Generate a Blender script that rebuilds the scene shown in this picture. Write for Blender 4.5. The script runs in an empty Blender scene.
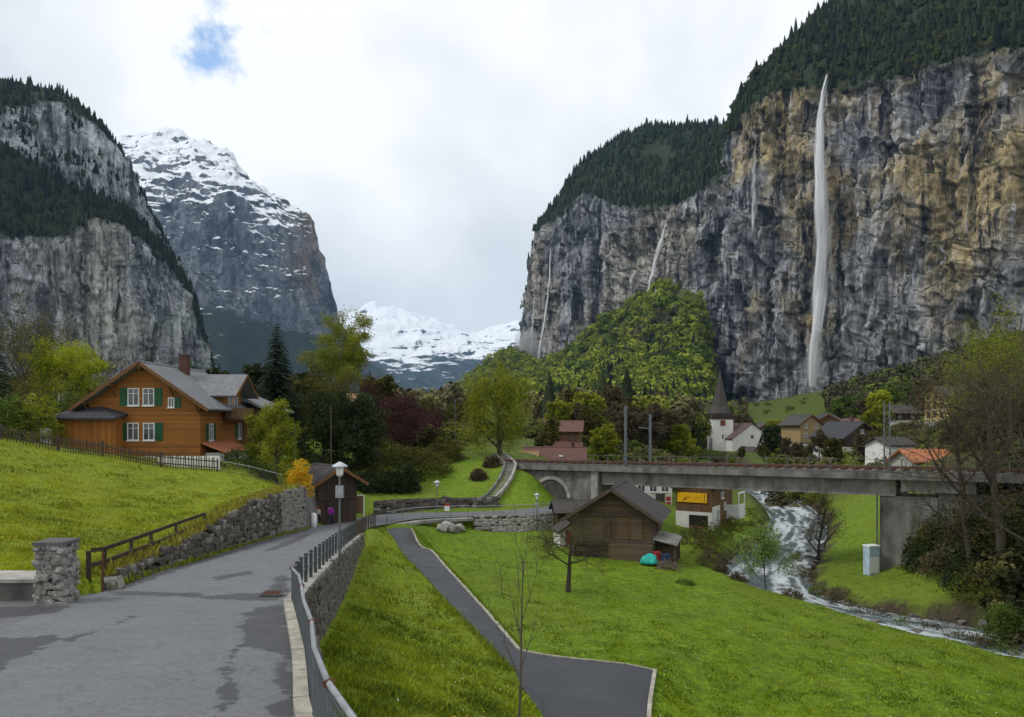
import bpy, bmesh, math, random
import numpy as np
from mathutils import Vector, Matrix

# ------------------------------------------------------------------ camera, world, sun, exposure
SC = bpy.context.scene
COL = SC.collection
FPX, CXP, HZP = 750.0, 512.0, 420.0        # focal length in pixels, image centre column, horizon row

cam_d = bpy.data.cameras.new('camera')
cam_d.sensor_width = 36.0
cam_d.lens = FPX / 1024.0 * 36.0
cam_d.shift_y = (HZP - 358.5) / 1024.0
cam_d.clip_start, cam_d.clip_end = 0.1, 60000.0
cam = bpy.data.objects.new('camera', cam_d)
cam.location = (0, 0, 0)
cam.rotation_euler = (math.radians(90), 0, 0)
COL.objects.link(cam)
SC.camera = cam

SUN_EL, SUN_AZ = math.radians(50), math.radians(-98)     # azimuth from the view direction (+Y), towards -X
world = bpy.data.worlds.new('World')
SC.world = world
world.use_nodes = True
wt = world.node_tree
wt.nodes.clear()
def wn(t, **k):
    n = wt.nodes.new(t)
    for a, v in k.items():
        setattr(n, a, v)
    return n
w_out = wn('ShaderNodeOutputWorld')
w_sky = wn('ShaderNodeTexSky', sky_type='NISHITA', sun_disc=False, sun_elevation=SUN_EL, sun_rotation=SUN_AZ,
           altitude=800.0, air_density=1.3, dust_density=0.4)
w_bg = wn('ShaderNodeBackground'); w_bg.inputs[1].default_value = 0.15
w_cl = wn('ShaderNodeBackground'); w_cl.inputs[1].default_value = 1.03
w_mix = wn('ShaderNodeMixShader')
w_tc = wn('ShaderNodeTexCoord')
w_n1 = wn('ShaderNodeTexNoise'); w_n1.inputs['Scale'].default_value = 2.3; w_n1.inputs['Detail'].default_value = 5
w_n1.inputs['Roughness'].default_value = 0.5; w_n1.inputs['Distortion'].default_value = 0.25
w_r1 = wn('ShaderNodeValToRGB')
w_r1.color_ramp.elements[0].position = 0.34; w_r1.color_ramp.elements[0].color = (0.53, 0.565, 0.61, 1)
w_r1.color_ramp.elements[1].position = 0.56; w_r1.color_ramp.elements[1].color = (0.82, 0.83, 0.84, 1)
# a break in the cloud: a small ragged patch of blue round one direction
HOLE = Vector(((206 - CXP) / FPX, 1.0, (HZP - 38) / FPX)).normalized()
w_sub = wn('ShaderNodeVectorMath', operation='DISTANCE'); w_sub.inputs[1].default_value = HOLE
w_n2 = wn('ShaderNodeTexNoise'); w_n2.inputs['Scale'].default_value = 14.0; w_n2.inputs['Detail'].default_value = 8; w_n2.inputs['Roughness'].default_value = 0.62
w_mad = wn('ShaderNodeMath', operation='MULTIPLY_ADD'); w_mad.inputs[1].default_value = 0.26; 
w_r2 = wn('ShaderNodeMapRange'); w_r2.inputs['From Min'].default_value = 0.128; w_r2.inputs['From Max'].default_value = 0.182
w_r2.interpolation_type = 'SMOOTHSTEP'
L = wt.links.new
L(w_tc.outputs['Generated'], w_n1.inputs['Vector']); L(w_n1.outputs['Fac'], w_r1.inputs[0]); L(w_r1.outputs[0], w_cl.inputs[0])
L(w_sky.outputs[0], w_bg.inputs[0])
L(w_tc.outputs['Generated'], w_sub.inputs[0]); L(w_tc.outputs['Generated'], w_n2.inputs['Vector'])
L(w_n2.outputs['Fac'], w_mad.inputs[0]); L(w_sub.outputs['Value'], w_mad.inputs[2])
L(w_mad.outputs[0], w_r2.inputs['Value'])
L(w_r2.outputs[0], w_mix.inputs[0]); L(w_bg.outputs[0], w_mix.inputs[1]); L(w_cl.outputs[0], w_mix.inputs[2])
L(w_mix.outputs[0], w_out.inputs[0])

sun_d = bpy.data.lights.new('sun', 'SUN')
sun_d.energy = 1.5
sun_d.angle = math.radians(14)
sun_d.color = (1.0, 0.965, 0.91)
sun = bpy.data.objects.new('sun', sun_d)
sdir = Vector((math.sin(SUN_AZ) * math.cos(SUN_EL), math.cos(SUN_AZ) * math.cos(SUN_EL), math.sin(SUN_EL)))
sun.rotation_euler = sdir.to_track_quat('Z', 'Y').to_euler()
COL.objects.link(sun)

SC.view_settings.view_transform = 'Standard'
SC.view_settings.look = 'None'
SC.view_settings.gamma = 1.0
SC.view_settings.use_curve_mapping = False
SC.view_settings.exposure = 0.38
SC.render.engine = 'CYCLES'
SC.cycles.use_denoising = True
SC.cycles.max_bounces = 5
SC.cycles.diffuse_bounces = 2
SC.cycles.glossy_bounces = 2
SC.cycles.transmission_bounces = 3
SC.cycles.transparent_max_bounces = 40
SC.cycles.volume_bounces = 0
SC.cycles.use_adaptive_sampling = True
SC.cycles.adaptive_threshold = 0.02
SC.cycles.caustics_reflective = False
SC.cycles.caustics_refractive = False

# ------------------------------------------------------------------ helpers
RNG = np.random.default_rng(7)
random.seed(7)

def P(px, py, d):
    """a point of the place: seen at image column/row px, py and standing d metres ahead"""
    return ((px - CXP) / FPX * d, d, (HZP - py) / FPX * d)
def XD(px, d):
    return ((px - CXP) / FPX * d, d)

_pr = np.random.default_rng(3)
_perm = np.concatenate([_pr.permutation(256)] * 3).astype(np.int32)
_g = _pr.normal(size=(256, 3)); _g /= np.linalg.norm(_g, axis=1)[:, None]
def perlin(p):
    p = np.asarray(p, dtype=np.float64)
    i = np.floor(p).astype(np.int64); f = p - i; i &= 255
    u = f * f * f * (f * (f * 6 - 15) + 10)
    out = 0
    for dx in (0, 1):
        wx = u[:, 0] if dx else 1 - u[:, 0]
        a = _perm[(i[:, 0] + dx) & 255]
        for dy in (0, 1):
            wy = u[:, 1] if dy else 1 - u[:, 1]
            b = _perm[a + ((i[:, 1] + dy) & 255)]
            for dz in (0, 1):
                wz = u[:, 2] if dz else 1 - u[:, 2]
                g = _g[_perm[b + ((i[:, 2] + dz) & 255)]]
                out = out + wx * wy * wz * (g[:, 0] * (f[:, 0] - dx) + g[:, 1] * (f[:, 1] - dy) + g[:, 2] * (f[:, 2] - dz))
    return out * 1.6
def fbm(p, o=4, gain=0.5, lac=2.03):
    p = np.asarray(p, dtype=np.float64); a = 1.0; s = 0
    for k in range(o):
        s = s + a * perlin(p + 17.3 * k); p = p * lac; a *= gain
    return s
def ridged(p, o=4, gain=0.5, lac=2.03):
    p = np.asarray(p, dtype=np.float64); a = 1.0; s = 0
    for k in range(o):
        s = s + a * (1 - 2 * np.abs(perlin(p + 11.7 * k))); p = p * lac; a *= gain
    return s

class TPS:
    def __init__(self, pts, reg=1e-3):
        pts = np.array(pts, dtype=np.float64)
        self.c = self.tr(pts[:, 0], pts[:, 1]); z = pts[:, 2]
        n = len(z); K = self.phi(self.dist(self.c, self.c)) + reg * np.eye(n)
        Q = np.hstack([np.ones((n, 1)), self.c])
        A = np.zeros((n + 3, n + 3)); A[:n, :n] = K; A[:n, n:] = Q; A[n:, :n] = Q.T
        self.w = np.linalg.solve(A, np.concatenate([z, np.zeros(3)]))
    @staticmethod
    def tr(x, y):
        y = np.maximum(y, 3.0)
        return np.stack([x / y * 7.5, 4.0 * np.log(y)], 1)
    @staticmethod
    def dist(a, b):
        return np.sqrt(((a[:, None, :] - b[None, :, :]) ** 2).sum(2))
    @staticmethod
    def phi(r):
        return np.where(r > 1e-9, r * r * np.log(np.maximum(r, 1e-9)), 0.0)
    def __call__(self, x, y):
        x = np.asarray(x, float); y = np.asarray(y, float); out = np.empty(len(x))
        for s in range(0, len(x), 20000):
            q = self.tr(x[s:s + 20000], y[s:s + 20000])
            k = self.phi(self.dist(q, self.c))
            out[s:s + 20000] = k @ self.w[:-3] + self.w[-3] + q @ self.w[-2:]
        return out

def inside(poly, x, y):
    poly = np.asarray(poly, float); r = np.zeros(len(x), bool)
    n = len(poly)
    for i in range(n):
        x0, y0 = poly[i]; x1, y1 = poly[(i + 1) % n]
        if y0 == y1: continue
        c = ((y0 > y) != (y1 > y)) & (x < (x1 - x0) * (y - y0) / (y1 - y0) + x0)
        r ^= c
    return r
def pdist(line, x, y):
    """distance to a polyline, and the running parameter (index + fraction) of the nearest point"""
    line = np.asarray(line, float); best = np.full(len(x), 1e18); par = np.zeros(len(x))
    for i in range(len(line) - 1):
        a, b = line[i, :2], line[i + 1, :2]; v = b - a; L2 = (v * v).sum()
        t = np.clip(((x - a[0]) * v[0] + (y - a[1]) * v[1]) / L2, 0, 1)
        d = (x - a[0] - t * v[0]) ** 2 + (y - a[1] - t * v[1]) ** 2
        m = d < best; best[m] = d[m]; par[m] = i + t[m]
    return np.sqrt(best), par
def sstep(a, b, x):
    t = np.clip((x - a) / (b - a), 0, 1); return t * t * (3 - 2 * t)
def resample(line, step):
    """points along a polyline, about step metres apart (Catmull-Rom smoothed)"""
    P_ = np.asarray(line, float); n = len(P_)
    ext = np.vstack([2 * P_[0] - P_[1], P_, 2 * P_[-1] - P_[-2]])
    out = []
    for i in range(n - 1):
        p0, p1, p2, p3 = ext[i:i + 4]
        m = max(1, int(np.linalg.norm((p2 - p1)[:2]) / step))
        for k in range(m):
            t = k / m
            out.append(0.5 * (2 * p1 + (p2 - p0) * t + (2 * p0 - 5 * p1 + 4 * p2 - p3) * t * t + (3 * p1 - p0 - 3 * p2 + p3) * t ** 3))
    out.append(P_[-1])
    return np.array(out)

def mesh_np(name, v, faces, smooth=False):
    """mesh from numpy arrays; faces is an (n,3) or (n,4) array"""
    me = bpy.data.meshes.new(name)
    v = np.asarray(v, np.float32); f = np.asarray(faces, np.int32)
    me.vertices.add(len(v)); me.vertices.foreach_set('co', v.ravel())
    k = f.shape[1]
    me.loops.add(f.size); me.loops.foreach_set('vertex_index', f.ravel())
    me.polygons.add(len(f))
    me.polygons.foreach_set('loop_start', np.arange(0, f.size, k, dtype=np.int32))
    me.polygons.foreach_set('loop_total', np.full(len(f), k, np.int32))
    if smooth:
        me.polygons.foreach_set('use_smooth', np.ones(len(f), bool))
    me.update(calc_edges=True)
    return me
def attr(me, name, vals):
    a = me.attributes.new(name, 'FLOAT', 'POINT'); a.data.foreach_set('value', np.asarray(vals, np.float32))
def grid_faces(R, C):
    i = np.arange(R * C).reshape(R, C)
    return np.stack([i[:-1, :-1], i[:-1, 1:], i[1:, 1:], i[1:, :-1]], -1).reshape(-1, 4)

def link(name, me, mat=None, parent=None, loc=None, rz=None):
    o = bpy.data.objects.new(name, me)
    COL.objects.link(o)
    if mat is not None and me is not None:
        if not me.materials: me.materials.append(mat)
    if parent is not None: o.parent = parent
    if loc is not None: o.location = loc
    if rz is not None: o.rotation_euler = (0, 0, rz)
    return o
def tag(o, label=None, cat=None, group=None, kind=None):
    if label: o['label'] = label
    if cat: o['category'] = cat
    if group: o['group'] = group
    if kind: o['kind'] = kind
    return o
def thing(name, label, cat, loc=(0, 0, 0), rz=0.0, group=None):
    o = bpy.data.objects.new(name, None)
    o.empty_display_size = 0.3
    COL.objects.link(o); o.location = loc; o.rotation_euler = (0, 0, rz)
    return tag(o, label, cat, group)

class MB:
    """collects simple solids; build() links them as ONE mesh object"""
    def __init__(s): s.v = []; s.f = []
    def add(s, v, f):
        o = len(s.v); s.v += [tuple(map(float, p)) for p in v]; s.f += [tuple(i + o for i in q) for q in f]; return s
    def box(s, x0, x1, y0, y1, z0, z1):
        return s.add([(x0,y0,z0),(x1,y0,z0),(x1,y1,z0),(x0,y1,z0),(x0,y0,z1),(x1,y0,z1),(x1,y1,z1),(x0,y1,z1)],
                     [(0,3,2,1),(4,5,6,7),(0,1,5,4),(1,2,6,5),(2,3,7,6),(3,0,4,7)])
    def hexa(s, p):   # 4 bottom + 4 top points
        return s.add(p, [(0,3,2,1),(4,5,6,7),(0,1,5,4),(1,2,6,5),(2,3,7,6),(3,0,4,7)])
    def prism(s, poly, a, b, axis='y'):
        """2-D outline extruded from a to b along an axis; outline gives the other two coordinates in order"""
        n = len(poly)
        def q(u, w, t): return (u, t, w) if axis == 'y' else ((t, u, w) if axis == 'x' else (u, w, t))
        v = [q(u, w, a) for u, w in poly] + [q(u, w, b) for u, w in poly]
        f = [tuple(range(n)), tuple(range(2 * n - 1, n - 1, -1))] + [(i, i + n, (i + 1) % n + n, (i + 1) % n) for i in range(n)]
        return s.add(v, f)
    def slab(s, quad, t):
        """a sheet through four 3-D points, thickened by t downwards along its normal"""
        a, b, c, d = [Vector(p) for p in quad]; n = (b - a).cross(d - a).normalized() * t
        return s.hexa([a - n, b - n, c - n, d - n, a, b, c, d])
    def tube(s, pts, r, n=6, caps=True):
        pts = [Vector(p) for p in pts]; rr = r if isinstance(r, (list, tuple)) else [r] * len(pts)
        base = len(s.v); prev = None
        for i, p in enumerate(pts):
            t = (pts[min(i + 1, len(pts) - 1)] - pts[max(i - 1, 0)])
            if t.length < 1e-9: t = Vector((0, 0, 1))
            t.normalize()
            if prev is None:
                u = t.orthogonal().normalized()
            else:
                u = (prev - t * prev.dot(t))
                u = u.normalized() if u.length > 1e-6 else t.orthogonal().normalized()
            prev = u; w = t.cross(u)
            for k in range(n):
                a = 2 * math.pi * k / n
                s.v.append(tuple(p + (u * math.cos(a) + w * math.sin(a)) * rr[i]))
        for i in range(len(pts) - 1):
            for k in range(n):
                k2 = (k + 1) % n
                s.f.append((base + i * n + k, base + i * n + k2, base + (i + 1) * n + k2, base + (i + 1) * n + k))
        if caps:
            s.f.append(tuple(base + k for k in range(n - 1, -1, -1))); e = base + (len(pts) - 1) * n
            s.f.append(tuple(e + k for k in range(n)))
        return s
    def bar(s, a, b, w, h=None):
        """a rectangular bar between two points"""
        a, b = Vector(a), Vector(b); h = h or w; t = (b - a).normalized()
        u = t.cross(Vector((0, 0, 1)))
        u = u.normalized() if u.length > 1e-4 else Vector((1, 0, 0)); z = u.cross(t)
        u *= w / 2; z *= h / 2
        return s.hexa([a - u - z, a + u - z, b + u - z, b - u - z, a - u + z, a + u + z, b + u + z, b - u + z])
    def lathe(s, prof, n=14, c=(0, 0, 0)):
        base = len(s.v)
        for r, z in prof:
            for k in range(n):
                a = 2 * math.pi * k / n; s.v.append((c[0] + r * math.cos(a), c[1] + r * math.sin(a), c[2] + z))
        for i in range(len(prof) - 1):
            for k in range(n):
                k2 = (k + 1) % n; s.f.append((base + i*n + k, base + i*n + k2, base + (i+1)*n + k2, base + (i+1)*n + k))
        s.f.append(tuple(base + k for k in range(n - 1, -1, -1))); e = base + (len(prof) - 1) * n
        s.f.append(tuple(e + k for k in range(n)))
        return s
    def mesh(s, name='m', smooth=False):
        me = bpy.data.meshes.new(name); me.from_pydata(s.v, [], s.f)
        if smooth: me.polygons.foreach_set('use_smooth', np.ones(len(me.polygons), bool))
        me.update(); return me
    def build(s, name, mat, parent=None, loc=None, rz=None, smooth=False):
        return link(name, s.mesh(name, smooth), mat, parent, loc, rz)

def copy_tree(o, parent=None):
    c = o.copy(); COL.objects.link(c)
    if parent is not None: c.parent = parent
    for ch in list(o.children): copy_tree(ch, c)
    return c

# ------------------------------------------------------------------ materials
class NT:
    """small node-graph helper"""
    def __init__(s, name):
        s.m = bpy.data.materials.new(name); s.m.use_nodes = True; s.t = s.m.node_tree; s.t.nodes.clear()
        s.out = s.n('ShaderNodeOutputMaterial'); s.b = s.n('ShaderNodeBsdfPrincipled')
        s.l(s.b.outputs[0], s.out.inputs[0]); s.b.inputs['Specular IOR Level'].default_value = 0.3
        s.pos = s.n('ShaderNodeTexCoord').outputs['Object']
    def n(s, t, **k):
        nd = s.t.nodes.new(t)
        for a, v in k.items(): setattr(nd, a, v)
        return nd
    def l(s, a, b): s.t.links.new(a, b)
    def world(s):
        s.pos = s.n('ShaderNodeNewGeometry').outputs['Position']; return s
    def scaled(s, sc, rot=(0, 0, 0), src=None):
        m = s.n('ShaderNodeMapping'); m.inputs['Scale'].default_value = sc if isinstance(sc, (tuple, list)) else (sc,) * 3
        m.inputs['Rotation'].default_value = rot
        s.l(src or s.pos, m.inputs[0]); return m.outputs[0]
    def noise(s, sc, detail=4, rough=0.55, dist=0.0, rot=(0, 0, 0)):
        nd = s.n('ShaderNodeTexNoise'); nd.inputs['Scale'].default_value = 1.0
        nd.inputs['Detail'].default_value = detail; nd.inputs['Roughness'].default_value = rough; nd.inputs['Distortion'].default_value = dist
        s.l(s.scaled(sc, rot), nd.inputs['Vector']); return nd.outputs['Fac']
    def voronoi(s, sc, feature='F1', out='Distance'):
        nd = s.n('ShaderNodeTexVoronoi', feature=feature); nd.inputs['Scale'].default_value = 1.0
        s.l(s.scaled(sc), nd.inputs['Vector']); return nd.outputs[out]
    def ramp(s, x, stops, interp='LINEAR'):
        nd = s.n('ShaderNodeValToRGB'); cr = nd.color_ramp; cr.interpolation = interp
        while len(cr.elements) < len(stops): cr.elements.new(0.5)
        for e, (p, c) in zip(cr.elements, stops):
            e.position = p; e.color = (c, c, c, 1) if isinstance(c, (int, float)) else (*c, 1)
        s.l(x, nd.inputs[0]); return nd.outputs[0]
    def mix(s, f, a, b, mode='MIX'):
        nd = s.n('ShaderNodeMix', data_type='RGBA', blend_type=mode)
        for v, i in ((f, 0), (a, 6), (b, 7)):
            if isinstance(v, (int, float)): nd.inputs[i].default_value = v if i == 0 else (v, v, v, 1)
            elif isinstance(v, tuple): nd.inputs[i].default_value = (*v, 1)
            else: s.l(v, nd.inputs[i])
        return nd.outputs[2]
    def math(s, op, a, b=0.0, c=0.0):
        nd = s.n('ShaderNodeMath', operation=op)
        for i, v in enumerate((a, b, c)):
            if isinstance(v, (int, float)): nd.inputs[i].default_value = v
            else: s.l(v, nd.inputs[i])
        return nd.outputs[0]
    def attr(s, name):
        return s.n('ShaderNodeAttribute', attribute_name=name).outputs['Fac']
    def rand(s):
        return s.n('ShaderNodeObjectInfo').outputs['Random']
    def color(s, c):
        if isinstance(c, tuple): s.b.inputs['Base Color'].default_value = (*c, 1)
        else: s.l(c, s.b.inputs['Base Color'])
        return s
    def rough(s, r):
        if isinstance(r, (int, float)): s.b.inputs['Roughness'].default_value = r
        else: s.l(r, s.b.inputs['Roughness'])
        return s
    def bump(s, h, strength=0.5, dist=0.05):
        nd = s.n('ShaderNodeBump'); nd.inputs['Strength'].default_value = strength; nd.inputs['Distance'].default_value = dist
        s.l(h, nd.inputs['Height']); s.l(nd.outputs[0], s.b.inputs['Normal']); return s

MAT = {}
def simple(name, c, rough=0.7, var=0.25, sc=3.0, bump=0.0, bsc=None, metal=0.0, stretch=None):
    """a plain surface with mottled colour, wear and fine relief"""
    if name in MAT: return MAT[name]
    t = NT(name)
    s3 = stretch or (sc, sc, sc)
    n = t.noise(s3, 5, 0.62)
    lo = tuple(max(0, x * (1 - var)) for x in c); hi = tuple(min(1, x * (1 + var)) for x in c)
    t.color(t.ramp(n, [(0.3, lo), (0.7, hi)])).rough(rough)
    t.b.inputs['Metallic'].default_value = metal
    if bump: t.bump(t.noise(bsc or sc * 6, 3), bump, 0.02)
    MAT[name] = t.m; return t.m
# ------------------------------------------------------------------ lie of the land
def road_z(d):
    return -3.16 - 0.087 * np.minimum(d, 62.0) - 0.02 * np.clip(d - 62.0, 0, 10)
RE = [(0.2, 2.0), (-1.0, 5.2), (-1.85, 7.4), (-2.88, 10.2), (-3.87, 13.56), (-4.34, 15.0), (-5.2, 17.6), (-6.2, 20.6), (-6.72, 24.0), (-8.0, 33.0),
      (-9.3, 43.3), (-10.35, 52.0), (-10.7, 58.0), (-10.0, 62.5), (-8.0, 66.0), (-4.0, 67.6), (2.0, 69.5), (8.0, 73.0), (10.5, 79.0), (12.0, 95.0), (14.0, 130.0)]
LE = [(-7.0, 2.0), (-8.4, 7.0), (-10.0, 12.0), (-11.6, 18.0), (-12.3, 22.6), (-13.1, 27.3), (-13.4, 31.7), (-14.4, 41.8), (-15.0, 55.4), (-14.9, 61.0), (-13.4, 67.0),
      (-10.0, 70.8), (-4.0, 71.8), (1.0, 74.0), (4.4, 78.0), (6.2, 84.0), (7.0, 95.0), (9.0, 130.0)]
RE_s, LE_s = resample(RE, 1.0), resample(LE, 1.0)
LE_w = LE_s.copy(); LE_w[:, 0] -= 0.55 * sstep(22.4, 24.0, LE_s[:, 1]) * (1 - sstep(57, 60, LE_s[:, 1]))     # the ground steps up inside the retaining wall
ROAD_POLY = np.vstack([LE_w, RE_s[::-1]])
L_POLY = np.vstack([[(-60, 21.3), (-14.1, 21.5), (-12.6, 22.0)], LE_w[LE_w[:, 1] > 22.0], [(15, 4000), (-9000, 4000), (-9000, 21.3)]])
PAVE_POLY = np.array([(-60, -5), (0.5, -5), (0.2, 2), (-7, 2), (-8.4, 7), (-10, 12), (-11.6, 18), (-12.3, 22.6), (-12.6, 22.0), (-14.1, 21.5), (-60, 21.3)])

RIVER = [(56.0, 220.0), (44.0, 140.0), (38.5, 104.0), (31.8, 84.0), (24.5, 70.0), (20.6, 61.0), (20.6, 54.0), (25.0, 48.5), (32.0, 43.5), (42.0, 38.0), (60.0, 30.0), (90.0, 18.0)]
RIVER_HW = [3.4, 2.9, 2.5, 2.3, 2.5, 2.5, 2.4, 2.1, 1.9, 1.9, 2.2, 2.4]
RIV = resample([(x, y, w) for (x, y), w in zip(RIVER, RIVER_HW)], 1.2)
def river_z(y):
    return np.interp(y, [18, 44, 55, 66, 80, 100, 140, 220], [-13.9, -13.5, -13.3, -13.05, -12.8, -12.5, -12.2, -11.6])

def mids():
    px = [(0, 438, 150), (-300, 425, 150), (100, 432, 150), (220, 425, 130), (330, 425, 130), (420, 433, 130), (300, 420, 220), (430, 424, 300), (450, 416, 900), (450, 411, 1500), (460, 408, 2500),
          (550, 424, 320), (600, 412, 500), (640, 402, 800), (0, 424, 220), (0, 410, 420), (-300, 395, 400), (200, 408, 500), (300, 410, 800), (350, 405, 1500), (250, 404, 1200),
          (560, 436, 200), (650, 440, 220), (720, 453, 250), (690, 448, 300), (760, 452, 250), (700, 425, 480), (780, 412, 550), (815, 392, 700), (740, 405, 760), (900, 382, 640), (1000, 358, 540),
          (1150, 340, 480), (850, 455, 150), (820, 446, 200), (880, 430, 190), (930, 427, 225), (1030, 427, 215), (1150, 420, 180), (1300, 360, 300), (960, 400, 330), (880, 405, 420), (800, 460, 160), (720, 460, 160), (640, 456, 140)]
    return [P(*q) for q in px]

PATH_L = [P(384, 530, 60.5), P(403, 556, 49.5), P(446, 602, 38.0), P(491, 648, 31.2), P(515, 672, 28.7)]
PATH_R = [P(412, 529, 60.5), P(431, 551, 52.0), P(448, 570.5, 45.9), P(466, 590, 41.2), P(483, 609, 37.4), P(501, 630, 34.0), P(518.6, 651, 31.1)]
BPTS = [(-1.3, 5.0, -4.4), (-1.4, 8, -4.6), (-2.7, 12, -5.15), (-3.7, 15, -5.8), (-5.5, 20, -6.7), (-6.7, 27, -7.4), (-7.5, 33, -7.9), (-8.4, 40, -7.8), (-9.2, 46, -7.75), (-10.0, 54, -8.05), (-9.7, 62, -8.75)]
BPTS += [(1.0, 4.0, -6.5), (3.0, 4.0, -8.6), (8, 4, -9.6), (30, 4, -10.2), (60, 8, -11), (1.5, 12, -8.2), (0.2, 18, -8.4), (-1.0, 24, -8.75), (-3.6, 30, -8.75), (-5.5, 36, -8.75), (-6.0, 44, -8.75), (-9.4, 52, -8.3), (4, 12, -9.4)]
BPTS += [P(*q) for q in [
    (545, 717, 24.2), (655, 672, 28.6), (649, 717, 24.3), (600, 690, 26.7), (580, 665, 29.4),
    (700, 717, 25.8), (700, 690, 28.4), (900, 700, 29.2), (1024, 690, 31.5), (1024, 717, 28.8), (600, 625, 36.4), (800, 640, 37.4), (950, 648, 37.6), (700, 590, 48.3), (620, 598, 43.5), (568, 592, 45.4), (520, 590, 45.0), (620, 557, 58.5), (580, 552, 60), (690, 547, 67.0), (660, 552, 63),
    (480, 560, 53), (436, 553, 59.5), (455, 547, 60), (462, 558, 55.5), (500, 545, 62), (540, 538, 65.5), (590, 535, 67.5), (640, 538, 72), (680, 530, 79), (720, 525, 84), (700, 515, 95),
    (830, 588, 53.5), (900, 573, 59), (870, 545, 71), (850, 515, 86), (845, 500, 97), (960, 600, 49.5), (900, 615, 48.5), (1024, 620, 46), (1100, 640, 40), (1015, 555, 51), (1000, 520, 56), (985, 490, 61), (1024, 466, 64), (1150, 455, 60), (1100, 560, 46), (950, 480, 70), (930, 520, 66), (935, 460, 90), (1040, 455, 90), (800, 500, 103), (560, 505, 84), (600, 505, 90)]]
BPTS += [(-4.5, 67.2, -9.6), (-1, 68.4, -10.0), (3, 69.8, -10.2), (8.5, 72.5, -10.2), (11.5, 79, -9.8), (13.5, 95, -9.4)]
BPTS += PATH_L + PATH_R
BPTS += mids()
LPTS = [(-12.7, 22.4, -4.75), (-13.5, 27.3, -5.15), (-13.8, 31.7, -5.2), (-14.8, 41.8, -4.74), (-15.4, 49, -4.75), (-15.5, 54, -4.8), (-14.2, 21.0, -4.75), (-20, 20.8, -4.6), (-40, 20.8, -3.6)]
LPTS += [P(*q) for q in [(0, 582, 22.5), (60, 572, 24), (0, 540, 27), (100, 555, 27), (0, 480, 39), (60, 490, 40), (150, 502, 42), (200, 512, 40), (230, 495, 47), (180, 480, 50), (0, 440, 51), (100, 456, 53), (200, 470, 54), (260, 482, 54), (60, 465, 47), (285, 487, 54), (-200, 440, 45), (-200, 540, 26),
    (0, 440, 62), (100, 451, 62), (200, 461, 62), (250, 465, 62), (262, 460, 70), (290, 500, 60), (300, 520, 61.5), (330, 517, 65.5), (352, 512, 69.5), (300, 470, 72), (345, 492, 74), (280, 445, 85), (200, 440, 90), (380, 494, 76), (420, 492, 77), (470, 494, 76), (390, 470, 83), (450, 473, 83), (440, 452, 95), (400, 445, 95), (350, 452, 88), (490, 455, 92), (510, 470, 82), (535, 478, 82), (525, 500, 76), (545, 488, 84), (500, 505, 74.5), (520, 455, 100), (545, 465, 100), (560, 460, 110), (-300, 420, 62)]]
LPTS += mids()
TB, TL = TPS(BPTS, 2e-3), TPS(LPTS, 2e-3)

PLOT = [P(517.6, 651, 31.1), P(655, 672, 28.6), P(649, 717, 24.3), (3.6, 19.0, -9.6), (1.6, 19.0, -9.0), P(545, 717, 24.2), P(515, 672, 28.7)]

def height(x, y, detail=True):
    x = np.asarray(x, float).ravel(); y = np.asarray(y, float).ravel()
    hB, hL = TB(x, y), TL(x, y)
    isL = inside(L_POLY, x, y)
    h = np.where(isL, hL, hB)
    # sides agree beyond the houses
    k = sstep(100, 170, y)
    h = np.where(y > 100, h * (1 - k) + k * 0.5 * (hB + hL), h)
    dr, pr = pdist(RIV, x, y)
    hw = np.interp(pr, np.arange(len(RIV)), RIV[:, 2])
    if detail:
        p3 = np.stack([x, y, np.zeros_like(x)], 1)
        amp = np.clip(y / 60.0, 0.25, 4.0)
        h = h + 0.10 * amp * fbm(p3 / (4.0 * amp[:, None]), 3)
        edge = fbm(p3 / 2.2, 3) * 0.5
    else:
        edge = 0.0
    near = y < 210
    bed = river_z(y) - 0.55
    k = sstep(hw - 0.3, hw + 2.6, dr + edge)
    h = np.where(near, bed * (1 - k) + h * k, h)
    road = inside(ROAD_POLY, x, y); pave = inside(PAVE_POLY, x, y)
    rz = road_z(y)
    h = np.where((road & (y < 100)) | pave, np.where(y > 75, rz - 0.25, rz - 0.10), h)
    return h
def gz(x, y):
    return float(height([x], [y], False)[0])
def on(px, d, dz=0.0):
    x, y = XD(px, d); return (x, y, gz(x, y) + dz)

# ---- ground sheet
cols = np.concatenate([np.arange(-520, -80, 20.0), np.arange(-80, 1105, 5.0), np.arange(1105, 1545, 20.0)])
rows = [3.0]
while rows[-1] < 3000:
    rows.append(rows[-1] + max(0.4, rows[-1] * 0.018 - 1.6))
rows = np.array(rows)
gx = ((cols[None, :] - CXP) / FPX * rows[:, None]); gy = np.repeat(rows[:, None], len(cols), 1)
# a strip of ground behind and under the camera, so that the place goes on
gh = height(gx, gy)
gv = np.stack([gx.ravel(), gy.ravel(), gh], 1)
me = mesh_np('ground', gv, grid_faces(len(rows), len(cols)), True)
GH = gh.reshape(len(rows), len(cols))
def fast_height(x, y):
    """height read off the finished sheet"""
    x = np.asarray(x, float); y = np.asarray(y, float)
    i = np.clip(np.interp(y, rows, np.arange(len(rows))), 0, len(rows) - 1.001); j = np.clip(np.interp(x / y * FPX + CXP, cols, np.arange(len(cols))), 0, len(cols) - 1.001)
    a, b = i.astype(int), j.astype(int); u, w = i - a, j - b
    return (GH[a, b] * (1 - u) + GH[a + 1, b] * u) * (1 - w) + (GH[a, b + 1] * (1 - u) + GH[a + 1, b + 1] * u) * w

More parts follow.
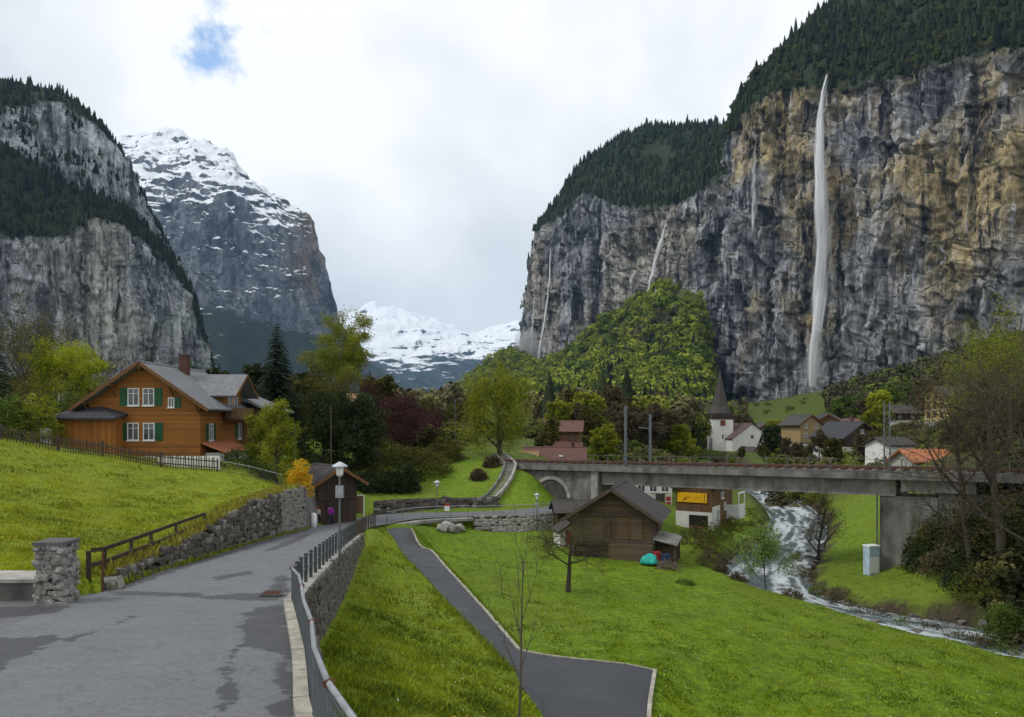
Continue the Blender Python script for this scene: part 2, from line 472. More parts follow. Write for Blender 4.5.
t = NT('meadow_grass').world()
n1 = t.noise(0.35, 5, 0.6); n2 = t.noise(2.6, 4, 0.65); n3 = t.noise(0.05, 3)
c1 = t.ramp(n2, [(0.28, (0.055, 0.100, 0.009)), (0.5, (0.118, 0.195, 0.010)), (0.74, (0.205, 0.285, 0.012))])
c2 = t.ramp(n2, [(0.28, (0.040, 0.082, 0.008)), (0.5, (0.084, 0.155, 0.009)), (0.74, (0.140, 0.220, 0.012))])
c = t.mix(t.ramp(n1, [(0.38, 0.0), (0.62, 1.0)]), c1, c2)
c = t.mix(t.ramp(n3, [(0.45, 0.0), (0.65, 0.45)]), c, (0.15, 0.19, 0.03))
c = t.mix(t.ramp(t.noise(0.16, 6, 0.7), [(0.54, 0.0), (0.70, 0.6)]), c, (0.120, 0.125, 0.022))
c = t.mix(t.ramp(t.noise(0.5, 5, 0.7), [(0.60, 0.0), (0.74, 0.6)]), c, (0.030, 0.070, 0.008))
c = t.mix(t.math('MULTIPLY', t.attr('dry'), t.ramp(n1, [(0.3, 0.35), (0.7, 1.0)])), c, t.ramp(n2, [(0.25, (0.085, 0.100, 0.010)), (0.5, (0.200, 0.235, 0.012)), (0.75, (0.315, 0.325, 0.020))]))
c = t.mix(t.attr('rough_pasture'), c, t.ramp(n2, [(0.3, (0.034, 0.050, 0.010)), (0.7, (0.085, 0.110, 0.018))]))
soil = t.ramp(n2, [(0.3, (0.030, 0.022, 0.014)), (0.7, (0.075, 0.060, 0.040))])
c = t.mix(t.attr('soil'), c, soil)
t.color(c).rough(0.9).bump(t.noise(9.0, 4, 0.7), 0.8, 0.12)
t.b.inputs['Specular IOR Level'].default_value = 0.15
MAT['grass'] = t.m
dr, pr = pdist(RIV, gv[:, 0], gv[:, 1]); hw = np.interp(pr, np.arange(len(RIV)), RIV[:, 2])
p3 = np.stack([gv[:, 0], gv[:, 1], 0 * gv[:, 0]], 1)
soil = 1 - sstep(hw + 1.0, hw + 2.3, dr + fbm(p3 / 1.7, 3) * 0.9)
soil *= (gv[:, 1] < 210)
# leaf litter under the wooded slope to the right, and beneath the far woods
soil = np.maximum(soil, 0.85 * sstep(0, 5, gv[:, 0] - np.interp(gv[:, 1], [0, 42, 50, 60, 80, 200], [60, 33, 30.5, 30.5, 40, 120])) * (gv[:, 1] < 110) * (gv[:, 1] > 40))
attr(me, 'soil', soil)
attr(me, 'rough_pasture', 0.9 * sstep(84, 112, gv[:, 1] + 6 * fbm(p3 / 9, 2)))
isL = inside(L_POLY, gv[:, 0], gv[:, 1]); dpath, _ = pdist(np.array(PATH_L)[:, :2], gv[:, 0], gv[:, 1])
bank = (~isL) & (gv[:, 1] < 58) & (gv[:, 0] < np.interp(gv[:, 1], [0, 20, 28.7, 60.5], [2.5, 1.4, .1, -10.2]))
attr(me, 'dry', np.where(isL & (gv[:, 1] < 60), 0.8, np.where(bank, 0.55, 0.12 + 0.25 * (gv[:, 1] > 90))))
ground = tag(link('ground', me, MAT['grass']), 'green meadow ground of the valley sloping down to the stream', kind='structure')

# ---- asphalt
def asphalt(name, c, var=0.18, wet=0.0):
    t = NT(name).world()
    n = t.noise(0.8, 6, 0.66); f = t.noise(26.0, 4, 0.75)
    b = t.ramp(n, [(0.3, tuple(x * (1 - var) for x in c)), (0.7, tuple(x * (1 + var) for x in c))])
    b = t.mix(0.5, b, t.ramp(f, [(0.32, tuple(x * 0.4 for x in c)), (0.68, tuple(x * 1.75 for x in c))]))
    b = t.mix(t.ramp(t.noise(0.33, 5, 0.7), [(0.5, 0.0), (0.72, 0.55)]), b, tuple(x * 1.45 for x in c))
    b = t.mix(0.35, b, t.ramp(t.noise(9.0, 5, 0.8), [(0.36, tuple(x * 0.45 for x in c)), (0.64, tuple(x * 1.6 for x in c))]))
    cr = t.noise((0.5, 0.8, 1), 7, 0.72, 0.6)
    b = t.mix(t.ramp(cr, [(0.492, 0.0), (0.5, 0.65), (0.508, 0.0)]), b, tuple(x * 0.35 for x in c))
    dm = t.math('ADD', t.attr('damp'), t.math('MULTIPLY', t.math('SUBTRACT', t.noise((1.6, 1.6, 1.6), 7, 0.72), 0.5), 2.2))
    b = t.mix(t.ramp(dm, [(0.54, 0.0), (0.61, 0.85)]), b, tuple(x * 0.36 for x in c))
    t.color(b).rough(t.ramp(n, [(0.3, 0.55 - wet), (0.7, 0.85 - wet)])).bump(f, 0.25, 0.01)
    t.b.inputs['Specular IOR Level'].default_value = 0.35
    MAT[name] = t.m; return t.m
A_ROAD = asphalt('asphalt_road', (0.118, 0.122, 0.131))
A_SIDE = asphalt('asphalt_side', (0.100, 0.102, 0.108))
A_PATCH = asphalt('asphalt_patch', (0.036, 0.037, 0.041), 0.3, 0.18)
A_PATH = asphalt('asphalt_path', (0.034, 0.036, 0.042), 0.3, 0.12)
def strip(left, right, n, zfun, nx=8):
    """a paved strip between two edge lines, n stations"""
    a = np.array(left, float); b = np.array(right, float)
    def at(line, k):
        s = np.concatenate([[0], np.cumsum(np.linalg.norm(np.diff(line[:, :2], axis=0), axis=1))]); q = np.linspace(0, s[-1], k)
        return np.stack([np.interp(q, s, line[:, i]) for i in range(line.shape[1])], 1)
    a, b = at(a, n), at(b, n)
    tt = np.linspace(0, 1, nx)
    v = a[:, None, :] * (1 - tt)[None, :, None] + b[:, None, :] * tt[None, :, None]
    v = v.reshape(-1, v.shape[-1])
    z = zfun(v, np.tile(tt, n)) if zfun else v[:, 2]
    return np.stack([v[:, 0], v[:, 1], z], 1), grid_faces(n, nx)
def rp(px, py):     # where a line of sight to an image row meets the lane
    d = 3.16 / ((py - HZP) / FPX - 0.087); return ((px - CXP) / FPX * d, d)
STAINS = [[rp(250, 607), rp(288, 604), rp(293, 630), rp(298, 660), rp(300, 716), rp(266, 716), rp(275, 690), rp(270, 675), rp(278, 655), rp(262, 648), rp(242, 650), rp(236, 630)],
          [rp(229, 650), rp(238, 648), rp(234, 690), rp(228, 717), rp(215, 717), rp(222, 690)],
          [rp(-60, 638), rp(64, 635), rp(50, 646), rp(20, 660), rp(-20, 682), rp(-80, 682)],
          [rp(195, 597), rp(262, 592), rp(284, 570), rp(290, 582), rp(288, 597), rp(262, 601), rp(205, 600)], [rp(118, 591), rp(200, 593), rp(204, 598), rp(118, 596)],
          [rp(210, 578), rp(252, 571), rp(254, 574), rp(214, 582)], [rp(302, 535), rp(316, 531), rp(300, 542), rp(270, 552), rp(262, 551)],
          [rp(100, 587), rp(151, 573), rp(253, 543), rp(309, 529), rp(312, 530), rp(256, 546), rp(158, 577), rp(112, 592)], [rp(-80, 608), rp(36, 604), rp(78, 604), rp(60, 612), rp(-80, 622)], [rp(60, 640), rp(150, 612), rp(154, 613), rp(64, 644)]]
def stain(v):
    m = np.zeros(len(v))
    for pg in STAINS:
        dd, _ = pdist(np.array(pg + pg[:1]), v[:, 0], v[:, 1]); sd = np.where(inside(pg, v[:, 0], v[:, 1]), dd, -dd)
        m = np.maximum(m, sstep(-0.45, 0.45, sd))
    return m
v, f = strip(LE_s, RE_s, 700, lambda v, t: road_z(v[:, 1]) + 0.05 * (1 - (2 * t - 1) ** 2) - 0.03, 50)
me = mesh_np('road', v, f, True); attr(me, 'damp', stain(v))
tag(link('road', me, A_ROAD), 'grey asphalt lane sloping down past the stone wall', kind='structure')
SIDE = [(-40, 3), (-8.0, 3), (-9.0, 7), (-10.6, 12), (-12.2, 18), (-12.6, 21.1), (-14.1, 20.75), (-40, 20.55)]
v, f = strip([(-40, 20.55), (-14.1, 20.75), (-12.7, 21.3), (-12.75, 22.8)], [(-40, 2.0), (-7.0, 2.0), (-8.4, 7), (-10.0, 12), (-11.6, 18), (-12.3, 22.6)], 160, lambda v, t: road_z(v[:, 1]) - 0.045, 60)
me = mesh_np('side_road', v, f, True); attr(me, 'damp', stain(v))
tag(link('side_road', me, A_SIDE), 'darker asphalt of the side road joining in front of the pillar', kind='structure')
# sloping footpath and the parking plot at its foot
v, f = strip(PATH_L, PATH_R + [P(526, 656, 30.3)], 60, lambda v, t: height(v[:, 0], v[:, 1], False) + 0.05, 7)
tag(link('footpath', mesh_np('footpath', v, f, True), A_PATH), 'dark asphalt footpath running down the grass bank', kind='structure')
pl = np.array(PLOT); 
v, f = strip([P(515.5, 651.5, 31.05), P(514, 666, 29.4), P(520, 690, 27.0), (1.0, 24.2, -9.5), (1.7, 19, -9.2)], [PLOT[1], PLOT[2], PLOT[3]], 36, lambda v, t: height(v[:, 0], v[:, 1], False) + 0.055, 14)
tag(link('parking_plot', mesh_np('parking_plot', v, f, True), A_PATH), 'small dark asphalt plot at the foot of the path', kind='structure')
# pale kerb stones along the path and the plot: every stone on its own
CONC = simple('concrete', (0.30, 0.29, 0.26), 0.85, 0.35, 2.0, 0.5)
KERB = simple('kerb_stone', (0.30, 0.28, 0.23), 0.85, 0.4, 3.0, 0.4)
def kerb_row(name, line, label, w=0.14, h=0.16, step=1.0, lift=0.12):
    root = thing(name, label, 'kerb')
    pts = resample(line, step)
    for a, b in zip(pts[:-1], pts[1:]):
        za, zb = gz(a[0], a[1]) + lift, gz(b[0], b[1]) + lift
        A, B = Vector((a[0], a[1], za)), Vector((b[0], b[1], zb)); dv = (B - A) * 0.012
        MB().bar(A + dv - Vector((0, 0, h / 2)), B - dv - Vector((0, 0, h / 2)), w, h).build('kerb_stone', KERB, root)
    return root
kerb_row('path_kerb', [p[:2] for p in PATH_R], 'pale kerb along the outer edge of the sloping path')
kerb_row('plot_kerb', [PLOT[1][:2], PLOT[2][:2], PLOT[3][:2]], 'pale kerb down the far side of the dark plot')
kerb_row('plot_edge_kerb', [PLOT[0][:2], PLOT[1][:2]], 'thin kerb along the meadow edge of the dark plot', 0.08, 0.12, 1.0, 0.10)

# ---- stream
rv = RIV; n = len(rv)
tan = np.gradient(rv[:, :2], axis=0); tan /= np.linalg.norm(tan, axis=1)[:, None]; nor = np.stack([-tan[:, 1], tan[:, 0]], 1)
uu = np.linspace(-1, 1, 25)
rs = resample([tuple(q) for q in rv], 0.25)
tan = np.gradient(rs[:, :2], axis=0); tan /= np.linalg.norm(tan, axis=1)[:, None]; nor = np.stack([-tan[:, 1], tan[:, 0]], 1)
W = (rs[:, 2] + 0.9)
vx = rs[:, None, 0] + nor[:, None, 0] * uu[None, :] * W[:, None]; vy = rs[:, None, 1] + nor[:, None, 1] * uu[None, :] * W[:, None]
sl = np.concatenate([[0], np.cumsum(np.linalg.norm(np.diff(rs[:, :2], axis=0), axis=1))])
q = np.stack([np.repeat(sl[:, None], 25, 1).ravel() / 1.6, (uu[None, :] * W[:, None]).ravel() / 0.7, np.zeros(vx.size)], 1)
wav = 0.10 * ridged(q * np.array([.5, .8, 1]), 3, 0.55)
vz = river_z(vy.ravel()) + wav
me = mesh_np('river', np.stack([vx.ravel(), vy.ravel(), vz], 1), grid_faces(len(rs), 25), True)
foam = sstep(0.85, 2.0, ridged(q * np.array([0.17, 0.62, 1]) + 5, 5, 0.6) + 0.6 * fbm(q * np.array([.08, .2, 1]), 3))
attr(me, 'foam', foam)
t = NT('stream_water').world()
fo = t.math('MULTIPLY', t.attr('foam'), t.ramp(t.noise((2.2, 2.2, 2.2), 4, 0.6), [(0.30, 0.45), (0.58, 1.0)]))
t.color(t.mix(fo, (0.060, 0.085, 0.088), (0.48, 0.52, 0.54)))
t.rough(t.ramp(fo, [(0.1, 0.12), (0.6, 0.7)])).bump(t.noise(5.0, 4, 0.7), 0.5, 0.08)
t.b.inputs['Specular IOR Level'].default_value = 0.5
tag(link('river', me, t.m), 'pale rushing stream of melt water between stony banks', kind='structure')
# ------------------------------------------------------------------ cliffs and mountains
def loft(columns, csub, rsub):
    """columns: each a list of K (px,py,d) points from foot to crest. csub: samples between columns (list or int), rsub: rows per segment."""
    A = np.array([[P(*q) for q in c] for c in columns], float)          # C,K,3
    C, K, _ = A.shape
    def cat(arr, subs):
        n = arr.shape[0]
        ext = np.concatenate([2 * arr[:1] - arr[1:2], arr, 2 * arr[-1:] - arr[-2:-1]])
        out = []; par = []
        for i in range(n - 1):
            p0, p1, p2, p3 = ext[i:i + 4]; m = subs[i]
            for k in range(m):
                t = k / m
                cr = 0.5 * (2 * p1 + (p2 - p0) * t + (2 * p0 - 5 * p1 + 4 * p2 - p3) * t * t + (3 * p1 - p0 - 3 * p2 + p3) * t ** 3)
                out.append(0.35 * (p1 + (p2 - p1) * t) + 0.65 * cr); par.append(i + t)
        out.append(arr[-1]); par.append(n - 1)
        return np.array(out), np.array(par)
    cs = [csub] * (C - 1) if isinstance(csub, int) else csub
    G, pc = cat(A, cs)
    # rows: straight between control rows (crisp edges), slight rounding comes from the relief
    R = []; pr = []
    for k in range(K - 1):
        for j in range(rsub[k]):
            t = j / rsub[k]; R.append(G[:, k] * (1 - t) + G[:, k + 1] * t); pr.append(k + t)
    R.append(G[:, K - 1]); pr.append(K - 1)
    R = np.array(R)                                                     # rows, cols, 3
    return R, np.array(pr), pc
def normals(R):
    du = np.gradient(R, axis=1); dv = np.gradient(R, axis=0)
    n = np.cross(du, dv); n /= np.maximum(np.linalg.norm(n, axis=2, keepdims=True), 1e-9)
    flip = (n * -R).sum(2, keepdims=True) < 0
    return np.where(flip, -n, n)
def smooth_n(n, k=6):
    for _ in range(k):
        n[1:-1] = (n[:-2] + n[1:-1] * 2 + n[2:]) / 4; n[:, 1:-1] = (n[:, :-2] + n[:, 1:-1] * 2 + n[:, 2:]) / 4
    return n / np.maximum(np.linalg.norm(n, axis=2, keepdims=True), 1e-9)

def facets(q, seed=0):
    """broken faces: every cell of a jittered lattice is a plane with its own height and tilt"""
    i0 = np.floor(q - 0.5).astype(np.int64); best = np.full(len(q), 1e9); out = np.zeros(len(q))
    rt = np.random.default_rng(100 + seed).normal(size=(256, 7))
    for dx in (0, 1):
        for dy in (0, 1):
            for dz in (0, 1):
                c = i0 + np.array([dx, dy, dz]); hsh = _perm[_perm[_perm[c[:, 0] & 255] + (c[:, 1] & 255)] + (c[:, 2] & 255)]; r = rt[hsh]
                v = q - (c + 0.5 + np.clip(r[:, :3] * 0.22, -.45, .45)); dd = (v * v).sum(1); m = dd < best
                best[m] = dd[m]; out[m] = (np.clip(r[:, 3], -1.6, 1.6) + (v * r[:, 4:7]).sum(1) * 0.9)[m]
    return out
def rock_relief(p, s, w=(1, 1, 1, 1, 1)):
    """crags: vertical buttresses and chimneys, tilted bedding ledges, hollows, broken faces; s scales the sizes, w weighs them"""
    q = p / s
    warp = fbm(q / 60, 3)
    w3 = np.stack([q[:, 0] + 9 * warp, q[:, 1] + 9 * fbm(q / 40 + 7, 2), q[:, 2]], 1)
    b = 15 * (ridged(w3 * np.array([1, 1, 0.20]) / 90 + 3, 3, 0.5) - 0.9)
    c = 5.0 * (ridged(w3 * np.array([1, 1, 0.13]) / 24 + 9, 4, 0.55) - 0.9)
    hol = np.abs(fbm(w3 / np.array([90, 90, 75]) + 50, 4, 0.6))
    g = -8.0 * (1 - sstep(0.02, 0.26, hol))
    bed = (q[:, 2] + 0.55 * q[:, 0] + 22 * warp + 20 * fbm(q / 55 + 5, 4, 0.6)) / 19
    fr = bed - np.floor(bed); st = np.where(fr < 0.7, fr / 0.7, (1 - fr) / 0.3)
    e = 3.6 * (st - 0.5) * np.clip(0.15 + 1.7 * fbm(q / 70 + 31, 3), 0.0, 1.4)
    f = 1.5 * fbm(w3 * np.array([1, 1, 0.6]) / 9, 4, 0.66)
    if len(w) > 5:
        w4 = q + 2.5 * np.stack([fbm(q / 14 + 3, 2), fbm(q / 14 + 21, 2), fbm(q / 14 + 33, 2)], 1)
        tl = np.stack([w4[:, 0], w4[:, 1], w4[:, 2] + 0.4 * w4[:, 0]], 1)
        f = f + w[5] * (3.3 * facets(tl / np.array([25, 25, 56]), 1) + 1.1 * facets(tl / np.array([9, 9, 19]), 2))
    return (w[0] * b + w[1] * c + w[2] * e + w[3] * f + w[4] * g) * s

def rock_mat(name, s=1.0, grey=(0.088, 0.093, 0.108), pale=(0.42, 0.43, 0.46), ochre=(0.40, 0.30, 0.15), ochre_amt=0.5, dark=(0.012, 0.014, 0.022), snow=None, veg=(0.020, 0.032, 0.012), streak=1.0, lift=0.0):
    t = NT(name)
    k = 1.0 / s
    n_big = t.noise(0.006 * k, 4, 0.55, 0.3); n_mid = t.noise((0.030 * k, 0.030 * k, 0.016 * k), 8, 0.74, 0.35, (0.0, 0.5, 0.0))
    n_str = t.noise((0.050 * k, 0.050 * k, 0.0034 * k), 8, 0.70, 0.15); n_str2 = t.noise((0.15 * k, 0.15 * k, 0.009 * k), 6, 0.72, 0.1)
    n_fine = t.noise((0.26 * k, 0.26 * k, 0.14 * k), 6, 0.78, 0.0)
    c = t.ramp(n_mid, [(0.32 - lift, tuple(0.16 * v for v in grey)), (0.45 - lift, tuple(0.75 * v for v in grey)), (0.54 - lift, tuple(0.7 * a + 0.3 * b for a, b in zip(grey, pale))), (0.66 - lift, pale)])
    oc = t.ramp(n_mid, [(0.31, tuple(0.10 * v for v in ochre)), (0.46, tuple(0.55 * v for v in ochre)), (0.66, tuple(min(1, 1.35 * v) for v in ochre))])
    om = t.math('MULTIPLY', t.ramp(n_big, [(0.62 - 0.25 * ochre_amt, 0.0), (0.72 - 0.25 * ochre_amt, 1.0)]), t.attr('ochre'))
    c = t.mix(om, c, oc)
    c = t.mix(t.ramp(n_str2, [(0.36, 0.7 * streak), (0.45, 0.0)]), c, tuple(min(1, 1.2 * v) for v in pale))
    c = t.mix(t.ramp(n_str, [(0.50, 0.0), (0.60, 0.95 * streak)]), c, dark)
    c = t.mix(t.ramp(n_str2, [(0.54, 0.0), (0.62, 0.92 * streak)]), c, tuple(1.2 * v for v in dark))
    c = t.mix(0.42, c, t.ramp(n_fine, [(0.30, 0.02), (0.70, 1.0)]), 'OVERLAY')
    nz = t.n('ShaderNodeSeparateXYZ'); t.l(t.n('ShaderNodeNewGeometry').outputs['Normal'], nz.inputs[0])
    led = t.math('ADD', nz.outputs[2], t.math('MULTIPLY', t.math('SUBTRACT', n_mid, 0.5), 0.8))
    c = t.mix(t.ramp(led, [(0.52, 0.0), (0.68, 0.9)]), c, veg)
    c = t.mix(t.attr('forest'), c, t.ramp(n_fine, [(0.3, tuple(0.6 * v for v in veg)), (0.7, tuple(1.5 * v for v in veg))]))
    if snow:
        zz = t.n('ShaderNodeSeparateXYZ'); t.l(t.pos, zz.inputs[0])
        hi = t.math('MULTIPLY_ADD', zz.outputs[2], 1.0 / (snow[1] - snow[0]), -snow[0] / (snow[1] - snow[0]))
        hi = t.math('MINIMUM', t.math('MAXIMUM', hi, -1.0), 1.0)
        sm = t.math('ADD', t.math('ADD', t.math('MULTIPLY', nz.outputs[2], 1.3), t.math('MULTIPLY', hi, 0.62)),
                    t.math('ADD', t.math('MULTIPLY', t.math('SUBTRACT', t.noise((0.022 * k, 0.022 * k, 0.11 * k), 9, 0.76, 0.3, (0.0, 0.22, 0.0)), 0.5), 2.6), t.math('MULTIPLY', t.math('SUBTRACT', n_big, 0.5), 1.0)))
        c = t.mix(t.ramp(t.math('MULTIPLY', sm, 0.4), [(snow[2] * 0.4, 0.0), (snow[2] * 0.4 + 0.05, 1.0)]), c, (0.80, 0.83, 0.87))
    t.color(c).rough(0.9)
    t.b.inputs['Specular IOR Level'].default_value = 0.2
    t.bump(t.math('ADD', n_mid, t.math('MULTIPLY', n_fine, 0.6)), 1.0, 3.0 * s)
    MAT[name] = t.m; return t.m

def cliff(name, columns, csub, rsub, mat, s, label, relief=1.0, forest=(), w=(1, 1, 1, 1, 1), ochre=None, damp=None, crisp=False):
    """forest: row-parameter ranges under trees. Returns the relieved grid for planting."""
    R, pr, pc = loft(columns, csub, rsub)
    N = smooth_n(normals(R))
    flat = R.reshape(-1, 3)
    d = rock_relief(flat, s, w).reshape(R.shape[:2]) * relief
    fo = np.zeros(len(pr))
    for a, b in forest:
        fo = np.maximum(fo, sstep(a - 0.06, a + 0.06, pr) * (1 - sstep(b - 0.04, b + 0.04, pr)))
    d *= (1 - 0.82 * fo)[:, None]
    if damp is not None: d *= damp(pr[:, None], pc[None, :])
    Rd = R + N * d[:, :, None]
    me = mesh_np(name, Rd.reshape(-1, 3), grid_faces(*R.shape[:2]), not crisp)
    attr(me, 'forest', np.repeat(fo[:, None], R.shape[1], 1).ravel())
    oc = np.ones(R.shape[:2]) if ochre is None else ochre(pr[:, None], pc[None, :]) * np.ones(R.shape[:2])
    attr(me, 'ochre', oc.ravel())
    tag(link(name, me, mat), label, kind='structure')
    return Rd, pr, pc

ROCK_R = rock_mat('limestone_ochre', 1.0, ochre=(0.43, 0.34, 0.18), ochre_amt=0.74, streak=1.0, lift=0.035)
ROCK_L = rock_mat('limestone_grey', 1.15, grey=(0.155, 0.165, 0.19), pale=(0.58, 0.60, 0.64), ochre=(0.60, 0.585, 0.53), ochre_amt=0.8, streak=0.8, lift=0.055)
ROCK_M = rock_mat('alpine_rock', 4.0, grey=(0.10, 0.11, 0.135), pale=(0.26, 0.27, 0.30), ochre=(0.24, 0.165, 0.11), ochre_amt=0.8, snow=(520, 1400, 1.1), streak=0.6, veg=(0.014, 0.022, 0.016))
ROCK_S = rock_mat('glacier_rock', 7.0, grey=(0.10, 0.12, 0.15), pale=(0.24, 0.26, 0.30), ochre_amt=0.0, snow=(420, 1000, 1.3), streak=0.3, veg=(0.02, 0.03, 0.025))

# the tall wall with the great waterfall, right
cr = [  # foot, top edge of rock, crest of the forest above, a row over the back
    [(1330, 440, 330), (1330, 395, 340), (1330, -60, 365), (1330, -420, 560), (1330, -430, 800)],
    [(1150, 430, 430), (1150, 375, 440), (1150, 22, 470), (1150, -215, 690), (1150, -215, 900)],
    [(1024, 425, 520), (1024, 365, 530), (1026, 50, 560), (1024, -80, 800), (1024, -80, 1000)],
    [(955, 425, 580), (955, 378, 590), (957, 58, 622), (955, -45, 830), (955, -45, 1000)],
    [(900, 425, 640), (900, 384, 650), (902, 74, 680), (900, -28, 860), (900, -25, 1000)],
    [(860, 420, 680), (860, 390, 690), (861, 82, 722), (856, -12, 880), (850, 0, 1000)],
    [(820, 420, 720), (820, 393, 730), (822, 86, 752), (812, 22, 880), (812, 30, 1000)],
    [(785, 420, 760), (785, 398, 770), (783, 92, 790), (775, 58, 860), (775, 66, 1000)],
    [(760, 420, 795), (760, 402, 805), (757, 104, 825), (750, 86, 870), (750, 94, 1000)],
    [(738, 420, 830), (738, 404, 840), (738, 122, 860), (735, 108, 890), (735, 116, 1000)],
    [(726, 420, 880), (726, 398, 890), (730, 140, 915), (728, 128, 950), (726, 136, 1050)],
]
RR, RRp, RRc = cliff('waterfall_cliff', cr, [16, 30, 70, 70, 52, 52, 46, 34, 30, 20], [12, 290, 60, 4], ROCK_R, 1.0, 'towering grey and ochre rock wall behind the village, topped by dark forest',
      forest=((2.0, 4.2),), ochre=lambda r, c: sstep(1.12, 1.42, r + 0.16 * np.sin(c * 2.3)) * 0.95 + 0.05, w=(0.9, 0.45, 0.7, 1.1, 0.45, 1.35), crisp=True)
# the rounded shoulder farther up the valley
ch = [
    [(742, 430, 960), (742, 402, 970), (742, 168, 1000), (745, 126, 1250), (745, 124, 1500)],
    [(716, 430, 960), (716, 385, 975), (716, 178, 1005), (716, 127, 1260), (716, 126, 1500)],
    [(690, 430, 1010), (690, 380, 1025), (688, 200, 1055), (682, 128, 1300), (682, 127, 1600)],
    [(650, 430, 1100), (650, 385, 1115), (652, 208, 1150), (645, 130, 1360), (645, 130, 1600)],
    [(620, 430, 1180), (620, 390, 1195), (621, 207, 1230), (612, 144, 1400), (612, 144, 1600)],
    [(590, 430, 1260), (590, 390, 1275), (588, 194, 1310), (588, 160, 1430), (588, 160, 1600)],
    [(565, 430, 1340), (565, 390, 1355), (563, 208, 1390), (564, 190, 1450), (566, 192, 1600)],
    [(545, 430, 1430), (545, 390, 1445), (544, 228, 1480), (546, 214, 1520), (550, 214, 1640)],
    [(532, 430, 1560), (532, 390, 1575), (535, 238, 1600), (537, 228, 1620), (540, 232, 1700)],
    [(523, 430, 1700), (523, 390, 1715), (527, 292, 1740), (529, 284, 1760), (535, 282, 1850)],
    [(519, 430, 1850), (519, 390, 1865), (523, 340, 1890), (525, 330, 1910), (535, 325, 1990)],
]
RH, RHp, RHc = cliff('forested_shoulder', ch, [26, 26, 38, 30, 30, 26, 22, 16, 12, 10], [10, 190, 80, 6], ROCK_R, 1.35, 'rounded grey rock shoulder with forest on top farther up the valley',
      forest=((2.0, 4.2),), ochre=lambda r, c: 0.35 + 0 * c, w=(0.9, 0.45, 0.7, 1.1, 0.4, 1.2), crisp=True)
# two-stepped wall on the left
cl = [  # foot, top of lower wall, foot of upper wall, top of upper wall, crest
    [(-420, 430, 480), (-420, 350, 490), (-420, 60, 520), (-420, -120, 640), (-420, -260, 660), (-420, -330, 800)],
    [(-200, 430, 600), (-200, 360, 610), (-200, 165, 640), (-200, 40, 760), (-200, -30, 785), (-200, -75, 900)],
    [(-60, 430, 700), (-60, 370, 710), (-60, 215, 740), (-60, 122, 860), (-60, 92, 885), (-60, 60, 990)],
    [(0, 430, 750), (0, 378, 760), (0, 236, 790), (0, 140, 905), (0, 110, 930), (0, 77, 1020)],
    [(32, 430, 785), (32, 382, 795), (32, 238, 825), (32, 160, 930), (32, 104, 955), (30, 84, 1030)],
    [(62, 430, 820), (62, 386, 830), (62, 236, 860), (62, 182, 950), (62, 102, 985), (62, 91, 1040)],
    [(95, 430, 880), (95, 390, 890), (96, 218, 920), (96, 194, 985), (96, 126, 1015), (97, 119, 1060)],
    [(122, 430, 960), (122, 392, 970), (123, 228, 1000), (123, 206, 1050), (122, 162, 1075), (122, 156, 1110)],
    [(146, 430, 1040), (146, 394, 1050), (147, 246, 1080), (147, 226, 1115), (146, 206, 1135), (145, 201, 1160)],
    [(170, 430, 1120), (170, 396, 1130), (171, 270, 1160), (171, 254, 1185), (170, 251, 1190), (169, 247, 1210)],
    [(190, 430, 1200), (190, 398, 1210), (191, 304, 1240), (191, 290, 1260), (190, 288, 1265), (189, 284, 1285)],
    [(204, 430, 1280), (204, 400, 1290), (205, 346, 1320), (205, 334, 1340), (204, 332, 1345), (203, 328, 1360)],
    [(216, 430, 1360), (216, 402, 1370), (217, 385, 1400), (217, 378, 1420), (217, 376, 1425), (216, 372, 1440)],
]
RL, RLp, RLc = cliff('stepped_cliff', cl, [10, 14, 30, 30, 30, 34, 30, 26, 24, 20, 16, 14], [6, 150, 44, 76, 20], ROCK_L, 1.1, 'two-stepped pale rock wall with bands of forest on the left of the valley',
      forest=((2.0, 3.0), (4.0, 5.2)), relief=0.85, crisp=True, w=(0.9, 0.7, 0.3, 1.0, 0.25, 1.0), ochre=lambda r, c: np.exp(-((c - 6.6) / 1.9) ** 2) * (r < 2.2) + 0.12)

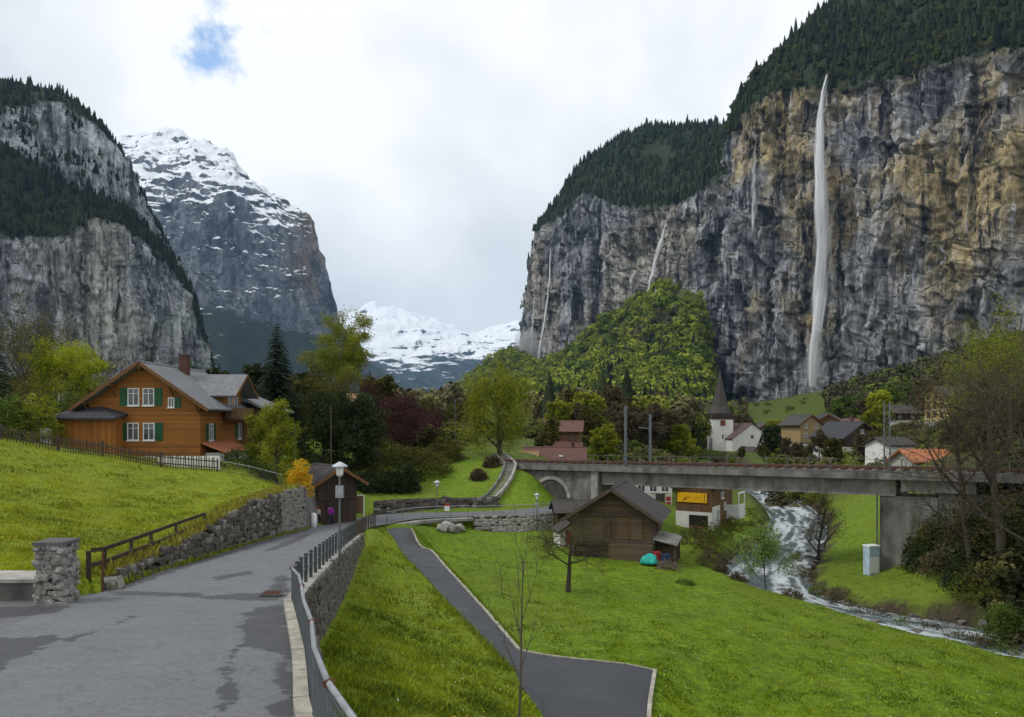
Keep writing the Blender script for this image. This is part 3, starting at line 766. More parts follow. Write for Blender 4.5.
# snowy peak at the head of the left wall
cm = [  # base, foot of wall, top of wall, snowfield, crest
    [(20, 440, 2600), (20, 320, 3100), (20, 200, 3500), (20, 150, 4100), (20, 128, 4500)],
    [(80, 440, 2600), (80, 315, 3100), (80, 196, 3480), (80, 160, 3950), (80, 134, 4400)],
    [(118, 440, 2550), (118, 305, 3050), (118, 196, 3400), (118, 158, 3900), (116, 138, 4300)],
    [(150, 440, 2500), (150, 300, 3000), (150, 194, 3350), (150, 152, 3850), (148, 133, 4250)],
    [(178, 440, 2500), (178, 296, 3000), (178, 192, 3300), (178, 152, 3800), (178, 129, 4200)],
    [(200, 440, 2500), (200, 300, 3000), (200, 192, 3300), (200, 156, 3750), (200, 138, 4050)],
    [(228, 440, 2500), (228, 308, 3000), (228, 198, 3280), (229, 168, 3600), (228, 146, 3850)],
    [(240, 440, 2550), (240, 312, 3020), (241, 206, 3280), (241, 182, 3500), (240, 166, 3700)],
    [(260, 440, 2600), (260, 318, 3050), (262, 222, 3300), (262, 200, 3450), (261, 186, 3600)],
    [(280, 440, 2600), (280, 322, 3080), (283, 234, 3320), (283, 214, 3420), (281, 198, 3530)],
    [(298, 440, 2650), (298, 326, 3100), (301, 246, 3340), (301, 226, 3410), (299, 208, 3490)],
    [(312, 440, 2700), (312, 330, 3130), (314, 262, 3360), (315, 238, 3410), (314, 220, 3460)],
    [(326, 440, 2800), (326, 334, 3180), (327, 290, 3370), (327, 268, 3410), (326, 254, 3440)],
    [(340, 440, 2900), (340, 338, 3220), (341, 322, 3380), (340, 312, 3400), (339, 303, 3420)],
    [(350, 440, 3000), (350, 356, 3260), (351, 346, 3390), (351, 340, 3400), (350, 336, 3420)],
    [(372, 440, 3100), (372, 380, 3300), (373, 372, 3390), (373, 368, 3400), (372, 364, 3420)],
    [(400, 440, 3200), (400, 404, 3330), (401, 399, 3390), (401, 397, 3400), (400, 395, 3420)],
    [(432, 440, 3300), (432, 420, 3350), (432, 417, 3390), (432, 415, 3400), (432, 413, 3420)],
]
cliff('snowy_peak', cm, [18, 18, 20, 20, 18, 18, 12, 14, 14, 14, 12, 12, 12, 10, 14, 14, 14], [60, 110, 50, 40], ROCK_M, 3.0, 'steep rocky peak with snowfields and dark forest at its foot',
      relief=0.8, forest=((-1, 0.96),), crisp=True, w=(1.2, 0.7, 0.9, 0.9, 0.3, 0.8), damp=lambda r, c: 1 - 0.3 * sstep(1.9, 2.2, r) + 0 * c, ochre=lambda r, c: sstep(8.5, 10.5, c) * sstep(1.2, 1.7, r))
# glaciated wall closing the valley
cs = []
for px, top in ((240, 330), (300, 318), (345, 314), (370, 304), (400, 309), (430, 318), (455, 326), (475, 334), (500, 326), (540, 312), (600, 300), (680, 290)):
    cs.append([(px, 440, 5200), (px, 408, 5600), (px, 372, 6600), (px, 345 if top < 335 else 352, 8000), (px, top, 9800)])
cliff('snow_wall', cs, 22, [20, 50, 50, 40], ROCK_S, 7.0, 'snow covered mountain wall closing the far end of the valley', relief=0.42, forest=((-1, 0.85),), w=(1.3, 0.6, 1.2, 0.8, 0.6))
# wooded spurs folding into the valley floor
t = NT('wooded_spur')
n = t.noise(0.03, 5, 0.65)
t.color(t.ramp(n, [(0.3, (0.010, 0.018, 0.014)), (0.7, (0.030, 0.046, 0.026))])).rough(0.95).bump(t.noise(0.08, 3), 1.0, 12)
MAT['spur'] = t.m
def spur(name, crest, base_d, label, mat, s, n=24, rel=0.35):
    cc = [[(px, 440, d * base_d), (px, (py + 440) / 2, d * (1 + base_d) / 2), (px, py, d), (px, py + 6, d * 1.2)] for px, py, d in crest]
    return cliff(name, cc, n, [40, 40, 8], mat, s, label, relief=rel)
spur('wooded_spur', [(320, 330, 5200), (350, 350, 5000), (385, 374, 4900), (410, 392, 4800), (435, 404, 4700), (455, 411, 4700), (470, 414, 4700)], 0.8, 'blue hazy forested ridge below the snow wall', MAT['spur'], 3.0)
spur('far_spur', [(440, 412, 4300), (455, 404, 4300), (470, 392, 4200), (490, 372, 4100), (515, 350, 4000), (560, 320, 3900)], 0.8, 'hazy wooded ridge entering the valley from the right', MAT['spur'], 3.0)
# the wooded scree apron under the shoulder
ct = []
for px, top, d in ((440, 404, 1750), (462, 388, 1700), (490, 364, 1640), (516, 352, 1580), (535, 366, 1440), (560, 358, 1350), (590, 338, 1250), (615, 318, 1180), (640, 300, 1110), (662, 290, 1060), (684, 290, 1010), (699, 298, 970), (706, 345, 920), (712, 404, 860)):
    ct.append([(px, 440, 420), (px, 414, 620), (px, (top + 414) / 2 + 6, (620 + d) / 2), (px, top, d)])
APR, APp, APc = cliff('wooded_apron', ct, 16, [20, 60, 60], simple('forest_floor', (0.055, 0.075, 0.018), 0.95, 0.5, 0.05), 1.0, 'steep grassy apron under the cliffs covered in spring woodland', relief=0.3)

# ------------------------------------------------------------------ woods on the mountains (masses too many to count)
def conifer_template(rng, tiers=7, m=6):
    v = []; f = []
    for k in range(tiers):
        z0 = 0.10 + 0.80 * k / tiers; z1 = min(1.0, z0 + 0.30); r = 0.20 * (1 - k / tiers) ** 0.85 + 0.025
        b = len(v); v.append((rng.normal(0, 0.008), rng.normal(0, 0.008), z1))
        for j in range(2 * m):
            a = math.pi * j / m + k * 0.7; rr = r * (rng.uniform(0.85, 1.2) if j % 2 == 0 else rng.uniform(0.42, 0.6))
            v.append((rr * math.cos(a), rr * math.sin(a), z0 - (0.03 if j % 2 == 0 else -0.03) + rng.normal(0, 0.012)))
        for j in range(2 * m): f.append((b, b + 1 + j, b + 1 + (j + 1) % (2 * m)))
    return np.array(v), np.array(f)
def broad_template(rng, n=150, size=0.115):
    """a rounded crown of a few lobes, its leaf clumps lying in the crown's surface"""
    nl = 6; lob = rng.normal(size=(nl, 3)) * np.array([.17, .17, .15]) + np.array([0, 0, .60]); lr = rng.uniform(.20, .30, nl)
    k = rng.integers(0, nl, n); d = rng.normal(size=(n, 3)); d[:, 2] = np.abs(d[:, 2]) * 1.0 - .35; d /= np.linalg.norm(d, axis=1)[:, None]
    c = lob[k] + d * (lr[k] * rng.uniform(.82, 1.08, n))[:, None]
    nn = d + rng.normal(0, .38, (n, 3)); nn /= np.linalg.norm(nn, axis=1)[:, None]
    u = np.cross(nn, rng.normal(size=(n, 3))); u /= np.linalg.norm(u, axis=1)[:, None]; w = np.cross(nn, u)
    s = (size * rng.uniform(.5, 1.1, n))[:, None]
    v = np.stack([c - u * s - w * s * .7, c + u * s * .9 - w * s * .6, c + u * s * .7 + w * s, c - u * s + w * s * .8], 1).reshape(-1, 3)
    i = np.arange(n)[:, None] * 4; return v, np.concatenate([i + [0, 1, 2], i + [0, 2, 3]], 0)
_r = np.random.default_rng(11)
CONI = [conifer_template(_r) for _ in range(5)]
BROAD = [broad_template(_r, 300, .072) for _ in range(5)]
BROAD_N = [broad_template(_r, 520, .052) for _ in range(5)]
def wood_nodes(nt):
    """node group: the mesh holds one copy of each kind of tree (tid 0..n-1) and bare points (tid -1); every point gets a tree"""
    g = bpy.data.node_groups.new('plant_out', 'GeometryNodeTree')
    g.interface.new_socket('Geometry', in_out='INPUT', socket_type='NodeSocketGeometry'); g.interface.new_socket('Geometry', in_out='OUTPUT', socket_type='NodeSocketGeometry')
    N = lambda t_, **k: (lambda n_: [setattr(n_, a_, v_) for a_, v_ in k.items()] and n_ or n_)(g.nodes.new(t_)); Lk = g.links.new
    gi, go = N('NodeGroupInput'), N('NodeGroupOutput')
    def named(name, dt):
        n_ = g.nodes.new('GeometryNodeInputNamedAttribute'); n_.data_type = dt; n_.inputs[0].default_value = name; return n_.outputs[0]
    tid = named('tid', 'FLOAT')
    def pick(k):
        c = g.nodes.new('FunctionNodeCompare'); c.data_type = 'FLOAT'; c.operation = 'EQUAL'; Lk(tid, c.inputs[0]); c.inputs[1].default_value = k; c.inputs[12].default_value = 0.1
        sp = g.nodes.new('GeometryNodeSeparateGeometry'); sp.domain = 'POINT'; Lk(gi.outputs[0], sp.inputs[0]); Lk(c.outputs[0], sp.inputs[1]); return sp.outputs[0]
    jn = g.nodes.new('GeometryNodeJoinGeometry')
    for k in range(nt):
        ti = g.nodes.new('GeometryNodeGeometryToInstance'); Lk(pick(float(k)), ti.inputs[0]); Lk(ti.outputs[0], jn.inputs[0])
    ip = g.nodes.new('GeometryNodeInstanceOnPoints'); Lk(pick(-1.0), ip.inputs['Points']); Lk(jn.outputs[0], ip.inputs['Instance']); ip.inputs['Pick Instance'].default_value = True
    fi = g.nodes.new('ShaderNodeMath'); fi.operation = 'FLOOR'; Lk(named('pick', 'FLOAT'), fi.inputs[0]); Lk(fi.outputs[0], ip.inputs['Instance Index'])
    Lk(named('scl', 'FLOAT_VECTOR'), ip.inputs['Scale'])
    cx_ = g.nodes.new('ShaderNodeCombineXYZ'); Lk(named('rot', 'FLOAT'), cx_.inputs[2]); Lk(cx_.outputs[0], ip.inputs['Rotation'])
    Lk(ip.outputs[0], go.inputs[0]); return g
_WN = {}
def wood(name, pts, hts, temps, mat, label, wide=1.0, seed=1):
    rng = np.random.default_rng(seed); n = len(pts); nt = len(temps)
    V = []; F = []; tid = []; o = 0
    for k, (tv, tf) in enumerate(temps): V.append(tv); F.append(tf + o); tid.append(np.full(len(tv), float(k))); o += len(tv)
    V.append(np.asarray(pts)); tid.append(np.full(n, -1.0)); me = mesh_np(name, np.vstack(V), np.vstack(F)); z = np.zeros(o)
    attr(me, 'tid', np.concatenate(tid)); attr(me, 'pick', np.concatenate([z, rng.integers(0, nt, n) + .5])); attr(me, 'rot', np.concatenate([z, rng.uniform(0, 6.28, n)])); attr(me, 'tint', np.concatenate([z, rng.uniform(0, 1, n)]))
    w = np.asarray(hts) * wide * rng.uniform(.75, 1.3, n); sc = np.zeros((o + n, 3), np.float32); sc[o:] = np.stack([w, w, hts], 1)
    a_ = me.attributes.new('scl', 'FLOAT_VECTOR', 'POINT'); a_.data.foreach_set('vector', sc.ravel())
    ob = link(name, me, mat); m = ob.modifiers.new('plants', 'NODES')
    if nt not in _WN: _WN[nt] = wood_nodes(nt)
    m.node_group = _WN[nt]
    return tag(ob, label, kind='stuff')
def plant(R, pr, lo, hi, spacing, seed, keep=None, clo=0, chi=None):
    """scatter over the rows of a relieved grid, evenly by area"""
    rng = np.random.default_rng(seed)
    A = R[:-1, :-1]; B = R[1:, :-1]; Cc = R[:-1, 1:]
    area = np.linalg.norm(np.cross(B - A, Cc - A), axis=2)
    area *= ((pr[:-1] >= lo) & (pr[:-1] < hi))[:, None]
    n = int(area.sum() / spacing ** 2); cdf = np.cumsum(area.ravel()); k = np.searchsorted(cdf, rng.uniform(0, cdf[-1], n))
    i, j = np.unravel_index(k, area.shape)
    a, b = rng.uniform(size=(2, n, 1))
    p = A[i, j] + a * (B[i, j] - A[i, j]) + b * (Cc[i, j] - A[i, j])
    px = p[:, 0] / p[:, 1] * FPX + CXP
    m = (px > -130) & (px < 1160)
    if keep is not None: m &= keep(p, rng)
    return p[m]
def leafmat(name, lo, hi, tint=0.5, trans=0.0):
    t = NT(name)
    a = t.n('ShaderNodeAttribute', attribute_name='tint', attribute_type='INSTANCER').outputs['Fac']
    t.color(t.mix(a, lo, hi)).rough(0.85)
    t.b.inputs['Specular IOR Level'].default_value = 0.12
    MAT[name] = t.m; return t.m
PINE_FAR = leafmat('pine_far', (0.003, 0.008, 0.005), (0.028, 0.042, 0.015))
BROAD_FAR = leafmat('broadleaf_far', (0.055, 0.092, 0.013), (0.250, 0.290, 0.030))
BARE_FAR = leafmat('bare_wood_far', (0.055, 0.052, 0.034), (0.125, 0.115, 0.062))
pts = plant(RR, RRp, 1.985, 3.35, 5.2, 21, lambda p, r: fbm(p / 45, 3) + r.normal(0, .2, len(p)) > -.33); wood('forest', pts, np.random.default_rng(2).gamma(7, 1.4, len(pts)), CONI, PINE_FAR, 'dark spruce forest along the top of the waterfall cliff', 0.95, 5)
pts = plant(RH, RHp, 1.985, 3.2, 7.4, 22, lambda p, r: ~((np.abs(p[:, 0] / p[:, 1] * FPX + CXP - 658) < 14) & (np.abs(HZP - p[:, 2] / p[:, 1] * FPX - 152) < 7)))
wood('forest', pts, np.random.default_rng(3).gamma(7, 1.5, len(pts)), CONI, PINE_FAR, 'dark spruce forest capping the rounded shoulder', 0.95, 6)
pts = np.vstack([plant(RL, RLp, 1.97, 3.02, 6.0, 23), plant(RL, RLp, 3.98, 5.0, 6.2, 24),
                 plant(RL, RLp, 3.02, 4.0, 10, 25, lambda p, r: fbm(p / 60, 2) > 0.12)])
wood('forest', pts, np.random.default_rng(4).gamma(7, 1.2, len(pts)), CONI, PINE_FAR, 'dark spruce bands on the ledges of the stepped cliff', 0.95, 7)
kp = lambda p, r: (fbm(p / 90, 2) + r.normal(0, 0.25, len(p)) > -0.35)
pts = plant(APR, APp, 0.5, 2.99, 6.6, 26, kp); wood('woodland', pts, np.random.default_rng(5).gamma(9, 1.25, len(pts)), BROAD, BROAD_FAR, 'fresh yellow-green spring woodland on the apron under the shoulder', 1.0, 8)
kp = lambda p, r: (fbm(p / 90, 2) + r.normal(0, 0.25, len(p)) < -0.02)
pts = plant(APR, APp, 0.5, 2.6, 13.0, 27, kp); wood('woodland', pts, np.random.default_rng(6).uniform(8, 14, len(pts)), BROAD, BARE_FAR, 'brown half-bare woodland among the green on the apron', 1.0, 9)
kp = lambda p, r: (fbm(p / 120 + 9, 2) + r.normal(0, 0.15, len(p)) > 0.14) & (p[:, 1] < 1000)
pts = plant(APR, APp, 0.3, 2.2, 8.5, 28, kp); wood('woodland', pts, np.random.default_rng(7).uniform(10, 24, len(pts)), CONI, PINE_FAR, 'groups of dark spruces low on the wooded apron', 0.9, 10)

# ------------------------------------------------------------------ the air: haze over kilometres
me = MB().box(-14000, 14000, -300, 10900, -16, 1790).mesh('haze')
hm = bpy.data.materials.new('haze_air'); hm.use_nodes = True; hm.node_tree.nodes.clear()
ho = hm.node_tree.nodes.new('ShaderNodeOutputMaterial'); hv = hm.node_tree.nodes.new('ShaderNodeVolumePrincipled')
hv.inputs['Color'].default_value = (0.38, 0.65, 1.0, 1); hv.inputs['Density'].default_value = 3.6e-5; hv.inputs['Anisotropy'].default_value = 0.0
hm.node_tree.links.new(hv.outputs[0], ho.inputs['Volume'])
tag(link('haze', me, hm), 'pale blue air filling the valley', kind='stuff')

pts = plant(RR, RRp, 1.985, 3.3, 19, 41); wood('woodland', pts, np.random.default_rng(12).uniform(6, 11, len(pts)), BROAD, leafmat('broadleaf_high', (0.030, 0.042, 0.014), (0.085, 0.090, 0.026)), 'olive broadleaf trees scattered through the forest above the cliff', 1.0, 15)
# ------------------------------------------------------------------ built things: materials

def planked(name, c, plank=0.16, axis='z', var=0.35, rough=0.75):
    """boarding: each board its own shade, fine grooves between"""
    t = NT(name)
    sp = t.n('ShaderNodeSeparateXYZ'); t.l(t.pos, sp.inputs[0])
    u = {'z': sp.outputs[2], 'x': sp.outputs[0]}[axis]
    if axis == 'x': u = t.math('ADD', sp.outputs[0], sp.outputs[1])
    k = t.math('DIVIDE', u, plank); fl = t.math('FLOOR', k); fr = t.math('FRACT', k)
    wn_ = t.n('ShaderNodeTexWhiteNoise', noise_dimensions='1D'); t.l(fl, wn_.inputs['W'])
    st = (1.2, 1.2, 14) if axis == 'z' else (9, 9, 0.8)
    g = t.noise(st, 5, 0.65); big = t.noise(0.5, 4, 0.6)
    f = t.math('ADD', t.math('MULTIPLY', wn_.outputs['Value'], 0.35), t.math('MULTIPLY', g, 0.65))
    col = t.ramp(f, [(0.2, tuple(x * (1 - var) for x in c)), (0.8, tuple(min(1, x * (1 + var)) for x in c))])
    col = t.mix(t.ramp(big, [(0.45, 0.0), (0.75, 0.45)]), col, tuple(x * 0.5 for x in c))
    gr = t.ramp(fr, [(0.0, 0.0), (0.08, 1.0), (0.92, 1.0), (1.0, 0.0)])
    t.color(t.mix(gr, tuple(x * 0.35 for x in c), col)).rough(rough).bump(gr, 0.7, 0.02)
    MAT[name] = t.m; return t.m
def tiled(name, c, dx=0.25, dz=0.3, var=0.4):
    """roof covering in rows; mottled"""
    t = NT(name)
    br = t.n('ShaderNodeTexNoise'); n1 = t.noise(7.0, 3, 0.6); n2 = t.noise(0.7, 4, 0.6)
    sp = t.n('ShaderNodeSeparateXYZ'); t.l(t.pos, sp.inputs[0])
    fr = t.math('FRACT', t.math('DIVIDE', sp.outputs[2], dz * 0.5))
    row = t.ramp(fr, [(0.0, 0.25), (0.15, 1.0), (1.0, 0.8)])
    col = t.ramp(n1, [(0.3, tuple(x * (1 - var) for x in c)), (0.7, tuple(min(1, x * (1 + var)) for x in c))])
    col = t.mix(t.ramp(n2, [(0.45, 0.0), (0.75, 0.5)]), col, tuple(x * 0.5 + 0.01 for x in c))
    t.color(t.mix(0.6, col, row, 'MULTIPLY')).rough(0.8).bump(row, 0.6, 0.03)
    MAT[name] = t.m; return t.m
W_ORANGE = planked('orange_boards', (0.265, 0.105, 0.022), 0.18)
W_DARK = planked('dark_boards', (0.050, 0.031, 0.021), 0.2, 'x')
W_BROWN = planked('weathered_boards', (0.115, 0.078, 0.050), 0.22)
W_LOG = planked('log_wall', (0.100, 0.066, 0.042), 0.22)
W_TRIM = simple('brown_trim', (0.130, 0.062, 0.022), 0.7, 0.3, 4)
W_MID = planked('brown_boards', (0.150, 0.085, 0.040), 0.18, 'x')
PLASTER = simple('white_plaster', (0.66, 0.65, 0.62), 0.85, 0.1, 0.8, 0.15)
CREAM = simple('cream_plaster', (0.56, 0.43, 0.17), 0.85, 0.12, 0.8)
GREY_PL = simple('grey_plaster', (0.35, 0.34, 0.32), 0.85, 0.15, 0.8)
WHITE_P = simple('white_paint', (0.70, 0.71, 0.72), 0.5, 0.08, 3)
GREEN_P = simple('green_paint', (0.012, 0.075, 0.028), 0.5, 0.3, 3)
RED_P = simple('red_paint', (0.32, 0.035, 0.035), 0.6, 0.2, 3)
R_SLATE = tiled('slate_roof', (0.175, 0.180, 0.190))
R_DARK = tiled('dark_roof', (0.058, 0.050, 0.048))
R_BLACK = tiled('black_roof', (0.040, 0.042, 0.050))
R_RED = tiled('red_roof', (0.120, 0.058, 0.045))
R_ORANGE = tiled('orange_roof', (0.400, 0.150, 0.065))
R_TAN = tiled('tan_roof', (0.270, 0.170, 0.080))
R_MOSS = tiled('mossy_roof', (0.085, 0.075, 0.045))
BRICK = simple('chimney_brick', (0.085, 0.042, 0.034), 0.85, 0.4, 6, 0.4)
CONC_D = simple('old_concrete', (0.135, 0.132, 0.120), 0.9, 0.6, 0.55, 0.4, stretch=(0.9, 0.9, 0.35))
CONC_P = simple('pale_concrete', (0.225, 0.220, 0.198), 0.9, 0.5, 0.6, 0.3, stretch=(0.8, 0.8, 0.5))
STEEL = simple('galvanised_steel', (0.33, 0.35, 0.37), 0.42, 0.25, 4, metal=0.55)
STEEL_D = simple('dark_steel', (0.06, 0.065, 0.07), 0.5, 0.3, 4, metal=0.3)
STEEL_B = simple('blue_grey_steel', (0.115, 0.130, 0.140), 0.45, 0.25, 4, metal=0.3)
RUST = simple('rusty_steel', (0.095, 0.038, 0.022), 0.8, 0.5, 12)
W_GREY = simple('grey_wood', (0.070, 0.054, 0.040), 0.85, 0.45, 5, 0.4, stretch=(2, 2, 12))
W_FENCE = simple('fence_wood', (0.046, 0.028, 0.018), 0.8, 0.4, 5, 0.3)
YELLOW = simple('yellow_banner_cloth', (0.80, 0.43, 0.010), 0.6, 0.06, 2)
BLACK = simple('black_print', (0.02, 0.02, 0.02), 0.6, 0.1, 2)
t = NT('window_glass'); t.color(t.ramp(t.noise(0.9, 2), [(0.35, (0.030, 0.036, 0.042)), (0.65, (0.11, 0.12, 0.125))])).rough(0.08); t.b.inputs['Specular IOR Level'].default_value = 0.6
GLASS = t.m
t = NT('wall_stone'); n = t.noise(3.0, 5, 0.65)
r = t.rand()
c = t.ramp(n, [(0.3, (0.045, 0.040, 0.033)), (0.55, (0.120, 0.108, 0.090)), (0.8, (0.24, 0.225, 0.195))])
c = t.mix(t.ramp(r, [(0.0, 0.75), (0.6, 0.0)]), c, (0.050, 0.044, 0.036))
c = t.mix(t.ramp(r, [(0.75, 0.0), (1.0, 0.5)]), c, (0.36, 0.35, 0.32))
t.color(c).rough(0.92).bump(t.noise(14.0, 4, 0.7), 0.7, 0.03)
STONE = t.m
t = NT('pillar_stone'); n = t.noise(4.0, 5, 0.65); r = t.rand()
c = t.ramp(n, [(0.3, (0.15, 0.14, 0.125)), (0.55, (0.33, 0.32, 0.295)), (0.8, (0.52, 0.50, 0.46))])
c = t.mix(t.ramp(r, [(0.0, 0.6), (0.4, 0.0)]), c, (0.085, 0.080, 0.072))
t.color(c).rough(0.92).bump(t.noise(16.0, 4, 0.7), 0.7, 0.03)
STONE_P = t.m
MORTAR = simple('wall_core', (0.040, 0.036, 0.030), 0.95, 0.4, 3)
MOSSY = simple('mossy_turf', (0.110, 0.125, 0.022), 0.95, 0.5, 2.0, 0.8)

# ------------------------------------------------------------------ stones, walls
def stone_mesh(seed):
    rng = np.random.default_rng(seed); bm = bmesh.new(); bmesh.ops.create_cube(bm, size=1.0)
    bmesh.ops.bevel(bm, geom=bm.edges[:] + bm.verts[:], offset=0.16, segments=1, affect='EDGES')
    for v in bm.verts: v.co += Vector(rng.normal(0, 0.055, 3))
    me = bpy.data.meshes.new('stone'); bm.to_mesh(me); bm.free(); return me
STONES = [stone_mesh(k) for k in range(8)]
def lay_stones(parent, base, top, mat, size=(0.42, 0.26), depth=0.22, limit=300, seed=0, name='stone', out=1.0):
    """base, top: polylines (same stations) of the wall foot and head; stones in rough courses on the side to the right of the line"""
    rng = np.random.default_rng(seed)
    base, top = np.array(base, float), np.array(top, float)
    s = np.concatenate([[0], np.cumsum(np.linalg.norm(np.diff(base[:, :2], axis=0), axis=1))]); Ltot = s[-1]
    fb = lambda q: np.array([np.interp(q, s, base[:, i]) for i in range(3)]); ft = lambda q: np.array([np.interp(q, s, top[:, i]) for i in range(3)])
    spots = []
    q = 0.0
    maxh = np.max(top[:, 2] - base[:, 2]); nrow = int(math.ceil(maxh / size[1]))
    for r in range(nrow):
        q = rng.uniform(-0.3, 0)
        while q < Ltot:
            w = size[0] * rng.uniform(0.55, 1.5); hgt = size[1] * rng.uniform(0.7, 1.45); c = min(max(q + w / 2, 0), Ltot)
            b, t_ = fb(c), ft(c); z = b[2] + (r + 0.5) * size[1] + rng.normal(0, 0.14 * size[1])
            if z < t_[2] + 0.04:
                a2 = fb(min(c + 0.3, Ltot)); a1 = fb(max(c - 0.3, 0)); tg = a2 - a1; ang = math.atan2(tg[1], tg[0])
                nrm = np.array([math.sin(ang), -math.cos(ang)]) * out
                fr = (z - b[2]) / max(t_[2] - b[2], 0.1)
                xy = b[:2] * (1 - fr) + t_[:2] * fr + nrm * rng.normal(0.0, 0.025)
                spots.append((xy[0], xy[1], z, w * 1.02, depth * rng.uniform(0.8, 1.25), hgt * 1.02, ang + rng.normal(0, 0.05), math.atan2(tg[2], np.hypot(tg[0], tg[1]))))
            q += w
    spots.sort(key=lambda t_: t_[0] ** 2 + t_[1] ** 2)
    for k, (x, y, z, w, dp, hh, a, tilt) in enumerate(spots[:limit]):
        o = bpy.data.objects.new(name, STONES[k % 8]); COL.objects.link(o); o.parent = parent
        if not STONES[k % 8].materials: STONES[k % 8].materials.append(None)
        o.material_slots[0].link = 'OBJECT'; o.material_slots[0].material = mat
        o.location = (x, y, z); o.rotation_euler = (rng.normal(0, 0.08), -tilt + rng.normal(0, 0.16), a); o.scale = (w, dp, hh)
    if len(spots) > limit:
        V = []; F = []; n = 0
        sm = [(np.array([v.co for v in m.vertices]), [tuple(p.vertices) for p in m.polygons]) for m in STONES]
        for k, (x, y, z, w, dp, hh, a, tilt) in enumerate(spots[limit:]):
            v, f = sm[k % 8]; ca, sa = math.cos(a), math.sin(a); X = v[:, 0] * w; Y = v[:, 1] * dp
            V.append(np.stack([x + X * ca - Y * sa, y + X * sa + Y * ca, z + v[:, 2] * hh + X * math.tan(tilt)], 1)); F += [tuple(i + n for i in p) for p in f]; n += len(v)
        me = bpy.data.meshes.new('far_stones'); me.from_pydata(np.vstack(V).tolist(), [], F); me.update()
        tag(link('far_stones', me, mat, parent), kind='stuff')
def wall_core(parent, base, top, th, out=1.0, mat=None, name='core'):
    mb = MB(); b = [Vector(p) for p in base]; t_ = [Vector(p) for p in top]
    for i in range(len(b) - 1):
        d = (b[i + 1] - b[i]); n = Vector((d.y, -d.x, 0)).normalized() * out * -th
        mb.hexa([b[i] - Vector((0, 0, .4)), b[i + 1] - Vector((0, 0, .4)), b[i + 1] + n - Vector((0, 0, .4)), b[i] + n - Vector((0, 0, .4)), t_[i], t_[i + 1], t_[i + 1] + n, t_[i] + n])
    return mb.build(name, mat or MORTAR, parent)

# left dry-stone retaining wall
wd = [22.9, 24, 27.3, 31.7, 36, 41.8, 49, 55.2]; wh = [0.18, 0.30, 0.42, 0.78, 1.38, 2.1, 2.65, 3.0]
les = np.array(LE)
wb = [(np.interp(d, les[:, 1], les[:, 0]) - 0.12, d, float(road_z(d)) - 0.1) for d in np.linspace(22.9, 55.2, 34)]
wtp = [(x - 0.10 - 0.08 * np.interp(y, wd, wh), y, float(road_z(y)) + float(np.interp(y, wd, wh))) for x, y, z in wb]
root = thing('stone_retaining_wall', 'long dry-stone wall rising along the lane below the sloping meadow', 'wall')
core = wall_core(root, [(x - 0.05, y, z) for x, y, z in wb], [(x - 0.05, y, z - 0.05) for x, y, z in wtp], 0.6)
lay_stones(root, wb, wtp, STONE, (0.46, 0.27), 0.26, 300, 3)
mb = MB()   # turf behind the wall head
for i, (x, y, z) in enumerate(wtp[:-1]):
    x2, y2, z2 = wtp[i + 1]
    mb.slab([(x - 0.95, y, z + 0.02), (x - 0.10, y, z - 0.10), (x2 - 0.10, y2, z2 - 0.10), (x2 - 0.95, y2, z2 + 0.02)], -0.10)
mb.build('turf_edge', MOSSY, root)
# smooth rendered end of the wall, and the white guard stone beside it
x, y, z = wb[-1]
MB().hexa([(x - 0.9, y - 0.1, z - .4), (x + .18, y - 0.1, z - .4), (x + .25, y + 2.6, z - .6), (x - 0.9, y + 2.6, z - .6),
           (x - 0.9, y - 0.1, z + 3.15), (x - .12, y - 0.1, z + 3.12), (x - .1, y + 2.6, z + 2.9), (x - 0.9, y + 2.6, z + 2.9)]).build('wall_end', CONC_D, root)
tag(MB().lathe([(0.24, -0.1), (0.25, 0.5), (0.22, 0.95), (0.12, 1.12)], 12).build('guard_stone', WHITE_P, None, (x + 0.28, y + 0.9, float(road_z(y + 1)) - 0.02), smooth=True), 'rounded white guard stone at the end of the stone wall', 'bollard')

# right wall under the railing
rb = []; rt = []
res = np.array(RE)
for d in np.linspace(10.5, 47, 40):
    x = np.interp(d, res[:, 1], res[:, 0]) + 0.36
    zb = float(TB([x + 0.25], [d])[0]); rb.append((x + 0.10, d, min(zb - 0.15, float(road_z(d)) - 0.15))); rt.append((x, d, float(road_z(d)) - 0.02))
root = thing('railing_wall', 'stone wall carrying the lane above the grass bank below the railing', 'wall')
wall_core(root, [(x - 0.05, y, z) for x, y, z in rb], [(x - 0.05, y, z) for x, y, z in rt], 0.35)
lay_stones(root, rb, rt, STONE, (0.36, 0.23), 0.20, 300, 5)
cop = resample([(np.interp(d, res[:, 1], res[:, 0]), d) for d in np.linspace(20.2, 47, 14)], 1.9)
for a, b in zip(cop[:-1], cop[1:]):
    A = Vector((a[0] + 0.18, a[1], float(road_z(a[1])) + 0.03)); B = Vector((b[0] + 0.18, b[1], float(road_z(b[1])) + 0.03)); dv = (B - A) * 0.008
    MB().bar(A + dv, B - dv, 0.44, 0.16).build('coping_stone', CONC_P, root)
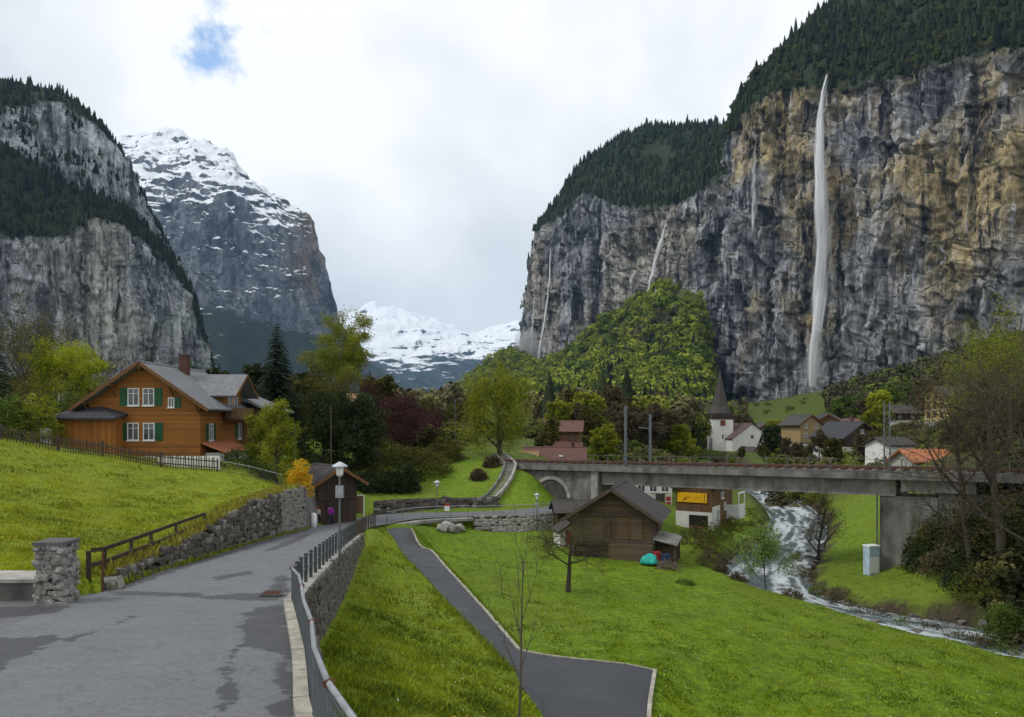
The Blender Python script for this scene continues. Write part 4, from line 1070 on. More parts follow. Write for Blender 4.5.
# kerb beside the near railing
root = thing('lane_kerb', 'pale concrete kerb stones between the lane and the near railing', 'kerb')
kp_ = resample([(np.interp(d, res[:, 1], res[:, 0]), d) for d in np.linspace(3, 20.2, 12)], 1.0)
for a, b in zip(kp_[:-1], kp_[1:]):
    A = Vector((a[0] + 0.02, a[1], float(road_z(a[1])) + 0.0)); B = Vector((b[0] + 0.02, b[1], float(road_z(b[1])) + 0.0)); dv = (B - A) * 0.01
    MB().bar(A + dv, B - dv, 0.22, 0.22).build('kerb_stone', KERB, root)
wall_core(root, [(a[0] + 0.36, a[1], float(road_z(a[1])) - 0.6) for a in kp_], [(a[0] + 0.36, a[1], float(road_z(a[1])) - 0.02) for a in kp_], 0.26, mat=CONC_D, name='footing')

# near railing: tube rail, posts with rusty clamps, wire mesh bays
root = thing('mesh_railing', 'galvanised tube railing with wire mesh along the near kerb', 'railing')
pp = resample([(np.interp(d, res[:, 1], res[:, 0]) + 0.16, d) for d in np.linspace(4.2, 19.5, 9)], 1.9)
tops = []
for k, p in enumerate(pp):
    z = float(road_z(p[1])); lean = 0.05 * math.sin(k * 2.1)
    tp = Vector((p[0] + lean, p[1], z + 1.03 + 0.03 * math.sin(k * 1.3))); tops.append(tp)
    po = MB().tube([(p[0], p[1], z - 0.1), tp - Vector((0, 0, 0.02))], 0.024, 8).build('post', STEEL_B, root)
    if k % 2 == 0: MB().tube([tp - Vector((0.02, 0.05, 0.0)), tp + Vector((0.02, 0.05, 0.0))], 0.043, 10).build('clamp', RUST, po)
for k in range(len(tops) - 1):
    MB().tube([tops[k], tops[k + 1]], 0.034, 10).build('top_rail', STEEL, root, smooth=False)
    a, b = Vector((pp[k][0], pp[k][1], float(road_z(pp[k][1])) + 0.08)), Vector((pp[k + 1][0], pp[k + 1][1], float(road_z(pp[k + 1][1])) + 0.08))
    mb = MB(); nb = int((b - a).length / 0.08)
    for i in range(nb + 1):
        t_ = i / nb; mb.tube([a.lerp(b, t_), tops[k].lerp(tops[k + 1], t_) - Vector((0, 0, 0.05))], 0.0045, 4, False)
    for h in (0.0, 0.12, 0.25, 0.37, 0.5, 0.62, 0.75, 0.88, 0.97):
        mb.tube([a.lerp(tops[k], h), b.lerp(tops[k + 1], h)], 0.005 if h not in (0.0, 0.97) else 0.012, 4, False)
    mb.build('wire_mesh', STEEL_B, root)
# farther railing on the coping: square dark posts and two slim rails
root = thing('post_railing', 'railing of dark square posts along the wall coping down the lane', 'railing')
pp = resample([(np.interp(d, res[:, 1], res[:, 0]) + 0.17, d) for d in np.linspace(19.9, 57.5, 16)], 1.25)
tops = []
for k, p in enumerate(pp):
    z = float(road_z(p[1])); MB().box(-.045, .045, -.045, .045, 0, 1.0).build('post', STEEL_D if p[1] < 44 else W_GREY, root, (p[0], p[1], z + 0.02)); tops.append(Vector((p[0], p[1], z)))
for k in range(len(tops) - 1):
    for h in (0.55, 0.93):
        MB().tube([tops[k] + Vector((0, 0, h)), tops[k + 1] + Vector((0, 0, h))], 0.02, 6, False).build('rail', STEEL_B, root)
# slim railing round the bend and on towards the arch
def slim_railing(label, line, zf, h=1.0, step=1.6, mesh=True):
    root = thing('slim_railing', label, 'railing'); q = resample(line, step); tp = []
    for p in q:
        z = zf(p[0], p[1]); MB().tube([(0, 0, -0.1), (0, 0, h)], 0.026, 6).build('post', STEEL_B, root, (p[0], p[1], z)); tp.append(Vector((p[0], p[1], z)))
    for a, b in zip(tp[:-1], tp[1:]):
        MB().tube([a + Vector((0, 0, h)), b + Vector((0, 0, h))], 0.025, 6, False).build('top_rail', STEEL, root)
        mb = MB(); mb.tube([a + Vector((0, 0, .15)), b + Vector((0, 0, .15))], 0.018, 4, False)
        n_ = int((b - a).length / 0.16)
        for i in range(1, n_): mb.tube([a.lerp(b, i / n_) + Vector((0, 0, .15)), a.lerp(b, i / n_) + Vector((0, 0, h - .02))], 0.009, 3, False)
        mb.build('bar_panel', STEEL_B, root)
    return root
rzf = lambda x, y: float(road_z(y)) + 0.0
slim_railing('pale slim railing on the outside of the bend above the footpath', [(-10.2, 61.0), (-9.3, 63.8), (-7.8, 65.7), (-5.4, 66.8), (-3.9, 67.3)], rzf)
slim_railing('grey slim railing on the lane above the rubble wall', [(-3.6, 67.5), (2, 69.2), (5.4, 71.0), (8.0, 72.7)], rzf, 0.9)
# rubble wall below that lane
rb = []; rt = []
for x, y in resample([(-3.6, 67.6), (2, 69.4), (8.3, 73.0)], 1.0):
    rt.append((x + 0.25, y - 0.2, float(road_z(y)) - 0.12)); rb.append((x + 0.4, y - 0.75, float(road_z(y)) - 1.9))
root = thing('rubble_wall', 'grey rubble wall holding up the lane left of the timber barn', 'wall')
wall_core(root, rb, rt, 0.5); lay_stones(root, rb, rt, STONE_P, (0.5, 0.33), 0.3, 160, 9)
for a, b in zip(rt[:-1], rt[1:]): MB().bar(Vector(a) + Vector((-.1, .15, .1)), Vector(b) + Vector((-.1, .15, .1)), 0.4, 0.16).build('coping_stone', CONC_P, root)
# concrete prop-work under the outside of the bend
root = thing('bend_support', 'stained concrete supports under the outer edge of the bend', 'retaining wall')
sp_ = [Vector((x, y, float(road_z(y)))) for x, y in ((-9.6, 62.8), (-8.1, 65.3), (-6.2, 66.5), (-3.7, 67.4))]
for a, b in zip(sp_[:-1], sp_[1:]):
    MB().bar(a + Vector((.15, -.1, -.22)), b + Vector((.15, -.1, -.22)), 0.8, 0.24).build('edge_beam', CONC_P, root)
    nn = Vector((b.y - a.y, -(b.x - a.x), 0)).normalized() * -0.5
    MB().hexa([a + nn + Vector((0, 0, -2.6)), b + nn + Vector((0, 0, -2.6)), b + nn * 2 + Vector((0, 0, -2.6)), a + nn * 2 + Vector((0, 0, -2.6)), a + nn + Vector((0, 0, -.36)), b + nn + Vector((0, 0, -.36)), b + nn * 2 + Vector((0, 0, -.36)), a + nn * 2 + Vector((0, 0, -.36))]).build('back_wall', CONC_D, root)
for a in (sp_[1], (sp_[1] + sp_[2]) / 2, sp_[2], (sp_[2] + sp_[3]) / 2):
    MB().hexa([a + Vector(q) for q in ((-.25, -.9, -2.6), (.2, -.9, -2.6), (.15, .1, -2.6), (-.2, .1, -2.6), (-.14, -.16, -.36), (.14, -.16, -.36), (.14, .1, -.36), (-.14, .1, -.36))]).build('prop', CONC_P, root)
for k, (x, y) in enumerate(((-5.6, 65.3), (-5.0, 65.0), (-6.0, 64.6), (-4.6, 65.6))):
    o = link('boulder', STONES[k], None, None, (x, y, gz(x, y) + 0.25)); o.scale = (1.1 - .12 * k, 0.8, 0.9 - .1 * k); o.rotation_euler = (.2 * k, .3, k)
    o.material_slots[0].link = 'OBJECT'; o.material_slots[0].material = STONE_P
    tag(o, ('largest pale boulder under the concrete supports of the bend', 'second largest boulder under the bend, on the right of the largest', 'low boulder under the bend, nearest to the footpath', 'smallest boulder under the bend, close to the rubble wall')[k], 'boulder', 'boulders under the bend')
# stone wall at the foot of the hill behind the bend
q = resample([(-12.6, 69.6), (-9.6, 72.0), (-4.2, 73.0), (-1.4, 74.2)], 1.2)
rb = [(x, y, float(road_z(y)) - .1) for x, y in q]; rt = [(x, y + .15, float(road_z(y)) + 1.15) for x, y in q]
root = thing('hill_foot_wall', 'low rough stone wall between the bend and the grassy hill', 'wall')
wall_core(root, rb, rt, 0.5); lay_stones(root, rb, rt, STONE, (0.55, 0.3), 0.28, 120, 13)

# gate pillar of rough stone with a slab on top
root = thing('stone_pillar', 'square pillar of rough pale stones capped with a dark slab', 'pillar', (-12.5, 20.6, float(road_z(20.6)) - 0.05))
hw_, hh_ = 0.285, 1.62
MB().box(-hw_ + .06, hw_ - .06, -hw_ + .06, hw_ - .06, 0, hh_).build('core', MORTAR, root)
for fx, a in (((-hw_, -hw_, hw_, -hw_), 0), ((hw_, -hw_, hw_, hw_), 1), ((hw_, hw_, -hw_, hw_), 2), ((-hw_, hw_, -hw_, -hw_), 3)):
    lay_stones(root, [(fx[0], fx[1], 0), (fx[2], fx[3], 0)], [(fx[0], fx[1], hh_ - .1), (fx[2], fx[3], hh_ - .1)], STONE_P, (0.26, 0.135), 0.16, 120, 30 + a)
MB().hexa([(-.44, -.42, hh_), (.42, -.40, hh_ + .01), (.41, .42, hh_), (-.42, .41, hh_), (-.42, -.41, hh_ + .08), (.41, -.39, hh_ + .09), (.40, .41, hh_ + .08), (-.43, .40, hh_ + .09)]).build('cap', simple('slab_dark', (0.085, 0.085, 0.082), 0.85, 0.4, 4, 0.4), root)
# low wall and pavement beside the pillar
root = thing('low_wall', 'low concrete wall running left from the stone pillar', 'wall')
MB().hexa([(-40, 20.62, -5.4), (-13.0, 20.85, -5.2), (-13.0, 21.15, -5.2), (-40, 20.92, -5.4), (-40, 20.62, -4.35), (-13.0, 20.85, -4.52), (-13.0, 21.15, -4.52), (-40, 20.92, -4.35)]).build('wall_body', CONC_D, root)
MB().hexa([(-40, 20.55, -4.35), (-13.0, 20.78, -4.52), (-13.0, 21.9, -4.50), (-40, 21.7, -4.33), (-40, 20.55, -4.25), (-13.0, 20.78, -4.42), (-13.0, 21.9, -4.40), (-40, 21.7, -4.23)]).build('coping', CONC, root)
tag(MB().tube([(0, 0, -0.2), (0.02, 0, 0.95)], 0.035, 6).build('metal_stake', RUST, None, (-11.85, 21.7, gz(-12.9, 22.8))), 'thin rusty stake beside the stone pillar', 'stake')
o = link('corner_stone', STONES[2], None, None, (-12.35, 23.2, float(road_z(23.2)) + .14)); o.scale = (.62, .4, .42); o.rotation_euler = (0, 0, .5)
o.material_slots[0].link = 'OBJECT'; o.material_slots[0].material = STONE_P; tag(o, 'pale block of stone at the near end of the dry-stone wall', 'stone')
# drain grate
root = thing('drain_grate', 'square drain grate in the lane near the railing', 'drain', (rp(272, 595)[0], rp(272, 595)[1], float(road_z(rp(272, 595)[1])) + 0.045), 0.1)
MB().box(-.3, .3, -.3, -.25, 0, .02).box(-.3, .3, .25, .3, 0, .02).box(-.3, -.25, -.25, .25, 0, .02).box(.25, .3, -.25, .25, 0, .02).build('frame', STEEL_D, root)
for k in range(7): MB().box(-.25, .25, -.22 + k * .068, -.19 + k * .068, 0, .016).build('bar', RUST, root)

# wooden rail fence at the meadow's edge
root = thing('rail_fence', 'dark two-rail wooden fence climbing beside the dry-stone wall', 'fence')
fpts = [(92, 550, 565, 23.0), (103, 549, 562, 24.2), (130, 540, 552, 27.0), (150, 533, 545, 29.2), (175, 524, 535, 32.0), (204, 514, 523, 35.5)]
for r_ in (1, 2):
    for a, b in zip(fpts[:-1], fpts[1:]): MB().bar(P(a[0], a[r_], a[3]), P(b[0], b[r_], b[3]), 0.06, 0.13).build('rail', W_FENCE, root)
for k, a in enumerate(fpts):
    if k == 0: continue
    x, y, z = P(a[0], a[1], a[3]); g = gz(x - .2, y)
    MB().box(-.05, .05, -.05, .05, g - z - .2, .12 if k == 0 else .05).build('post', W_FENCE if k < 2 else W_GREY, root, (x, y + .09, z))
x, y, z = P(89, 562, 22.6)
MB().bar(P(88.5, 551, 22.5), P(88.5, 590, 22.5), .11, .09).build('end_post', W_FENCE, root)
# picket fence below the chalet
root = thing('picket_fence', 'weathered picket fence running along the top of the meadow below the chalet', 'fence')
pk = MB().box(-.035, .035, -.012, .012, 0, .95).add([(-.035, 0, .95), (.035, 0, .95), (0, 0, 1.03)], [(0, 1, 2)]).mesh('picket'); pk.materials.append(W_GREY)
line = resample([(-44, 50.0), XD(0, 51), XD(102, 53), XD(160, 53.6), XD(217, 54.2)], 0.17)
for k, p in enumerate(line):
    o = link('picket', pk, None, root, (p[0], p[1], gz(p[0], p[1]) + 0.03 + 0.03 * math.sin(k * 1.9))); o.rotation_euler = (0, 0.05 * math.sin(k * 2.3), 0.05)
pts_ = resample([(-44, 50.0), XD(0, 51), XD(102, 53), XD(160, 53.6), XD(217, 54.2)], 2.2)
for a, b in zip(pts_[:-1], pts_[1:]):
    za, zb = gz(a[0], a[1]), gz(b[0], b[1])
    MB().box(-.06, .06, -.06, .06, -.2, 1.1).build('post', W_GREY, root, (a[0], a[1] + .08, za))
    for h in (.3, .75): MB().bar((a[0], a[1] + .04, za + h), (b[0], b[1] + .04, zb + h), .04, .08).build('rail', W_GREY, root)
slim_railing('dark slim railing at the meadow corner right of the picket fence', [XD(218, 54.3), XD(250, 54.6), XD(282, 55.2)], lambda x, y: gz(x, y), 0.85)
# ------------------------------------------------------------------ houses
def face(kind, W, D):
    """maps (u along the wall, out from the wall, z) to house coordinates; front looks to -y"""
    return {'front': lambda u, o, z: (u, -o, z), 'right': lambda u, o, z: (W / 2 + o, u, z), 'left': lambda u, o, z: (-W / 2 - o, u, z), 'back': lambda u, o, z: (-u, D + o, z)}[kind]
def fbox(mb, m, u0, u1, o0, o1, z0, z1):
    p = [m(u0, o1, z0), m(u1, o1, z0), m(u1, o0, z0), m(u0, o0, z0), m(u0, o1, z1), m(u1, o1, z1), m(u1, o0, z1), m(u0, o0, z1)]
    return mb.hexa(p)
def window(parent, m, u, z, w, h, fr=None, sh=None, shm=None, bars=1, sill=True, fw=0.07, glass=None, shs=(1, 1)):
    """casement: frame standing proud, pane set back in it, sill, shutters"""
    fr = fr or WHITE_P; mb = MB()
    fbox(mb, m, u - w / 2, u - w / 2 + fw, 0, .06, z - h / 2, z + h / 2); fbox(mb, m, u + w / 2 - fw, u + w / 2, 0, .06, z - h / 2, z + h / 2)
    fbox(mb, m, u - w / 2 + fw, u + w / 2 - fw, 0, .06, z - h / 2, z - h / 2 + fw); fbox(mb, m, u - w / 2 + fw, u + w / 2 - fw, 0, .06, z + h / 2 - fw, z + h / 2)
    for k in range(bars):
        c = u - w / 2 + w * (k + 1) / (bars + 1); fbox(mb, m, c - fw * .4, c + fw * .4, 0, .05, z - h / 2 + fw, z + h / 2 - fw)
    if h > 1.0: fbox(mb, m, u - w / 2 + fw, u + w / 2 - fw, 0, .045, z + h * .18, z + h * .18 + fw * .5)
    o = mb.build('window', fr, parent)
    mb = MB(); fbox(mb, m, u - w / 2 + fw * .6, u + w / 2 - fw * .6, .004, .02, z - h / 2 + fw * .6, z + h / 2 - fw * .6); mb.build('pane', glass or GLASS, o)
    if sill: mb = MB(); fbox(mb, m, u - w / 2 - .06, u + w / 2 + .06, 0, .14, z - h / 2 - .07, z - h / 2 - .003); mb.build('sill', fr, o)
    if sh:
        for s, k in ((-1, 0), (1, 1)):
            if not shs[k]: continue
            a = u + s * (w / 2 + sh / 2 + .02); mb = MB()
            fbox(mb, m, a - sh / 2, a + sh / 2, .01, .05, z - h / 2 - .02, z + h / 2 + .02)
            for zz in (z - h * .3, z + h * .3): fbox(mb, m, a - sh / 2 + .04, a + sh / 2 - .04, .052, .075, zz - .05, zz + .05)
            mb.build('shutter', shm or GREEN_P, o)
    return o
def door(parent, m, u, z0, w, h, mat, fr=None):
    mb = MB(); fbox(mb, m, u - w / 2, u + w / 2, 0, .05, z0, z0 + h); o = mb.build('door', mat, parent)
    mb = MB(); fbox(mb, m, u - w / 2 - .1, u - w / 2 - .003, 0, .08, z0, z0 + h + .1); fbox(mb, m, u + w / 2 + .003, u + w / 2 + .1, 0, .08, z0, z0 + h + .1); fbox(mb, m, u - w / 2, u + w / 2, 0, .08, z0 + h + .003, z0 + h + .1)
    mb.build('frame', fr or W_TRIM, o); mb = MB(); fbox(mb, m, u + w * .35, u + w * .42, .05, .1, z0 + h * .45, z0 + h * .52); mb.build('handle', STEEL_D, o)
    return o
def gable_house(name, label, cat, loc, rz, W, D, H, rise, wall, roof, ov=0.7, ovf=0.6, axis='y', base=0.0, plinth=None, th=0.16, group=None, trim=None, ridge_off=0.0):
    """walls with gables; axis y: ridge runs back from the front, axis x: ridge runs along the front. z=0 is the ground."""
    r = thing(name, label, cat, loc, rz, group)
    b = -1.2
    if axis == 'y':
        MB().prism([(-W / 2, b if not plinth else base), (W / 2, b if not plinth else base), (W / 2, H), (ridge_off, H + rise), (-W / 2, H)], 0, D, 'y').build('wall', wall, r)
    else:
        MB().prism([(0, b if not plinth else base), (D, b if not plinth else base), (D, H), (D / 2, H + rise), (0, H)], -W / 2, W / 2, 'x').build('wall', wall, r)
    if plinth: MB().box(-W / 2 - .03, W / 2 + .03, -.03, D + .03, b, base - .002).build('plinth', plinth, r)
    half = (W if axis == 'y' else D) / 2; k = rise / half
    zt = H + rise + th * 1.15
    e = half + ov; ze = zt - k * e
    mb1, mb2 = MB(), MB()
    if axis == 'y':
        y0, y1 = -ovf, D + ovf
        q1 = [(0, y0, zt), (0, y1, zt), (-e, y1, ze), (-e, y0, ze)]; q2 = [(0, y1, zt), (0, y0, zt), (e, y0, ze), (e, y1, ze)]
    else:
        x0, x1 = -W / 2 - ovf, W / 2 + ovf
        q1 = [(x0, D / 2, zt), (x0, D / 2 - e, ze), (x1, D / 2 - e, ze), (x1, D / 2, zt)]; q2 = [(x1, D / 2, zt), (x1, D / 2 + e, ze), (x0, D / 2 + e, ze), (x0, D / 2, zt)]
    ro = mb1.slab(q1, th).slab(q2, th).build('roof', roof, r)
    mb = MB()   # ridge cap
    if axis == 'y': mb.prism([(-.16, zt - .05), (.16, zt - .05), (0, zt + .06)], -ovf - .02, D + ovf + .02, 'y')
    else: mb.prism([(D / 2 - .16, zt - .05), (D / 2 + .16, zt - .05), (D / 2, zt + .06)], -W / 2 - ovf - .02, W / 2 + ovf + .02, 'x')
    mb.build('ridge_cap', roof, ro)
    if trim is not None:   # barge boards along the gable edges
        for s in (-1, 1):
            if axis == 'y': MB().bar((0, y0 - .03, zt - .14), (s * e, y0 - .03, ze - .14), .05, .26).build('barge_board', trim, ro)
            else:
                for xx in (x0 - .03, x1 + .03): MB().bar((xx, D / 2, zt - .14), (xx, D / 2 + s * e, ze - .14), .05, .24).build('barge_board', trim, ro)
    r['_dims'] = [W, D, H, rise, ze, e]
    return r, ro
def chimney(ro, x, y, z0, z1, s=.5, mat=None):
    o = MB().box(x - s / 2, x + s / 2, y - s / 2, y + s / 2, z0, z1).box(x - s / 2 - .07, x + s / 2 + .07, y - s / 2 - .07, y + s / 2 + .07, z1 + .001, z1 + .1).build('chimney', mat or BRICK, ro)
    return o

# ---- the orange chalet on the left
X0, Y0, Z0 = -29.4, 60.0, -2.95
r, ro = gable_house('chalet', 'orange-brown timber chalet with green shutters and grey slate roof above the meadow', 'house', (X0, Y0, Z0), 0, 8.9, 10.5, 4.35, 3.05, W_ORANGE, R_SLATE, 1.05, 1.0, 'y', 0.05, PLASTER, 0.18, trim=W_TRIM)
F = face('front', 8.9, 10.5); RT = face('right', 8.9, 10.5)
for u, shs in ((-.87, (1, 0)), (.33, (0, 1))): window(r, F, u, 4.80, .92, 1.4, sh=.62, shs=shs)
window(r, F, 2.15, 4.35, .50, .80, sh=.5, shs=(0, 1))
for u, shs in ((-.90, (1, 0)), (.36, (0, 1))): window(r, F, u, 2.02, .92, 1.4, sh=.64, shs=shs)
window(r, RT, 2.1, 1.95, .85, 1.4, sh=.55); window(r, RT, 8.6, 1.95, .85, 1.4, sh=.55)
for s in (-1, 1):   # projecting brackets and purlins under the eaves
    for x, z in ((s * 4.4, 4.2), (s * 2.3, 5.62)):
        MB().box(x - .1, x + .1, -.95, -.002, z, z + .2).bar((x, -.02, z - .75), (x, -.75, z - .02), .1, .1).build('bracket', W_TRIM, r)
MB().box(-.1, .1, -.95, -.002, 7.0, 7.2).build('purlin', W_TRIM, r)
chimney(ro, 0.75, 5.6, 6.6, 8.55, .7)
# cross gable with balcony, right side
cg = MB().prism([(4.3, 3.6), (8.3, 3.6), (8.3, 5.35), (6.3, 6.75), (4.3, 5.35)], 1.5, 4.75, 'x').build('cross_gable', W_ORANGE, r)
zt, k = 6.98, 1.4 / 2.0
MB().slab([(0.4, 6.3, zt), (0.4, 3.5, zt - k * 2.8), (6.0, 3.5, zt - k * 2.8), (6.0, 6.3, zt)], .16).slab([(6.0, 6.3, zt), (6.0, 9.1, zt - k * 2.8), (0.4, 9.1, zt - k * 2.8), (0.4, 6.3, zt)], .16).build('roof', R_SLATE, cg)
for s in (-1, 1): MB().bar((6.04, 6.3, zt - .14), (6.04, 6.3 + s * 2.8, zt - .14 - k * 2.8), .05, .24).build('barge_board', W_TRIM, cg)
RT2 = lambda u, o, z: (4.75 + o, u, z)
window(r, RT2, 5.6, 4.75, .8, 1.2); window(r, RT2, 6.9, 4.75, .8, 1.2)
bal = MB().box(4.76, 5.9, 4.4, 8.2, 2.95, 3.1).build('balcony', W_GREY, r)
MB().box(5.82, 5.9, 4.4, 8.2, 3.101, 4.0).box(4.76, 5.82, 4.4, 4.48, 3.101, 4.0).box(4.76, 5.82, 8.12, 8.2, 3.101, 4.0).build('balustrade', W_MID, bal)
# rear wing under its own lower roof
rw = MB().box(4.46, 6.3, 9.0, 14.5, -1.2, 4.0).build('rear_wing', W_MID, r)
MB().slab([(3.9, 8.2, 5.35), (7.6, 8.2, 3.75), (7.6, 15.2, 3.75), (3.9, 15.2, 5.35)], .16).build('roof', R_SLATE, rw)
window(r, lambda u, o, z: (6.3 + o, u, z), 11.0, 1.95, .85, 1.4, sh=.5)
# tiled porch and white garden wall
po = MB().slab([(4.47, .2, 1.15), (6.5, .2, .35), (6.5, 6.4, .35), (4.47, 6.4, 1.15)], .1).build('porch_roof', R_ORANGE, r)
for yy in (.5, 3.2, 6.1): MB().box(6.2, 6.34, yy, yy + .14, -1.3, .34).build('porch_post', W_TRIM, po)
MB().box(4.47, 6.1, 1.0, 6.2, -1.3, .28).build('porch_wall', PLASTER, po)
# low annex with a hipped roof, left
A = MB().box(-6.7, -1.7, -1.25, -.02, -.9, 3.1).box(-6.7, -4.48, -.0195, 3.2, -.9, 3.1).build('annex', planked('annex_boards', (0.340, 0.132, 0.026), .22, 'x'), r)
z0, z1 = 3.12, 4.05
c4 = [(-7.15, -1.95, z0), (-1.3, -1.95, z0), (-1.3, .0, z0 + .35), (-7.15, 3.9, z0)]; rd = [(-5.2, .9, z1), (-3.4, -.003, z1)]
b4 = [(x, y, z - .14) for x, y, z in c4]
MB().add(c4 + rd + b4, [(0, 1, 5, 4), (1, 2, 5), (2, 3, 4, 5), (3, 0, 4), (9, 8, 7, 6), (0, 6, 7, 1), (1, 7, 8, 2), (2, 8, 9, 3), (3, 9, 6, 0)]).build('roof', R_BLACK, A)
window(r, lambda u, o, z: (-6.7 - o, u, z), .8, 1.6, .7, .9)
tag(MB().box(-.4, .4, -.1, .1, -.8, .65).box(-.45, .45, -.14, .14, .651, .75).build('garden_wall', PLASTER, None, (XD(46, 57.5)[0], 57.5, gz(XD(46, 57.5)[0], 57.5) + .5)), 'short white garden wall left of the chalet annex', 'wall')
tag(MB().box(0, 4.6, -.12, .12, -.9, .72).build('garden_wall', PLASTER, None, (XD(158, 55.5)[0], 55.5, gz(XD(180, 55.5)[0], 55.5)), -.03), 'low white wall below the right corner of the chalet', 'wall')

# ---- little dark barn by the bend
r, ro = gable_house('storage_hut', 'small dark brown timber hut with steep roof beside the bend', 'hut', (-14.6, 62.6, -8.75), math.radians(38), 3.5, 4.0, 3.7, 1.05, W_DARK, R_DARK, .75, .8, 'y', trim=W_TRIM)
F = face('front', 3.5, 4)
door(r, F, -.2, .1, 1.2, 1.9, W_DARK, W_DARK); mb = MB(); fbox(mb, F, -1.75, 1.75, .002, .12, 2.12, 2.26); mb.build('floor_beam', W_DARK, r)
for u in (-1.7, -.85, 0, .85, 1.7): mb = MB(); fbox(mb, F, u - .06, u + .06, .002, .06, 2.125, 3.65); mb.build('wall_batten', W_DARK, r)
LF = face('left', 3.5, 4); door(r, LF, 1.6, .1, 1.0, 1.9, W_MID)
root = thing('notice_board', 'white framed notice board beside the dark hut', 'notice board', (-13.15, 64.6, float(road_z(64.6))), .3)
MB().box(-.42, -.34, -.04, .04, 0, 2.15).build('post', WHITE_P, root); MB().box(.34, .42, -.04, .04, 0, 2.15).build('post', WHITE_P, root); MB().box(-.34, .34, -.04, .04, 2.07, 2.15).build('frame', WHITE_P, root)
MB().box(-.33, .33, -.02, .02, .55, 2.06).build('board', W_MID, root)

# ---- weathered barn on the meadow
bx, by = 7.75, 57.6; bz = gz(bx, by + 1)
r, ro = gable_house('timber_barn', 'weathered log barn with a wide dark roof standing on the meadow', 'barn', (bx, by, bz), math.radians(-17), 6.2, 6.0, 3.35, 2.0, W_LOG, R_DARK, .75, .9, 'y', trim=W_GREY)
F = face('front', 6.2, 6.5)
mb = MB(); fbox(mb, F, -.2, 3.05, .002, .35, -.9, 1.25); mb.build('lower_wall', W_BROWN, r)
for u in (.75, 1.75): door(r, F, u, 1.55, .85, 1.7, W_BROWN)
mb = MB(); fbox(mb, F, -2.2, -.7, .002, .06, 1.5, 3.1); mb.build('loft_hatch', W_BROWN, r)
mb = MB(); fbox(mb, F, -3.0, -.3, .001, .02, -.6, 1.0); mb.build('open_bay_shade', simple('painted_interior_shade', (.018, .015, .012), .95, .3), r)  # dark sheet on the closed wall: the open bay's shade painted as colour
mb = MB()
for u in (-3.1, 3.1, -.28): fbox(mb, F, u - .1, u + .1, -.1, .16, -.6, 3.0)
for z in (1.28, 3.3): fbox(mb, F, -3.2, 3.2, -.05, .2, z, z + .18)
mb.build('frame_beam', W_GREY, r)
RT = face('right', 6.2, 6.5)
ln = MB().slab([(3.12, -.4, 1.75), (4.9, -.4, 1.35), (4.9, 4.2, 1.35), (3.12, 4.2, 1.75)], .1).build('lean_to_roof', CONC_P, r)
for yy in (-.2, 1.9, 4.0): MB().box(4.6, 4.74, yy, yy + .14, -.9, 1.3).build('post', W_GREY, ln)
MB().box(3.13, 4.6, 1.4, 4.0, -.9, 1.25).build('lean_to_wall', W_BROWN, ln)
window(r, RT, 2.2, 2.4, .8, .7, fr=W_GREY)
# things kept beside the barn
M = Matrix.Rotation(math.radians(-17), 4, 'Z')
def beside(x, y): v = M @ Vector((x, y, 0)); return (bx + v.x, by + v.y, gz(bx + v.x, by + v.y))
def heap(name, label, cat, loc, s, mat, seed, n=3):
    bm = bmesh.new(); bmesh.ops.create_icosphere(bm, subdivisions=n, radius=1)
    co = np.array([v.co for v in bm.verts]); d = 1 + .28 * fbm(co * 1.3 + seed, 3) + .08 * fbm(co * 5 + seed, 2)
    for v, k in zip(bm.verts, d): v.co = Vector((v.co.x * s[0] * k, v.co.y * s[1] * k, max(v.co.z * k, -.25) * s[2]))
    me = bpy.data.meshes.new(name); bm.to_mesh(me); bm.free(); me.polygons.foreach_set('use_smooth', np.ones(len(me.polygons), bool))
    return tag(link(name, me, mat, None, loc), label, cat)
heap('tarpaulin_bundle', 'crumpled turquoise tarpaulin bundle at the corner of the barn', 'tarpaulin', tuple(np.array(beside(2.9, -1.25)) + (0, 0, .3)), (.62, .5, .55), simple('turquoise_tarp', (.02, .36, .30), .45, .3, 2, .5), 3)
rng_ = np.random.default_rng(5); mb = MB(); pc = np.array(beside(4.2, -1.6))
for k in range(150):
    a_ = rng_.uniform(0, 6.28); q = np.array([rng_.normal(0, .38), rng_.normal(0, .28), 0]); q[2] = max(.03, .55 - .7 * np.hypot(q[0], q[1])) * rng_.uniform(.1, 1); dv = np.array([math.cos(a_), math.sin(a_), rng_.normal(0, .3)]) * rng_.uniform(.25, .6)
    mb.tube([q - dv, q + dv * .2 + rng_.normal(0, .04, 3), q + dv], [.022, .018, .008], 4, False)
tag(mb.build('brush_pile', simple('brushwood', (.16, .13, .085), .95, .5, 9), None, tuple(pc + (0, 0, .05))), 'pile of pale brushwood in front of the barn lean-to', 'brush pile')
o = MB().box(-.3, .3, -.25, .25, 0, .8).box(-.34, .34, -.29, .29, .801, .9).build('plastic_bin', simple('bin_blue', (.03, .05, .11), .5, .2), None, tuple(np.array(beside(4.0, -.5)) + (0, 0, 0)), .2)
tag(o, 'dark blue bin standing under the lean-to of the barn', 'bin')
o = MB().box(-.22, .22, -.2, .2, 0, .62).box(-.25, .25, -.23, .23, .621, .68).build('plastic_crate', RED_P, None, tuple(np.array(beside(3.4, -.5)) + (0, 0, .3)), .4)
tag(o, 'red crate stacked under the lean-to of the barn', 'crate')
